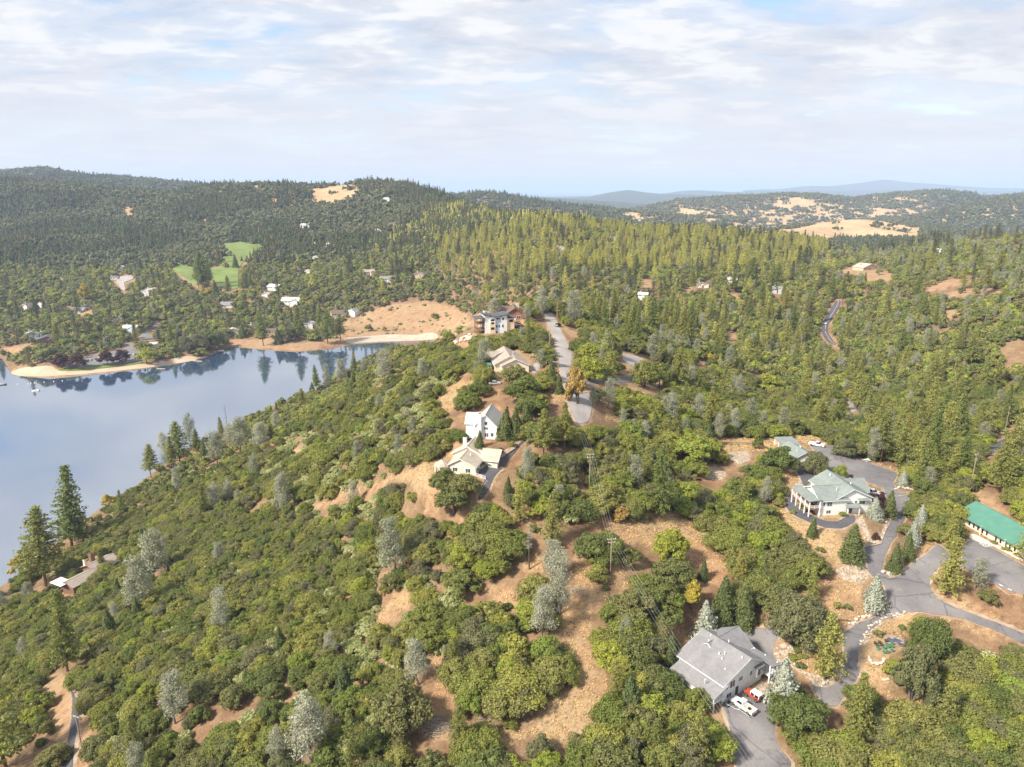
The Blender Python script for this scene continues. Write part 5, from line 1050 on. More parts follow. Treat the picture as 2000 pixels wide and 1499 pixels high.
def shingle(name, c, sc_=1.0):
    t = NT(name); wv = t.n('ShaderNodeTexWave', {'Vector': t.n('ShaderNodeTexCoord').outputs['Object'], 'Scale': 3.2, 'Distortion': .6, 'Detail': 1.}, bands_direction='Z').outputs['Fac']; nz = t.noise(.45, 6, .75, dist=.6); nf = t.noise(9., 3, .7)
    col = t.mix(t.ramp(nz, [(.3, 0.), (.7, 1.)]), tuple(v * .72 for v in c), tuple(min(1, v * 1.16) for v in c)); col = t.mix(t.math('MULTIPLY', t.ramp(nf, [(.4, 1.), (.6, 0.)]), .35), col, tuple(v * .7 for v in c))
    t.pbr(col, .9, 0, .15, t.bump(t.math('ADD', wv, nf), .35, .05)); M[name] = t.m
for nm, c in {'grey_roof': (.24, .235, .245), 'green_grey_roof': (.225, .255, .245), 'beige_roof': (.46, .40, .33), 'tan_roof': (.37, .315, .27), 'brown_roof': (.175, .125, .105), 'pale_roof': (.52, .50, .47), 'slate_roof': (.11, .115, .13)}.items(): shingle(nm, c)
def metal_roof(name, c):
    t = NT(name); w = t.n('ShaderNodeTexWave', {'Vector': t.n('ShaderNodeTexCoord').outputs['Object'], 'Scale': .52, 'Distortion': 0.}, bands_direction='X', wave_profile='SAW').outputs['Fac']; nz = t.noise(.5, 4, .6)
    t.pbr(t.mix(t.ramp(nz, [(.3, 0.), (.7, 1.)]), c, tuple(v * 1.2 for v in c)), .42, 0., .4, t.bump(t.ramp(w, [(.0, 1.), (.1, 0.), (1., 0.)]), .5, .05)); M[name] = t.m
metal_roof('teal_metal', (.07, .185, .14))
def glass():
    t = NT('window_glass'); t.pbr(t.ramp(t.noise(.8, 2, .5), [(.35, (.03, .045, .055)), (.65, (.10, .125, .14))]), .08, 0, .6); M['window_glass'] = t.m
    t = NT('tinted_glass'); t.pbr((.015, .018, .022), .06, 0, .6); M['tinted_glass'] = t.m
glass()
def gable(root, x0, x1, y0, y1, eave, ridge, axis, wall, roof, over=.55, z0=-2.5, off=0.0, fascia='white_paint'):
    """one gabled block: walls with gable ends, two roof slopes and barge boards"""
    if axis == 'y': T = lambda a, b, z: (a, b, z); a0, a1, b0, b1 = x0, x1, y0, y1
    else: T = lambda a, b, z: (b, a, z); a0, a1, b0, b1 = y0, y1, x0, x1
    am = (a0 + a1) / 2 + off; V, F = [], []
    for b in (b0, b1): V += [T(a0, b, z0), T(a1, b, z0), T(a1, b, eave), T(am, b, ridge), T(a0, b, eave)]
    F = [[0, 1, 2, 3, 4], [9, 8, 7, 6, 5], [1, 6, 7, 2], [5, 0, 4, 9]]
    w = mobj('wall', V, F, M[wall], root)
    for s_, ae in ((-1, a0), (1, a1)):
        sl = (ridge - eave) / abs(am - ae); ao = ae + s_ * over; zo = eave - sl * over; th = .16; up = .03
        V = []
        for b in (b0 - over, b1 + over): V += [T(am, b, ridge + up), T(ao, b, zo + up), T(ao, b, zo + up + th), T(am, b, ridge + up + th)]
        F = [[0, 1, 2, 3], [7, 6, 5, 4], [0, 4, 5, 1], [1, 5, 6, 2], [2, 6, 7, 3], [3, 7, 4, 0]]
        r = mobj('roof', V, F, M[roof], root)
        for b, dd in ((b0 - over - .05, .045), (b1 + over + .005, .045)):
            q = [T(am, b, ridge + up - .06), T(ao, b, zo + up - .06), T(ao, b, zo + up + th - .02), T(am, b, ridge + up + th - .02), T(am, b + dd, ridge + up - .06), T(ao, b + dd, zo + up - .06), T(ao, b + dd, zo + up + th - .02), T(am, b + dd, ridge + up + th - .02)]
            PB().add(q, [[0, 1, 2, 3], [7, 6, 5, 4], [0, 4, 5, 1], [1, 5, 6, 2], [2, 6, 7, 3], [3, 7, 4, 0]]).put('barge_board', fascia, r)
    PB().bar(T(am, b0 - over + .02, ridge + .21), T(am, b1 + over - .02, ridge + .21), .10, 6).put('ridge_cap', roof, r)
    for s_, ae in ((-1, a0), (1, a1)):
        sl = (ridge - eave) / abs(am - ae); ao = ae + s_ * (over + .08); zo = eave - sl * over + .02
        PB().bar(T(ao, b0 - over, zo), T(ao, b1 + over, zo), .07, 5).put('gutter', fascia, root)
    return w
def window(root, face, p, w, h, at=0.0, frame='white_paint', name='window', glassm='window_glass'):
    """face: 'f' looks to -y at y=at, 'b' +y, 'l' -x at x=at, 'r' +x; p = (along, bottom height)"""
    a, z = p; sg = -1 if face in 'fl' else 1
    def bb(m, d0, d1, mar):
        lo, hi = sorted((at + sg * d0, at + sg * d1))
        return (a - mar, a + w + mar, lo, hi, z - mar, z + h + mar) if face in 'fb' else (lo, hi, a - mar, a + w + mar, z - mar, z + h + mar)
    pane = PB().box(*bb(0, -.03, .055, 0)).put(name, glassm if name == 'window' else 'white_paint', root)
    PB().box(*bb(0, -.03, .035, .10)).put('frame', frame, pane)
    if name == 'window' and w > 1.1:
        pb = PB(); n = max(2, int(w / .9)); 
        for i in range(1, n):
            aa = a + w * i / n; lo, hi = sorted((at + sg * .05, at + sg * .075)); pb.box(*((aa - .035, aa + .035, lo, hi, z, z + h) if face in 'fb' else (lo, hi, aa - .035, aa + .035, z, z + h)))
        pb.put('mullion', frame, pane)
    return pane
def door(root, face, p, w, h, at=0.0, mat='dark_trim'):
    a, z = p; sg = -1 if face in 'fl' else 1; lo, hi = sorted((at - sg * .02, at + sg * .06))
    d = PB().box(*((a, a + w, lo, hi, z, z + h) if face in 'fb' else (lo, hi, a, a + w, z, z + h))).put('door', mat, root)
    c, e = sorted((at + sg * .06, at + sg * .12)); hx = a + w * .85
    PB().box(*((hx, hx + .12, c, e, z + .95, z + 1.07) if face in 'fb' else (c, e, hx, hx + .12, z + .95, z + 1.07))).put('handle', 'dark_trim', d); return d
def garage_door(root, face, p, w, h, at=0.0):
    a, z = p; sg = -1 if face in 'fl' else 1; d = door(root, face, p, w, h, at, 'white_paint'); d.name = 'garage_door'
    for i in range(1, 4): lo, hi = sorted((at + sg * .055, at + sg * .08)); zz = z + h * i / 4; PB().box(*((a, a + w, lo, hi, zz - .03, zz + .03) if face in 'fb' else (lo, hi, a, a + w, zz - .03, zz + .03))).put('panel_rib', 'grey_wall', d)
    return d
def railing(root, p0, p1, h=1.0, mat='white_paint', n=None):
    p0 = Vector(p0); p1 = Vector(p1); L = (p1 - p0).length; n = n or max(2, int(L / 1.4)); pb = PB(); up = Vector((0, 0, 1))
    for f in (.35, .65, 1.0): pb.bar(p0 + up * h * f, p1 + up * h * f, .05, 4)
    r = pb.put('railing', mat, root)
    for i in range(n + 1): q = p0 + (p1 - p0) * (i / n); PB().bar(q, q + up * h, .06, 4).put('baluster', mat, r)
    return r
def posts(root, pts_, z0, z1, mat='white_paint', r=.13):
    for x, y in pts_: box(root, 'post', mat, x - r, x + r, y - r, y + r, z0, z1)
def chimney(root, x, y, z0, z1, mat='white_wall', w=.55):
    c = box(root, 'chimney', mat, x - w, x + w, y - w, y + w, z0, z1); box(c, 'chimney_cap', 'dark_trim', x - w * .6, x + w * .6, y - w * .6, y + w * .6, z1, z1 + .22); return c
def vents(root, pts_):
    for x, y, z in pts_: PB().bar((x, y, z - .3), (x, y, z + .55), .13, 8).put('roof_vent', 'white_paint', root)
def house(name, x, y, z, deg, label, group=None):
    e = empty(name, (x, y, z), R(deg)); return tag(e, label, 'house' if 'house' in name else 'building', group)

# grey roofed white house, lower right
h = house('house', 46.3, 132.8, PADS[0][3], 35.6, 'white two storey house with a wide grey shingle roof beside the pickup')
gable(h, 0, 14, 0, 12.5, 5.1, 8.1, 'y', 'white_wall', 'grey_roof', .6, off=1.6)
gable(h, 6.0, 16.4, 5.0, 13.4, 5.0, 7.7, 'x', 'white_wall', 'grey_roof', .5)
dk = PB().box(-3.6, 0, -.6, 11, 4.95, 5.12).box(-3.6, 0, -.6, 11, 2.55, 2.75); 
V = [(-4.3, -1.2, 3.62), (0.4, -1.2, 5.02), (0.4, 11.6, 5.02), (-4.3, 11.6, 3.62), (-4.3, -1.2, 3.78), (0.4, -1.2, 5.2), (0.4, 11.6, 5.2), (-4.3, 11.6, 3.78)]
mobj('porch_roof', V, [[0, 3, 2, 1], [4, 5, 6, 7], [0, 1, 5, 4], [1, 2, 6, 5], [2, 3, 7, 6], [3, 0, 4, 7]], M['grey_roof'], h)
box(h, 'deck', 'white_paint', -3.7, -.02, -.7, 11.2, 1.95, 2.15); posts(h, [(-3.5, -.5), (-3.5, 3.2), (-3.5, 7), (-3.5, 10.8)], -1.5, 3.55); railing(h, (-3.6, -.6, 2.15), (-3.6, 11, 2.15)); railing(h, (-3.6, -.6, 2.15), (0, -.6, 2.15))
box(h, 'deck', 'white_paint', 14.02, 17.0, -2.2, 4.5, 1.9, 2.1); posts(h, [(16.8, -2.0), (16.8, 1.2), (16.8, 4.2), (14.2, -2.0)], -1.0, 4.7); railing(h, (16.9, -2.1, 2.1), (16.9, 4.4, 2.1)); railing(h, (14.1, -2.1, 2.1), (16.9, -2.1, 2.1))
V = [(13.9, -2.9, 4.95), (17.4, -2.9, 4.2), (17.4, 5.0, 4.2), (13.9, 5.0, 4.95), (13.9, -2.9, 5.12), (17.4, -2.9, 4.37), (17.4, 5.0, 4.37), (13.9, 5.0, 5.12)]
mobj('porch_roof', V, [[0, 3, 2, 1], [4, 5, 6, 7], [0, 1, 5, 4], [1, 2, 6, 5], [2, 3, 7, 6], [3, 0, 4, 7]], M['grey_roof'], h)
for a, b, w, hh in ((1.0, 3.0, .7, 1.1), (2.5, 2.8, 1.6, 1.6), (5.6, 3.2, 1.2, 1.0), (9.6, 3.0, .7, 1.0), (1.6, .6, 1.5, 1.0)): window(h, 'f', (a, b), w, hh)
garage_door(h, 'f', (6.0, 0.05), 3.6, 2.3); door(h, 'f', (4.6, .05), .95, 2.1)
bay = box(h, 'bay_window', 'white_wall', 11.0, 13.2, -.9, -.01, 2.3, 4.5); box(bay, 'pane', 'window_glass', 11.2, 13.0, -.96, -.905, 2.8, 4.1); box(bay, 'bay_roof', 'grey_roof', 10.8, 13.4, -1.15, -.02, 4.5, 4.75)
vents(h, [(5.2, 5.5, 7.1), (6.0, 4.6, 7.4), (4.6, 4.2, 6.8), (10.5, 7.0, 7.3), (3.0, 2.0, 6.0), (7.4, 1.0, 7.8), (6.4, 9.5, 7.6), (8.2, 10.4, 7.9)])
PB().bar((-2.6, 3.0, 4.3), (-2.6, 3.0, 5.3), .05).put('dish_mast', 'white_paint', h); 
dsh = TB(1); dsh.blob((-2.6, 2.8, 5.4), (.5, .12, .5), .0); mobj('satellite_dish', np.concatenate(dsh.V), dsh.F, M['white_paint'], h)
st_ = PB()
for i in range(6): box(h, 'step', 'deck_wood', 13.2 + .2 * i, 14.6 + .2 * i, -3.0 - .5 * i, -2.55 - .5 * i, .9 - .16 * i - .1, .9 - .16 * i)

# green roofed white house
h = house('house', 92.3, 196.2, PADS[1][3], 6, 'white house with grey green roof and long balcony above the curved drive')
gable(h, 5.0, 16.6, 0, 14.5, 5.0, 8.0, 'y', 'white_wall', 'green_grey_roof', .6, off=-.6)
gable(h, -.2, 8.5, -.4, 9.4, 5.0, 7.4, 'x', 'white_wall', 'green_grey_roof', .5)
gable(h, 12.0, 19.6, 7.0, 14.2, 4.0, 6.6, 'x', 'white_wall', 'green_grey_roof', .5)
V = [(-4.2, -1.3, 5.0), (0, -1.3, 5.35), (0, 10.2, 5.35), (-4.2, 10.2, 5.0), (-4.2, -1.3, 5.16), (0, -1.3, 5.5), (0, 10.2, 5.5), (-4.2, 10.2, 5.16)]
mobj('porch_roof', V, [[0, 3, 2, 1], [4, 5, 6, 7], [0, 1, 5, 4], [1, 2, 6, 5], [2, 3, 7, 6], [3, 0, 4, 7]], M['green_grey_roof'], h)
box(h, 'balcony', 'deck_wood', -3.8, -.22, -1.1, 9.8, 2.4, 2.62); railing(h, (-3.7, -1.0, 2.62), (-3.7, 9.6, 2.62)); railing(h, (-3.7, -1.0, 2.62), (-.3, -1.0, 2.62))
posts(h, [(-3.7, -1), (-3.7, 1.6), (-3.7, 4.2), (-3.7, 6.8), (-3.7, 9.5), (-.4, -1.0)], -1, 5.0)
for a, b, w, hh, at in ((1.0, 3.1, .5, 1.1, -.4), (2.2, 3.0, 1.5, 1.2, -.4), (6.4, 3.3, 1.3, .9, 0), (12.6, 3.0, 1.8, 1.2, 0), (11.2, 3.2, .6, .9, 0), (2.2, .6, 1.3, 1.0, -.4), (6.6, .6, .9, 1.0, 0)): window(h, 'f', (a, b), w, hh, at)
for b in (1.0, 4.0, 7.0): window(h, 'l', (b, 2.9), 1.6, 1.7, -.2)
door(h, 'f', (9.6, .05), 1.0, 2.1); garage_door(h, 'r', (8.0, .05), 4.6, 2.4, 19.6)
cn = PB(); cn.add([(8.0, -1.6, 2.5), (12.4, -1.6, 2.5), (12.4, -.02, 3.3), (8.0, -.02, 3.3), (8.0, -1.6, 2.66), (12.4, -1.6, 2.66), (12.4, -.02, 3.46), (8.0, -.02, 3.46)], [[0, 3, 2, 1], [4, 5, 6, 7], [0, 1, 5, 4], [1, 2, 6, 5], [2, 3, 7, 6], [3, 0, 4, 7]]); cn.put('entrance_canopy', 'green_grey_roof', h); posts(h, [(8.3, -1.4), (12.1, -1.4)], -.5, 2.5, r=.08)
cn = PB(); cn.add([(12.0, -.9, 4.35), (15.4, -.9, 4.35), (15.4, -.02, 4.8), (12.0, -.02, 4.8), (12.0, -.9, 4.45), (15.4, -.9, 4.45), (15.4, -.02, 4.9), (12.0, -.02, 4.9)], [[0, 3, 2, 1], [4, 5, 6, 7], [0, 1, 5, 4], [1, 2, 6, 5], [2, 3, 7, 6], [3, 0, 4, 7]]); cn.put('window_awning', 'green_grey_roof', h)
vents(h, [(6.5, 2.6, 6.9), (13.0, 6, 7.0), (9.0, 11, 8.0), (15.5, 10.6, 6.4)])
box(h, 'garage_gable', 'white_wall', 19.62, 19.9, 9.0, 12.0, 2.6, 3.9)
# white garage and carport behind it
h = house('garage_building', 99.0, 234.6, PADS[2][3], 8, 'white garage with grey green gable roof behind the balcony house')
gable(h, 0, 9.6, 0, 11, 3.0, 5.4, 'y', 'white_wall', 'green_grey_roof', .5); window(h, 'f', (6.8, 1.0), .9, 1.1); window(h, 'f', (3.6, 1.3), .5, .7); garage_door(h, 'r', (1.0, .05), 3.6, 2.3, 9.6); garage_door(h, 'r', (6.0, .05), 3.6, 2.3, 9.6); vents(h, [(3.2, 3.5, 4.6), (5.5, 5.0, 5.2), (6.4, 6.4, 4.8), (7.0, 8.0, 4.5)])
h = house('carport', 103.9, 256.6, PADS[3][3] - .1, 4, 'low open carport with flat grey green roof behind the white garage')
V = [(-.3, -.3, 2.5), (7.0, -.3, 2.5), (7.0, 7.6, 3.1), (-.3, 7.6, 3.1), (-.3, -.3, 2.66), (7.0, -.3, 2.66), (7.0, 7.6, 3.26), (-.3, 7.6, 3.26)]
mobj('roof', V, [[0, 3, 2, 1], [4, 5, 6, 7], [0, 1, 5, 4], [1, 2, 6, 5], [2, 3, 7, 6], [3, 0, 4, 7]], M['green_grey_roof'], h); posts(h, [(0, 0), (6.6, 0), (0, 7.2), (6.6, 7.2), (0, 3.6), (6.6, 3.6)], -1, 2.5); box(h, 'back_wall', 'cream_wall', .2, 6.4, 7.0, 7.15, -1, 2.6)
# long hall with teal metal roof
h = house('hall_building', 137.9, 199.4, PADS[4][3], -80, 'long cream hall with a teal green metal roof and narrow dark windows')
gable(h, 0, 44, 0, 10.5, 3.3, 5.9, 'x', 'cream_wall', 'teal_metal', 1.3, fascia='teal_metal')
for i in range(24):
    if i in (5, 11, 17): door(h, 'f', (3.0 + 1.62 * i, .05), 1.0, 2.2, 0, 'cream_wall'); continue
    window(h, 'f', (3.0 + 1.62 * i, .55), .42, 2.3, 0, 'dark_trim', glassm='tinted_glass')
posts(h, [(-.9, -.9), (8.5, -1.1), (17, -1.1), (25, -1.1)], -1, 3.0, 'cream_wall', .12)
# cream house on the ridge with its round porch
h = house('house', -19.6, 206.3, PADS[5][3], -14, 'cream house with three beige gables and round porch on the ridge edge')
gable(h, 0, 8.6, 0, 9, 2.9, 5.0, 'y', 'cream_wall', 'beige_roof', .5, off=-.6); gable(h, -1.4, 8.4, 8.2, 17, 3.6, 6.2, 'y', 'cream_wall', 'beige_roof', .5); gable(h, 6.5, 13.8, 6.5, 14.5, 2.9, 5.0, 'x', 'cream_wall', 'beige_roof', .5)
for a in (1.2, 5.4): window(h, 'f', (a, .8), 1.5, 1.2)
for b in (1.5, 4.5): window(h, 'r', (b, .8), 1.2, 1.2, 8.6)
window(h, 'r', (8.5, .7), 1.6, 1.2, 13.8); door(h, 'r', (7.0, .05), 1.0, 2.1, 8.6); door(h, 'f', (9.6, .05), 2.6, 2.2, 6.5, 'white_paint'); chimney(h, 1.2, 13.0, 2, 7.4); vents(h, [(5.5, 5.0, 4.6), (6.0, 12, 5.4)])
V = [(-2.4 + 2.6 * math.cos(k * math.pi / 4), .2 + 2.6 * math.sin(k * math.pi / 4), 2.5) for k in range(8)] + [(-2.4, .2, 4.3)]
mobj('porch_roof', V, [[k, (k + 1) % 8, 8] for k in range(8)] + [[k for k in range(8)][::-1]], M['beige_roof'], h); posts(h, [(-2.4 + 2.3 * math.cos(k * math.pi / 4), .2 + 2.3 * math.sin(k * math.pi / 4)) for k in range(8)], -1.5, 2.5, r=.1)
box(h, 'porch_wall', 'cream_wall', -3.7, -1.1, -1.1, 1.5, -1.5, 1.0)
# white two storey house
h = house('house', -12.4, 223.0, PADS[6][3], -8, 'white two storey house with steep grey roof and front chimney by the cedars')
gable(h, 0, 7.4, 0, 12, 4.6, 8.3, 'y', 'white_wall', 'pale_roof', .45); gable(h, -3.6, 3.6, 3.5, 9.5, 4.2, 6.8, 'x', 'white_wall', 'pale_roof', .4); chimney(h, 1.9, -.55, -2, 8.9)
for a, b, w, hh in ((3.4, 4.9, .9, 1.1), (3.2, 3.3, 1.3, .8), (3.4, .8, 1.2, 1.3), (5.4, 1.0, .9, 1.2)): window(h, 'f', (a, b), w, hh)
box(h, 'deck', 'white_paint', -3.4, -.02, -1.2, 3.2, .4, .6); railing(h, (-3.3, -1.1, .6), (-3.3, 3.1, .6)); railing(h, (-3.3, -1.1, .6), (-.1, -1.1, .6))
for b in (2, 6, 9): window(h, 'r', (b, 1.0), 1.2, 1.2, 7.4)
# tan roofed ridge house
h = house('house', -6.5, 279.0, PADS[7][3], 8, 'large tan roofed house with white walls on the ridge top below the road')
gable(h, 0, 12, 3, 21, 3.2, 6.4, 'y', 'cream_wall', 'tan_roof', .6); gable(h, 2.5, 13.5, 0, 9, 3.1, 5.6, 'y', 'cream_wall', 'tan_roof', .5); gable(h, -3.5, 4, 14, 20, 3.0, 5.2, 'x', 'cream_wall', 'tan_roof', .5); chimney(h, -1.0, 17.5, 2, 6.6, 'tan_wall')
for a in (3.4, 7.0, 10.4): window(h, 'f', (a, .9), 1.5, 1.1)
for b in (2, 11, 15): window(h, 'r', (b, .9), 1.6, 1.1, 13.5 if b < 9 else 12)
for k in range(3): window(h, 'r', (3.2 + 1.8 * k, 2.2), 1.0, .5, 13.5)
door(h, 'r', (9.4, .05), 1.1, 2.1, 12, 'white_paint'); vents(h, [(4, 9, 5.5), (9, 14, 5.2), (8, 5, 5.4)])
cp = PB(); cp.box(-4.6, -1.2, 5, 9, -1.5, 2.2); cp.put('lean_to', 'cream_wall', h); box(h, 'awning', 'teal_metal', -4.9, -1.0, 4.6, 9.3, 2.2, 2.4)
# many storeyed modern house
h = house('house', -14.5, 376.6, PADS[8][3] - 1.5, 14, 'tall modern house in white pale blue and peach with tiered decks above the dam')
box(h, 'wall', 'white_wall', 0, 2.6, 0, 9, -4, 11.2); box(h, 'wall', 'peach_wall', 2.6, 5.6, -.5, 9, -4, 7.2); box(h, 'wall', 'white_wall', 2.602, 5.598, -.498, 9, 7.2, 10.6); box(h, 'wall', 'blue_wall', 5.6, 8.8, .1, 9.2, -4, 10.4); box(h, 'wall', 'white_wall', 8.8, 12.2, -.2, 9.0, -4, 10.9); box(h, 'wall', 'peach_wall', 12.2, 16.4, .5, 9.0, -4, 9.2)
def slab(nm, x0, x1, y0, y1, za, zb, mat='slate_roof', th=.3):
    V = [(x0, y0, za), (x1, y0, zb), (x1, y1, zb), (x0, y1, za), (x0, y0, za + th), (x1, y0, zb + th), (x1, y1, zb + th), (x0, y1, za + th)]
    return mobj(nm, V, [[0, 3, 2, 1], [4, 5, 6, 7], [0, 1, 5, 4], [1, 2, 6, 5], [2, 3, 7, 6], [3, 0, 4, 7]], M[mat], h)
slab('roof', -1.6, 3.2, -1.0, 10, 12.1, 11.2); slab('roof', 2.4, 6.0, -1.2, 9.8, 10.75, 10.62); slab('roof', 5.3, 9.2, -.8, 10, 10.42, 10.55); slab('roof', 8.4, 13.0, -1.1, 9.8, 10.95, 11.5); slab('roof', 12.0, 17.2, -.4, 9.8, 9.9, 9.25)
for z_ in (.2, 3.4, 6.6):
    box(h, 'deck', 'deck_wood', -4.4, -.02, .2, 8.0, z_, z_ + .25); railing(h, (-4.3, .3, z_ + .25), (-4.3, 7.9, z_ + .25), 1.0, 'dark_trim'); railing(h, (-4.3, .3, z_ + .25), (-.1, .3, z_ + .25), 1.0, 'dark_trim')
posts(h, [(-4.2, .4), (-2.2, .4), (-4.2, 7.6), (-4.2, 4)], -6, 9.6, 'brown_wall', .15); slab('deck_roof', -5.4, -.1, -.6, 8.6, 9.5, 9.9)
for a, z_, w, hh in ((3.2, 8.3, 1.8, .8), (3.2, 3.6, 1.8, 1.1), (3.4, 6.6, 1.4, .9), (9.6, 8.5, .6, 1.3), (9.5, 4.6, .6, 1.3), (6.3, 4.6, .5, 1.2), (7.6, 4.6, .5, 1.2), (6.2, 1.2, .5, 1.2), (10.6, 1.4, .7, .9), (13.6, 7.2, 1.9, 1.1), (6.4, 9.0, 1.7, .6)): window(h, 'f', (a, z_), w, hh, {True: -.5, False: .1}[a < 5.6] if a < 8.8 else (-.2 if a < 12.2 else .5), 'dark_trim', glassm='tinted_glass')
for b in (1.5, 5.0):
    for z_ in (.7, 3.9, 7.1): window(h, 'l', (b, z_), 2.2, 2.0, 0, 'dark_trim')
chimney(h, .9, 6, 9, 13.0)
# brown roofed house behind it
h = house('house', -3.0, 394, PADS[9][3] - 2, 4, 'brown roofed timber house at the end of the ridge road')
gable(h, 0, 9.4, 0, 15, 4.2, 7.2, 'y', 'red_wood', 'brown_roof', .9, fascia='brown_wall'); gable(h, -4.5, 4, 7, 15, 4.0, 6.6, 'x', 'red_wood', 'brown_roof', .7, fascia='brown_wall')
for a in (1.2, 5.6): window(h, 'f', (a, 1.2), 2.2, 1.6)
for b in (2.0, 7.5): window(h, 'r', (b, 1.2), 1.8, 1.4, 9.4)
door(h, 'f', (4.0, .05), 1.1, 2.1, 0, 'white_paint'); chimney(h, 7, 11, 3, 8.6, 'stone_pale', .8)
# lakeside house
hz_ = float(H(-190, 285)); h = house('house', -195.6, 274.2, hz_ + 1.2, 64, 'brown lakeside house with tan roofs and white awning at the water')
gable(h, 0, 11.5, -8.5, -1, 3.0, 4.6, 'x', 'brown_wall', 'tan_roof', .8, z0=-6, fascia='brown_wall'); gable(h, 12, 23, -6.5, 3.0, 3.6, 5.6, 'x', 'brown_wall', 'tan_roof', .8, z0=-6, fascia='brown_wall')
box(h, 'awning', 'white_paint', -2.6, 2.4, -4.4, 3.2, 3.3, 3.5); chimney(h, 12.6, 1.6, 2, 7.2, 'cream_wall'); chimney(h, 17, 3.4, -4, 7.6, 'brown_wall', .9)
for a in (2, 6, 15, 19): window(h, 'f', (a, .8), 2.0, 1.4, -8.5 if a < 12 else -6.5, 'brown_wall')
box(h, 'deck', 'deck_wood', 1, 12, -.9, 2.4, .2, .4); railing(h, (1.1, 2.3, .4), (11.9, 2.3, .4), 1.0, 'brown_wall')

# village and hillside houses, each its own size and colour
WC = ['white_wall', 'cream_wall', 'tan_wall', 'grey_wall', 'white_wall', 'blue_wall', 'brown_wall']; RC = ['grey_roof', 'tan_roof', 'pale_roof', 'brown_roof', 'slate_roof', 'beige_roof']
WN = {'white_wall': 'white', 'cream_wall': 'cream', 'tan_wall': 'tan', 'grey_wall': 'grey', 'blue_wall': 'pale blue', 'brown_wall': 'brown'}; RN = {'grey_roof': 'grey', 'tan_roof': 'tan', 'pale_roof': 'pale', 'brown_roof': 'brown', 'slate_roof': 'dark slate', 'beige_roof': 'beige'}
hr = random.Random(3)
for i, (px, py, wpx, wi, ri, where) in enumerate(FARH):
    p = g(px, py); d = project(p.x, p.y, p.z)[2]; W_ = min(26, max(9, wpx * d / FPX)); D_ = W_ * .62; ev = 3.2 if hr.random() < .55 else 5.4; wall, roof = WC[wi], RC[ri]
    deg = hr.uniform(-28, 28); h = house('village_house', p.x - W_ / 2 * math.cos(R(deg)), p.y - W_ / 2 * math.sin(R(deg)), p.z + .2, deg, '%s house with %s roof %s' % (WN[wall], RN[roof], where), 'houses across the valley')
    ax = 'x' if hr.random() < .65 else 'y'; gable(h, 0, W_, 0, D_, ev, ev + D_ * .26, ax, wall, roof, .7, z0=-4)
    if hr.random() < .6: gable(h, W_ * .55, W_ * .95, -D_ * .35, D_ * .4, ev, ev + W_ * .10, 'y', wall, roof, .5, z0=-4)
    nwn = 3 if W_ < 16 else 4
    for k in range(nwn - 1): window(h, 'f', (W_ * (.06 + .17 * k), ev - 2.2), W_ * .09, 1.4)
    door(h, 'f', (W_ * .44, .05), 1.2, 2.2); chimney(h, W_ * .2, D_ * .6, ev, ev + D_ * .26 + 1.3, 'stone_pale', .6)

# ------------------------------------------------------------------ vehicles
def paint(name, c): t = NT(name); t.pbr(c, .28, 0, .5, **{'Coat Weight': .5, 'Coat Roughness': .1}); M[name] = t.m
for nm, c in {'car_white': (.78, .78, .77), 'car_red': (.42, .055, .03), 'car_blue': (.03, .06, .25), 'car_silver': (.42, .44, .46), 'car_black': (.02, .02, .024), 'car_grey': (.2, .2, .21), 'tub_blue': (.05, .17, .45), 'pot_green': (.05, .28, .17), 'pot_black': (.025, .025, .025)}.items(): paint(nm, c)
plain('tyre', (.02, .02, .02), .85); plain('rim_metal', (.45, .45, .45), .35, metal=.8); plain('lamp_lens', (.85, .83, .75), .2); plain('tail_lens', (.5, .03, .03), .25); plain('pole_wood', (.30, .225, .165), .9, .3, 2.); plain('wire_metal', (.32, .31, .30), .5); plain('galvanised', (.46, .47, .48), .45, metal=.5); plain('rock', (.50, .43, .36), .95, .25, 1.2, bump=.3); plain('log_wood', (.20, .135, .09), .9, .3); plain('stump_pale', (.55, .45, .33), .9, .2)
def profile(pts_, y0, y1, inset=0.0):
    """side outline (x,z) extruded across the car"""
    n = len(pts_); V = [(x, y0 + (inset if z > 1.02 else 0), z) for x, z in pts_] + [(x, y1 - (inset if z > 1.02 else 0), z) for x, z in pts_]
    F = [[i for i in range(n)], [n + i for i in range(n)][::-1]] + [[(i + 1) % n, i, n + i, n + (i + 1) % n] for i in range(n)]
    return V, F
def wheels(e, xs, w, r=.37):
    for x in xs:
        for s_ in (-1, 1):
            y = s_ * w; t_ = PB().bar((x, y - .12, r), (x, y + .12, r), r, 14).put('wheel', 'tyre', e); PB().bar((x, y + s_ * .10, r), (x, y + s_ * .135, r), r * .58, 10).put('rim', 'rim_metal', t_)
def lamps(e, x0, x1, w, z=.75):
    for s_ in (-1, 1):
        y = s_ * w; box(e, 'headlight', 'lamp_lens', x0 - .03, x0 + .04, y - .16, y + .16, z - .09, z + .09); box(e, 'tail_light', 'tail_lens', x1 - .04, x1 + .03, y - .10, y + .10, z - .14, z + .14)
def place(name, px, py, deg, label, cat, group=None, lift=.14):
    p = g(px, py); e = empty(name, (p.x, p.y, p.z + lift), R(deg)); return tag(e, label, cat, group)
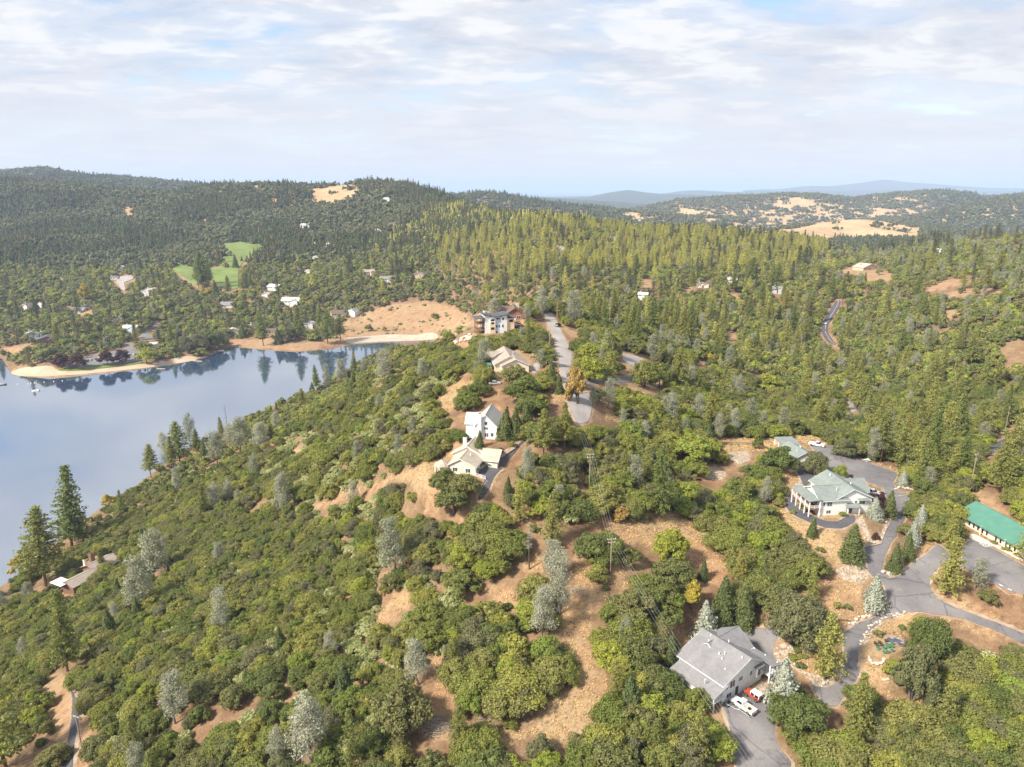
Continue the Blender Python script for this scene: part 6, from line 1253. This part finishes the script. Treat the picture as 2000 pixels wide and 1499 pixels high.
def car(px, py, deg, col, label, style='sedan', name='car', group=None, s=1.0, lift=.14):
    e = place(name, px, py, deg, label, 'car' if name == 'car' else name.split('_')[-1], group, lift); e.scale = (s, s, s); W = .92
    if style == 'sedan':
        PB().add(*profile([(-2.25, .32), (2.25, .32), (2.28, .62), (2.2, .86), (1.2, .95), (-1.5, .97), (-2.2, .92), (-2.28, .6)], -W, W)).put('body', col, e)
        cb = PB().add(*profile([(-1.55, .95), (1.15, .93), (.45, 1.42), (-.95, 1.45)], -W + .04, W - .04, .16)).put('cabin', 'tinted_glass', e); box(cb, 'roof_panel', col, -.92, .42, -.70, .70, 1.425, 1.475); wheels(e, (-1.4, 1.4), W - .06, .33); lamps(e, 2.26, -2.26, .68, .68)
    elif style == 'van':
        PB().add(*profile([(-2.4, .35), (2.4, .35), (2.45, .8), (2.2, 1.0), (1.5, 1.08), (-2.3, 1.1), (-2.45, .8)], -W, W)).put('body', col, e); cb = PB().add(*profile([(-2.35, 1.08), (1.5, 1.06), (.75, 1.68), (-2.15, 1.72)], -W + .03, W - .03, .12)).put('cabin', 'tinted_glass', e); box(cb, 'roof_panel', col, -2.12, .74, -.76, .76, 1.69, 1.75)
        for x in (-.9, .2): box(cb, 'pillar', col, x - .06, x + .06, -W + .06, W - .06, 1.06, 1.70)
        wheels(e, (-1.5, 1.5), W - .05, .35); lamps(e, 2.42, -2.42, .70, .8)
    elif style == 'jeep':
        PB().add(*profile([(-1.85, .5), (1.9, .5), (1.95, 1.0), (.6, 1.1), (-1.85, 1.1)], -.85, .85)).put('body', col, e); cb = PB().add(*profile([(-1.85, 1.1), (.55, 1.1), (.35, 1.75), (-1.8, 1.75)], -.82, .82, .05)).put('cabin', 'tinted_glass', e); box(cb, 'hard_top', 'car_white', -1.86, .42, -.80, .80, 1.74, 1.84)
        for x in (-1.8, -.7, .3): box(cb, 'pillar', 'car_white', x - .07, x + .07, -.815, .815, 1.1, 1.75)
        box(e, 'bumper', 'car_black', 1.9, 2.1, -.8, .8, .5, .68); wheels(e, (-1.2, 1.25), .82, .42); lamps(e, 1.95, -1.87, .6, .9); PB().bar((-1.86, 0, 1.15), (-2.1, 0, 1.15), .4, 14).put('spare_wheel', 'tyre', e)
    elif style == 'pickup':
        PB().add(*profile([(-.35, .42), (2.75, .42), (2.8, .8), (2.65, 1.05), (1.35, 1.14), (-.35, 1.14)], -.98, .98)).put('body', col, e); cb = PB().add(*profile([(-.35, 1.13), (1.35, 1.13), (.75, 1.82), (-.25, 1.84)], -.95, .95, .12)).put('cabin', 'tinted_glass', e); box(cb, 'roof_panel', col, -.27, .76, -.80, .80, 1.81, 1.88); box(cb, 'pillar', col, -.36, -.18, -.88, .88, 1.13, 1.82)
        bd = PB().box(-2.9, -.38, -.98, .98, .48, .72).box(-2.9, -.38, -.98, -.86, .72, 1.14).box(-2.9, -.38, .86, .98, .72, 1.14).box(-2.9, -2.78, -.86, .86, .72, 1.12).box(-.5, -.38, -.86, .86, .72, 1.14).put('cargo_bed', col, e)
        PB().box(-2.76, -.52, -.84, .84, .73, .80).put('bed_floor', 'stump_pale', bd); wheels(e, (-1.9, 1.85), .9, .40); lamps(e, 2.78, -2.9, .75, .85); box(e, 'bumper', 'galvanised', 2.76, 2.92, -.9, .9, .42, .6)
        PB().bar((-1.6, 0, .82), (-1.6, 0, 1.02), .36, 14).put('spare_tyre', 'tyre', bd)
    return e
car(1451, 1384, 126, 'car_white', 'white pickup truck with a spare tyre in its bed below the grey roofed house', 'pickup', 'pickup_truck')
car(1471, 1364, 126, 'car_red', 'red off road car with white hard top beside the white pickup', 'jeep')
car(1595, 872, -35, 'car_white', 'white pickup parked at the far end of the asphalt yard', 'pickup', 'pickup_truck')
car(1702, 966, -25, 'car_silver', 'silver van parked beside the green roofed house', 'van', 'minivan')
car(1030, 849, 30, 'car_blue', 'blue car on the drive beside the dark cedars', 'sedan')
car(966, 752, 5, 'car_silver', 'silver car under the oaks by the tan roofed ridge house', 'sedan')
car(1014, 636, 20, 'car_white', 'white car in front of the timber house', 'sedan'); car(1006, 642, 10, 'car_black', 'dark car beside the many storeyed house', 'sedan')
car(1090, 638, 60, 'car_black', 'dark car at the crest of the ridge road', 'van')
car(1613, 634, 60, 'car_white', 'white car driving on the valley road', 'sedan', lift=.55)
for k, (u, v, c_, lb) in enumerate([(725, 378, 'car_white', 'white car at the near end of the beach car park'), (750, 372, 'car_grey', 'grey car second in the beach car park row'), (772, 368, 'car_white', 'white car third in the beach car park row'), (810, 360, 'car_silver', 'silver car fourth in the beach car park row'), (850, 345, 'car_white', 'white van parked by the third dark red tree'), (1025, 378, 'car_black', 'black car on the beach lawn edge'), (1100, 325, 'car_silver', 'silver car near the car park exit'), (1140, 320, 'car_white', 'white car near the car park exit')]):
    q = hG((u, v))[0]; car(q[0], q[1], 80 + 8 * (k % 3), c_, lb, 'van' if 'van' in lb else 'sedan', group='cars at the beach', lift=.4)
# two boat trailers
def trailer(px, py, deg, label):
    e = place('boat_trailer', px, py, deg, label, 'trailer'); f = PB()
    for s_ in (-1, 1): f.bar((-1.6, s_ * .7, .5), (.9, s_ * .6, .5), .055, 4); f.bar((.9, s_ * .6, .5), (2.0, 0, .5), .055, 4)
    for x in (-1.5, -.5, .5): f.bar((x, -.68, .5), (x, .68, .5), .045, 4)
    f.bar((1.9, 0, .5), (4.3, 0, .45), .06, 4); f.put('frame', 'galvanised', e)
    for s_ in (-1, 1):
        w = PB().bar((-.6, s_ * .95 - .09, .3), (-.6, s_ * .95 + .09, .3), .3, 12).put('wheel', 'tyre', e); PB().bar((-.6, s_ * 1.05, .3), (-.6, s_ * 1.06, .3), .15, 8).put('rim', 'rim_metal', w); box(e, 'fender', 'galvanised', -1.0, -.2, s_ * .95 - .13, s_ * .95 + .13, .62, .67)
    box(e, 'winch_post', 'galvanised', 1.85, 1.97, -.06, .06, .5, 1.2)
    return e
trailer(1430, 1382, -54, 'empty boat trailer beside the white pickup')
tr = trailer(1395, 1243, 22, 'boat trailer behind the grey roofed house')
# ------------------------------------------------------------------ utility poles and wires
POLES = {}
def pole(key, px, py, h, label, arm=1.2, deg=0, trans=False, light=False):
    p = g(px, py); e = empty('utility_pole', (p.x, p.y, p.z), R(deg)); tag(e, label, 'pole', 'utility poles')
    PB().bar((0, 0, -1), (0, 0, h), .17, 8).put('pole', 'pole_wood', e)
    if arm:
        for z_, a in ((h - .35, arm), (h - 1.3, arm * .8)) if arm > 1.1 else ((h - .35, arm),):
            ar = box(e, 'crossarm', 'stump_pale', -a, a, -.07, .07, z_, z_ + .14)
            for x in (-a + .1, 0, a - .1): PB().bar((x, 0, z_ + .14), (x, 0, z_ + .38), .05, 6).put('insulator', 'white_paint', ar)
    if trans: PB().bar((.38, 0, h - 2.6), (.38, 0, h - 1.6), .28, 10).put('transformer', 'galvanised', e)
    POLES[key] = (p, h, arm, deg); return e
pole('a', 1151, 955, 11.5, 'utility pole in the oaks below the cream house drive', 1.2, 10); pole('b', 1192, 1122, 10.5, 'utility pole at the foot of the orange clearing', 1.2, 12)
pole('c', 160, 1462, 10, 'utility pole with white crossarms by the narrow lane', 1.0, -20); pole('d', 1073, 694, 12, 'utility pole beside the ridge road', 1.1, 8); pole('e', 1055, 624, 13, 'tallest utility pole at the ridge crest', 1.0, 0); pole('f', 1088, 628, 11, 'plain pole at the bend of the ridge road', 0, 0); pole('g_', 1090, 742, 9, 'dark pole at the ridge roadside cedars', .8, 10); pole('h', 1895, 958, 13, 'grey utility pole with transformer behind the hall', .9, 30, True)
pole('i', 1190, 650, 15, 'first of two pale poles above the ridge oaks', .6); pole('j', 1205, 656, 13, 'second of two pale poles above the ridge oaks', .6)
pole('k', 1047, 622, 11, 'short pole behind the tallest ridge pole', .8)
for k, (px, py, hh, lb) in enumerate([(1562, 700, 15, 'utility pole left of the valley road bend'), (1611, 728, 15, 'first of a pair of poles by the valley woods'), (1621, 732, 14, 'second of a pair of poles by the valley woods'), (1660, 738, 14, 'utility pole above the golden pine stand'), (1720, 772, 13, 'pole in the middle of the pine stand'), (1781, 778, 10, 'short pole in the pine stand'), (1922, 640, 16, 'lone pole on the right hillside'), (1964, 838, 12, 'pole beside the highway bank'), (1862, 738, 13, 'dark pole near the side track on the right hillside')]): pole('m%d' % k, px, py, hh, lb, .7, 20)
def wires(pa, pb_, label, n=3, sag=.03, arm=.9):
    e = empty('power_line', pa); tag(e, label, 'power line', 'power line spans'); pa = Vector(pa); pb_ = Vector(pb_); dr = (pb_ - pa); sd_ = Vector((-dr.y, dr.x, 0)).normalized(); L = dr.length
    for k in range(n):
        off = sd_ * ((k - (n - 1) / 2) * 2 * arm / max(1, n - 1)); f = PB(); prev = None
        for q in range(13):
            s_ = q / 12; p = dr * s_ + off; p.z -= 4 * sag * L * s_ * (1 - s_)
            if prev is not None: f.bar(prev, p, .015, 3)
            prev = p
        f.put('wire', 'wire_metal', e)
def top(k): p, h, a, d_ = POLES[k]; return (p.x, p.y, p.z + h + .05)
wires(top('a'), top('b'), 'power line wires between the two clearing poles', 4, .02, 1.1); b_ = top('b')
wires(b_, (b_[0] + 14, b_[1] - 75, b_[2] - 2.5), 'power line wires running off over the lower oaks', 4, .022, 1.1); wires(top('d'), top('a'), 'power line wires descending beside the ridge road', 4, .02, 1.0); wires(top('e'), top('d'), 'power line wires along the ridge crest', 3, .02, .9); wires(top('h'), (top('h')[0] + 70, top('h')[1] + 15, top('h')[2]), 'wires running from the transformer pole past the hall', 3, .02, .8)
# ------------------------------------------------------------------ garden plot, yard things
def rockmesh(seed):
    bm = bmesh.new(); bmesh.ops.create_icosphere(bm, subdivisions=2, radius=1.0); r = random.Random(seed)
    ax = [Vector((r.gauss(0, 1), r.gauss(0, 1), r.gauss(0, 1))).normalized() for _ in range(7)]
    for v in bm.verts:
        f = 1.0
        for a in ax: f = min(f, .78 / max(.3, v.co.dot(a)))
        v.co *= f * r.uniform(.95, 1.05)
    me = bpy.data.meshes.new('boulder'); bm.to_mesh(me); bm.free(); me.materials.append(M['rock']); return me
RK = [rockmesh(s) for s in range(5)]
def rocks(px_line, n, size, label, group, jit=.3):
    q = [hit(*p) for p in px_line]
    for i in range(n):
        f = (i + .5) / n * (len(q) - 1); k = min(int(f), len(q) - 2); p = q[k] + (q[k + 1] - q[k]) * (f - k) + np.array([random.uniform(-jit, jit), random.uniform(-jit, jit)])
        o = bpy.data.objects.new('boulder', RK[i % 5]); s = size * random.uniform(.7, 1.3); o.location = (p[0], p[1], float(H(*p)) + s * .35); o.scale = (s * random.uniform(.8, 1.3), s, s * .7); o.rotation_euler = (0, 0, random.random() * 6.28); link(o); tag(o, label, 'boulder', group)
rocks(hH((450, 660), (470, 730), (545, 755), (610, 735), (625, 690)), 13, .42, 'pale stone in the fire ring beside the garden plot', 'stones of the fire ring', .1)
rocks(c6((795, 1005), (830, 925), (900, 882), (980, 872)), 26, .34, 'pale boulder in the row along the inside of the drive bend', 'boulders along the drive bend'); rocks(c6((715, 1130), (718, 1060), (640, 1168), (600, 1160)), 18, .36, 'river boulder at the edge of the drive island', 'boulders of the drive island'); rocks(c6((885, 705), (950, 715), (965, 690)), 12, .5, 'pale boulder heaped at the drive junction', 'boulders at the junction')
rocks(c6((805, 560), (840, 590), (880, 575), (905, 500)), 18, .36, 'stone around the wedge bed', 'stones around the wedge bed'); rocks(c6((840, 870), (790, 890), (740, 920)), 9, .5, 'rock among the low shrubs at the roadside bed', 'rocks in the roadside bed'); rocks(c6((920, 370), (960, 360), (1010, 372)), 10, .5, 'dark rock under the weeping cedar', 'rocks under the weeping cedar'); rocks(hA((1050, 1030), (1150, 1105), (1260, 1195), (1390, 1285)), 20, .34, 'rock edging the apron by the pale spruce', 'rocks edging the apron')
rocks(c2((690, 1000), (740, 975), (790, 960)), 14, 1.3, 'weathered boulder on the slope under the many storeyed house', 'boulders under the tall house', 2.5)
def pot(px, py, mat, label, r=.42, h=.5):
    p = g(px, py); e = empty('planter_pot', (p.x, p.y, p.z + .02)); tag(e, label, 'planter', 'planters in the garden plot'); V, F = [], []
    prof = [(r * .75, 0), (r, h), (r * .88, h), (r * .7, .12)]
    for a, z_ in prof:
        for k in range(12): V.append((a * math.cos(k * math.pi / 6), a * math.sin(k * math.pi / 6), z_))
    for q in range(3): F += [[q * 12 + k, q * 12 + (k + 1) % 12, (q + 1) * 12 + (k + 1) % 12, (q + 1) * 12 + k] for k in range(12)]
    mobj('pot', V, F + [[k for k in range(12)][::-1]], M[mat], e); PB().bar((0, 0, .05), (0, 0, h * .78), r * .8, 12).put('soil', 'bark_brown', e)
for k, (u, v) in enumerate([(525, 520), (575, 512), (650, 492), (550, 548), (600, 540)]): pot(*hH((u, v))[0], 'pot_black', 'black plant pot in the garden plot, %s of the black pots' % ('first', 'second', 'third', 'fourth', 'fifth')[k])
for k, (u, v) in enumerate([(660, 535), (720, 525), (625, 575), (670, 562), (718, 558), (560, 580), (630, 625), (668, 620), (720, 605)]): pot(*hH((u, v))[0], 'pot_green', 'green plant pot in the garden plot, %s of the green pots' % ('first', 'second', 'third', 'fourth', 'fifth', 'sixth', 'seventh', 'eighth', 'ninth')[k], .48)
for (u, v), lb in zip([(700, 478), (775, 485), (820, 532)], ('pale blue tub in the garden plot', 'larger dark blue tub in the garden plot', 'smaller dark blue tub in the garden plot')): pot(*hH((u, v))[0], 'tub_blue', lb, .85, .35)
fz = empty('garden_fence', g(*hH((820, 440))[0])); tag(fz, 'thin dark wire fence round the garden plot', 'fence'); o_ = fz.location
fp = [g(*q) for q in hH((440, 470), (640, 415), (820, 425), (860, 500), (880, 600))]
for a, b in zip(fp, fp[1:]):
    n = max(2, int((b - a).length / 2.2))
    for i in range(n): q = a + (b - a) * (i / n) - o_; PB().bar(q, q + Vector((0, 0, 1.3)), .045, 5).put('post', 'dark_trim', fz)
    for z_ in (.4, .8, 1.25): PB().bar(a - o_ + Vector((0, 0, z_)), b - o_ + Vector((0, 0, z_)), .015, 3).put('wire', 'dark_trim', fz)
ph = place('play_frame', *hH((950, 960))[0], 20, 'blue play frame with slide under the olive oak', 'playset'); box(ph, 'platform', 'deck_wood', -.8, .8, -.8, .8, 1.2, 1.35); posts(ph, [(-.7, -.7), (.7, -.7), (-.7, .7), (.7, .7)], -.3, 2.6, 'deck_wood', .07)
V = [(-1, -1, 2.5), (1, -1, 2.5), (1, 1, 2.5), (-1, 1, 2.5), (0, 0, 3.3)]; mobj('canopy', V, [[0, 1, 4], [1, 2, 4], [2, 3, 4], [3, 0, 4], [3, 2, 1, 0]], M['tub_blue'], ph); PB().add([(-.35, -.8, 1.3), (.35, -.8, 1.3), (.35, -2.8, .1), (-.35, -2.8, .1), (-.35, -.8, 1.45), (.35, -.8, 1.45), (.35, -2.8, .22), (-.35, -2.8, .22)], [[0, 3, 2, 1], [4, 5, 6, 7], [0, 1, 5, 4], [1, 2, 6, 5], [2, 3, 7, 6], [3, 0, 4, 7]]).put('slide', 'tub_blue', ph)
def logt(px0, px1, r, mat, label, nm='log'):
    a = g(*px0); b = g(*px1); e = empty(nm, a); tag(e, label, 'log'); t_ = TB(int(px0[0])); t_.limb((0, 0, r * .8), tuple(b - a + Vector((0, 0, r * .8))), r, r * .75, 8, .02, 5); mobj('stem', np.concatenate(t_.V), t_.F, M[mat], e)
    s_ = TB(int(px0[0]) + 1); d_ = (b - a)
    for f in (.3, .62): s_.limb(tuple(d_ * f + Vector((0, 0, r))), tuple(d_ * f + Vector((random.uniform(-.4, .4), random.uniform(-.4, .4), r + .7))), r * .3, r * .12, 5, .05, 2)
    mobj('branch_stub', np.concatenate(s_.V), s_.F, M[mat], e); return e
logt(hH((595, 945))[0], hH((690, 930))[0], .35, 'stump_pale', 'pale log lying left of the olive oak'); logt(hH((900, 1010))[0], hH((1210, 985))[0], .3, 'log_wood', 'long brown log lying behind the olive oak trunk'); logt(c6((700, 900))[0], c6((750, 905))[0], .25, 'log_wood', 'short dark log at the roadside bed')
logt(c5((1000, 632))[0], c5((1060, 655))[0], .28, 'log_wood', 'fallen dark log under the pale shrub in the clearing'); logt(c5((1090, 1305))[0], c5((1125, 1230))[0], .2, 'dead_wood', 'pale fallen branch at the right edge of the straw clearing'); logt(c5((965, 905))[0], c5((985, 920))[0], .2, 'log_wood', 'small dark log in the middle of the straw clearing')
def brush(px, py, rad, n, label):
    p = g(px, py); e = empty('brush_pile', p); tag(e, label, 'brush pile'); r = np.random.default_rng(int(px)); t_ = TB(int(px))
    for i in range(n):
        an = r.random() * 6.28; q = r.random() ** .6 * rad; c_ = np.array([math.cos(an) * q, math.sin(an) * q, (1 - q / rad) * rad * .35 + .15]); a2 = r.normal(.4, .7); L = r.uniform(.8, 2.2); dv = np.array([math.cos(a2), math.sin(a2), r.uniform(-.2, .25)]) * L / 2; t_.limb(c_ - dv, c_ + dv, r.uniform(.03, .08), .02, 3, .06, 2)
    o = mobj('sticks', np.concatenate(t_.V), t_.F, M['dead_wood'], e); o['kind'] = 'stuff'
brush(*c5((430, 1330))[0], 3.6, 260, 'large pile of bleached cut branches below the silver pine'); brush(*c5((640, 1300))[0], 2.2, 90, 'tangle of grey dead branches at the oak edge'); brush(*c5((1000, 785))[0], 2.4, 70, 'scatter of grey twigs in the straw clearing')
def deadtree(px, py, ty, label, seed=5):
    p = g(px, py); rx, fy, rz = ray(px, ty); hh = CAMZ + p.y * rz / fy - p.z; c_, t_ = snag(seed, hh); e = empty('dead_tree', p); tag(e, label, 'tree'); mobj('branches', np.concatenate(c_.V), c_.F, M['dead_wood'], e); mobj('trunk', np.concatenate(t_.V), t_.F, M['bark_brown'], e)
deadtree(1034, 1112, 1028, 'dead grey snag standing in the upper clearing'); deadtree(1237, 860, 818, 'bare dead tree among the ridge oaks', 9); deadtree(445, 850, 788, 'leafless dead tree at the shoreline row', 14)
# clipped shrubs and small bushes
BUSH = [(c6(q)[0], lb) for q, lb in [((525, 1005), 'clipped round shrub, back left in the drive island'), ((560, 1000), 'clipped round shrub, back right in the drive island'), ((535, 1028), 'clipped round shrub in the middle of the drive island'), ((520, 1055), 'clipped round shrub, left of the lowest pair in the drive island'), ((560, 1050), 'clipped round shrub, right of the lowest pair in the drive island'), ((548, 1092), 'clipped round shrub nearest the pale spruce'), ((962, 935), 'round bush inside the drive bend'), ((865, 960), 'dark bush beside the garden fence'), ((740, 850), 'dark bush in the roadside bed'), ((700, 845), 'second dark bush in the roadside bed'), ((518, 465), 'small round bush on the kerb of the curved drive'), ((630, 615), 'lime green bush below the curved drive'), ((550, 445), 'bush at the foot of the balcony'), ((575, 455), 'second bush at the foot of the balcony'), ((700, 465), 'rounded bush by the house entrance'), ((722, 475), 'second rounded bush by the house entrance')]] + [(hC(q)[0], lb) for q, lb in [((960, 690), 'low clipped shrub nearest the hatched parking bay'), ((1125, 780), 'low clipped shrub second along the hall'), ((1280, 860), 'low clipped shrub third along the hall')]] + [(hD(q)[0], lb) for q, lb in [((965, 905), 'dark clipped shrub by the door of the cream house'), ((1018, 915), 'smaller dark clipped shrub by the cream house'), ((845, 985), 'dark shrub at the corner of the cream house'), ((1145, 720), 'pale rounded shrub in the bed behind the cream house')]] + [(c5(q)[0], lb) for q, lb in [((1080, 700), 'bright green low bush in the clearing'), ((1110, 770), 'lower bright green bush in the clearing'), ((1060, 665), 'upper bright green bush in the clearing')]]
for k, ((px, py), lb) in enumerate(BUSH):
    p = g(px, py); b = plant('bush', p.x, p.y, p.z - .05, 1.25 if 'low' not in lb else .8, 1.1 if 'low' not in lb else 1.9, lb, 'garden shrubs', idx=k)
# scattered small weeds, dry tufts and stones over the open ground (too many to count)
def litter(name, mat, n, fn, lab, seed):
    R_ = np.random.default_rng(seed); t_ = TB(seed); X = R_.uniform(-75, 150, n * 9); Y = R_.uniform(110, 300, n * 9); Z = H(X, Y); u, v, d = project(X, Y, Z); k = mask_at(SOFT, u, v) & ~mask_at(HARD, u, v) & (u > -50) & (u < 2050)
    P_ = np.c_[X, Y, Z][k][:n]; fn(t_, P_, R_); o = mobj(name, np.concatenate(t_.V), t_.F, M[mat]); tag(o, lab, kind='stuff')
def tufts(t_, P_, R_):
    C = np.repeat(P_, 7, 0) + R_.normal(size=(len(P_) * 7, 3)) * np.array([.22, .22, .06]) + np.array([0, 0, .14]); t_.leaves(C, R_.normal(size=(len(C), 3)) * np.array([1, 1, .4]), .15, .3)
leafmat('dry_grass', [(.34, .25, .13), (.26, .20, .10)]); leafmat('weed_leaf', [(.10, .11, .04), (.13, .12, .05)])
litter('dry_grass', 'dry_grass', 6500, tufts, 'tufts of dry straw grass on the clearings', 41); litter('weeds', 'weed_leaf', 900, tufts, 'small dark weeds on the clearings', 42)
def pebb(t_, P_, R_):
    for p in P_: t_.blob(p, R_.uniform(.05, .22) * np.array([1, 1, .6]), .2)
litter('gravel_stones', 'rock', 700, pebb, 'loose stones strewn on the clearings', 43)
def twigs(t_, P_, R_):
    for p in P_: a = R_.random() * 6.28; L = R_.uniform(.3, 1.1); t_.limb(p + np.array([0, 0, .05]), p + np.array([math.cos(a) * L, math.sin(a) * L, .12]), .03, .012, 3, .05, 1)
litter('fallen_twigs', 'dead_wood', 1100, twigs, 'grey twigs strewn on the clearings', 44)
# ------------------------------------------------------------------ fences, parking paint, picnic table
def fence(name, pxs, h, mat, label, step=2.0, rails=(.35, .75)):
    q = [g(*p) for p in pxs]; e = empty(name, q[0]); tag(e, label, 'fence'); o = q[0]
    for a, b in zip(q, q[1:]):
        n = max(1, int((b - a).length / step))
        for i in range(n + 1): c_ = a + (b - a) * (i / n) - o; PB().bar(c_ - Vector((0, 0, .3)), c_ + Vector((0, 0, h)), .07, 4).put('post', mat, e)
        for f in rails: PB().bar(a - o + Vector((0, 0, h * f)), b - o + Vector((0, 0, h * f)), .06, 4).put('rail', mat, e)
    return e
e = fence('white_fence', hD((740, 1010), (860, 1060), (965, 1095)), 1.3, 'white_paint', 'white rail fence at the corner of the cream house drive', 1.5, (.25, .55, .9)); fence('white_fence', hD((860, 1010), (900, 960), (940, 930)), 1.0, 'white_paint', 'short white fence beside the dark shrubs of the cream house', 1.2)
fence('field_fence', c6((200, 190), (330, 185), (440, 165)), 1.2, 'dark_trim', 'thin field fence above the bright oak', 3.0)
def strip(name, pxa, pxb, w, mat, label, lift=.16):
    a = g(*pxa); b = g(*pxb); d_ = (b - a); s_ = Vector((-d_.y, d_.x, 0)).normalized() * w / 2; n = max(2, int(d_.length / 2)); V, F = [], []
    for i in range(n + 1):
        p = a + d_ * (i / n)
        for q in (p - s_, p + s_): V.append((q.x, q.y, float(H(q.x, q.y)) + lift))
    F = [[2 * i, 2 * i + 2, 2 * i + 3, 2 * i + 1] for i in range(n)]; o = mobj(name, V, F, M[mat]); tag(o, label, kind='structure')
for i, (a, b) in enumerate([((765, 700), (850, 745)), ((850, 745), (965, 730)), ((765, 700), (885, 675)), ((800, 695), (835, 735)), ((830, 690), (870, 745)), ((870, 690), (900, 742)), ((880, 680), (910, 730)), ((920, 700), (940, 732)), ((510, 985), (545, 1003)), ((1030, 1245), (1080, 1270)), ((1145, 1300), (1200, 1325))]): strip('road_marking', hC(a)[0], hC(b)[0], .16, 'white_paint', 'white painted parking line by the hall')
mk = c3((965, 763), (960, 790), (930, 840), (892, 905), (890, 940), (910, 980), (942, 1012))
for a, b in zip(mk, mk[1:]): strip('road_marking', a, b, .14, 'white_paint', 'painted centre line of the valley road', .56)
pt = place('picnic_table', 1693, 902, 20, 'white picnic table at the edge of the asphalt yard', 'table'); box(pt, 'table_top', 'white_paint', -1.1, 1.1, -.42, .42, .72, .79)
for s_ in (-1, 1): box(pt, 'bench', 'white_paint', -1.1, 1.1, s_ * .75 - .14, s_ * .75 + .14, .42, .47); PB().bar((s_ * .8, -.75, 0), (s_ * .8, .1, .72), .05, 4).bar((s_ * .8, .75, 0), (s_ * .8, -.1, .72), .05, 4).put('leg', 'white_paint', pt)
# ------------------------------------------------------------------ lake things: boats, docks, buoys
def lakept(px, py): rx, fy, rz = ray(px, py); d_ = -CAMZ / rz; return Vector((rx * d_, fy * d_, 0))
def boat(px, py, deg, L, col, label, cabin=True, z=0.0):
    p = lakept(px, py); e = empty('boat', (p.x, p.y, z), R(deg)); tag(e, label, 'boat', 'boats on the lake'); w = L * .19
    V = [(-L / 2, -w, .75), (L * .2, -w, .8), (L / 2, 0, 1.0), (L * .2, w, .8), (-L / 2, w, .75), (-L / 2, -w * .7, -.25), (L * .15, -w * .6, -.25), (L * .38, 0, -.2), (L * .15, w * .6, -.25), (-L / 2, w * .7, -.25)]
    mobj('hull', V, [[0, 1, 6, 5], [1, 2, 7, 6], [2, 3, 8, 7], [3, 4, 9, 8], [4, 0, 5, 9], [5, 6, 7, 8, 9]], M[col], e); V2 = [(x * .93, y * .9, .62) for x, y, z_ in V[:5]]; mobj('deck', V2, [[0, 1, 2, 3, 4]], M['stump_pale'], e)
    if cabin: box(e, 'console', 'white_paint', -.3, .7, -w * .5, w * .5, .62, 1.25); PB().add([(.7, -w * .5, 1.25), (.7, w * .5, 1.25), (.35, w * .5, 1.7), (.35, -w * .5, 1.7), (.74, -w * .5, 1.25), (.74, w * .5, 1.25), (.39, w * .5, 1.7), (.39, -w * .5, 1.7)], [[0, 1, 2, 3], [7, 6, 5, 4], [0, 4, 5, 1], [3, 2, 6, 7]]).put('windscreen', 'window_glass', e)
    box(e, 'seat', 'white_paint', -L * .4, -L * .25, -w * .6, w * .6, .62, 1.0); PB().box(-L / 2 - .3, -L / 2, -.15, .15, .1, 1.1).put('outboard_motor', 'dark_trim', e); return e
boat(6, 752, 20, 7, 'dark_trim', 'dark boat at the left edge of the lake'); boat(69, 764, 188, 7, 'car_white', 'white boat trailing a wake off the beach point')
boat(386, 697, 20, 6, 'car_white', 'white boat at the dock end'); boat(408, 692, 35, 7, 'car_silver', 'silver boat moored at the long dock'); boat(432, 686, 30, 7, 'car_white', 'white boat moored nearest the bay houses'); boat(421, 689, 32, 6, 'car_blue', 'blue boat moored in the dock row')
bp = [('on the sand by the bright tree', 303, 711), ('on the sand right of the bright tree', 316, 708), ('farthest along the sand by the boat ramp', 345, 702)]
for lb, px, py in bp: p = g(px, py); b = boat(px, py, 15, 5, 'car_white', 'small boat pulled up ' + lb, False, p.z + .3); b.location = (p.x, p.y, p.z + .35)
def dock(px0, px1, w, label):
    a = lakept(*px0); b = lakept(*px1); e = empty('dock', (a.x, a.y, 0)); tag(e, label, 'dock', 'docks on the lake'); d_ = b - a; L = d_.length; e.rotation_euler = (0, 0, math.atan2(d_.y, d_.x)); n = max(4, int(L / 1.2))
    for i in range(n): box(e, 'plank', 'stone_pale', L * i / n + .02, L * (i + 1) / n - .02, -w / 2, w / 2, .42, .5)
    for i in range(3):
        for s_ in (-1, 1): PB().bar((L * (i + .2) / 2.6, s_ * w / 2, -2), (L * (i + .2) / 2.6, s_ * w / 2, 1.0), .11, 6).put('pile', 'pole_wood', e)
dock(hG((1330, 440))[0], hG((1400, 442))[0], 2.2, 'floating dock off the sandy beach'); dock(hG((1640, 372))[0], hG((1715, 378))[0], 2.2, 'floating dock at the end of the sand'); dock(hG((1670, 318))[0], hG((1860, 292))[0], 4.0, 'long pale dock by the moored boats'); dock(c1((1380, 1085))[0], c1((1430, 1060))[0], 1.8, 'small dock below the bay houses'); dock(c1((1540, 1100))[0], c1((1570, 1075))[0], 1.8, 'small dock beside the tall shore pine'); dock(c1((1690, 1100))[0], c1((1712, 1098))[0], 1.8, 'little dock near the dam')
for k, (u, v) in enumerate([(150, 572), (240, 570), (262, 562), (295, 560), (375, 553), (458, 547), (530, 542)]):
    p = lakept(*hG((u, v))[0]); o = TB(k); o.blob((0, 0, .3), (.55, .55, .5), 0); V, F = np.concatenate(o.V), o.F; e = mobj('buoy', V, F, M['white_paint']); e.location = p; tag(e, 'white buoy off the beach, %s counted from the beach point' % ('first', 'second', 'third', 'fourth', 'fifth', 'sixth', 'seventh')[k], 'buoy', 'swimming area buoys')
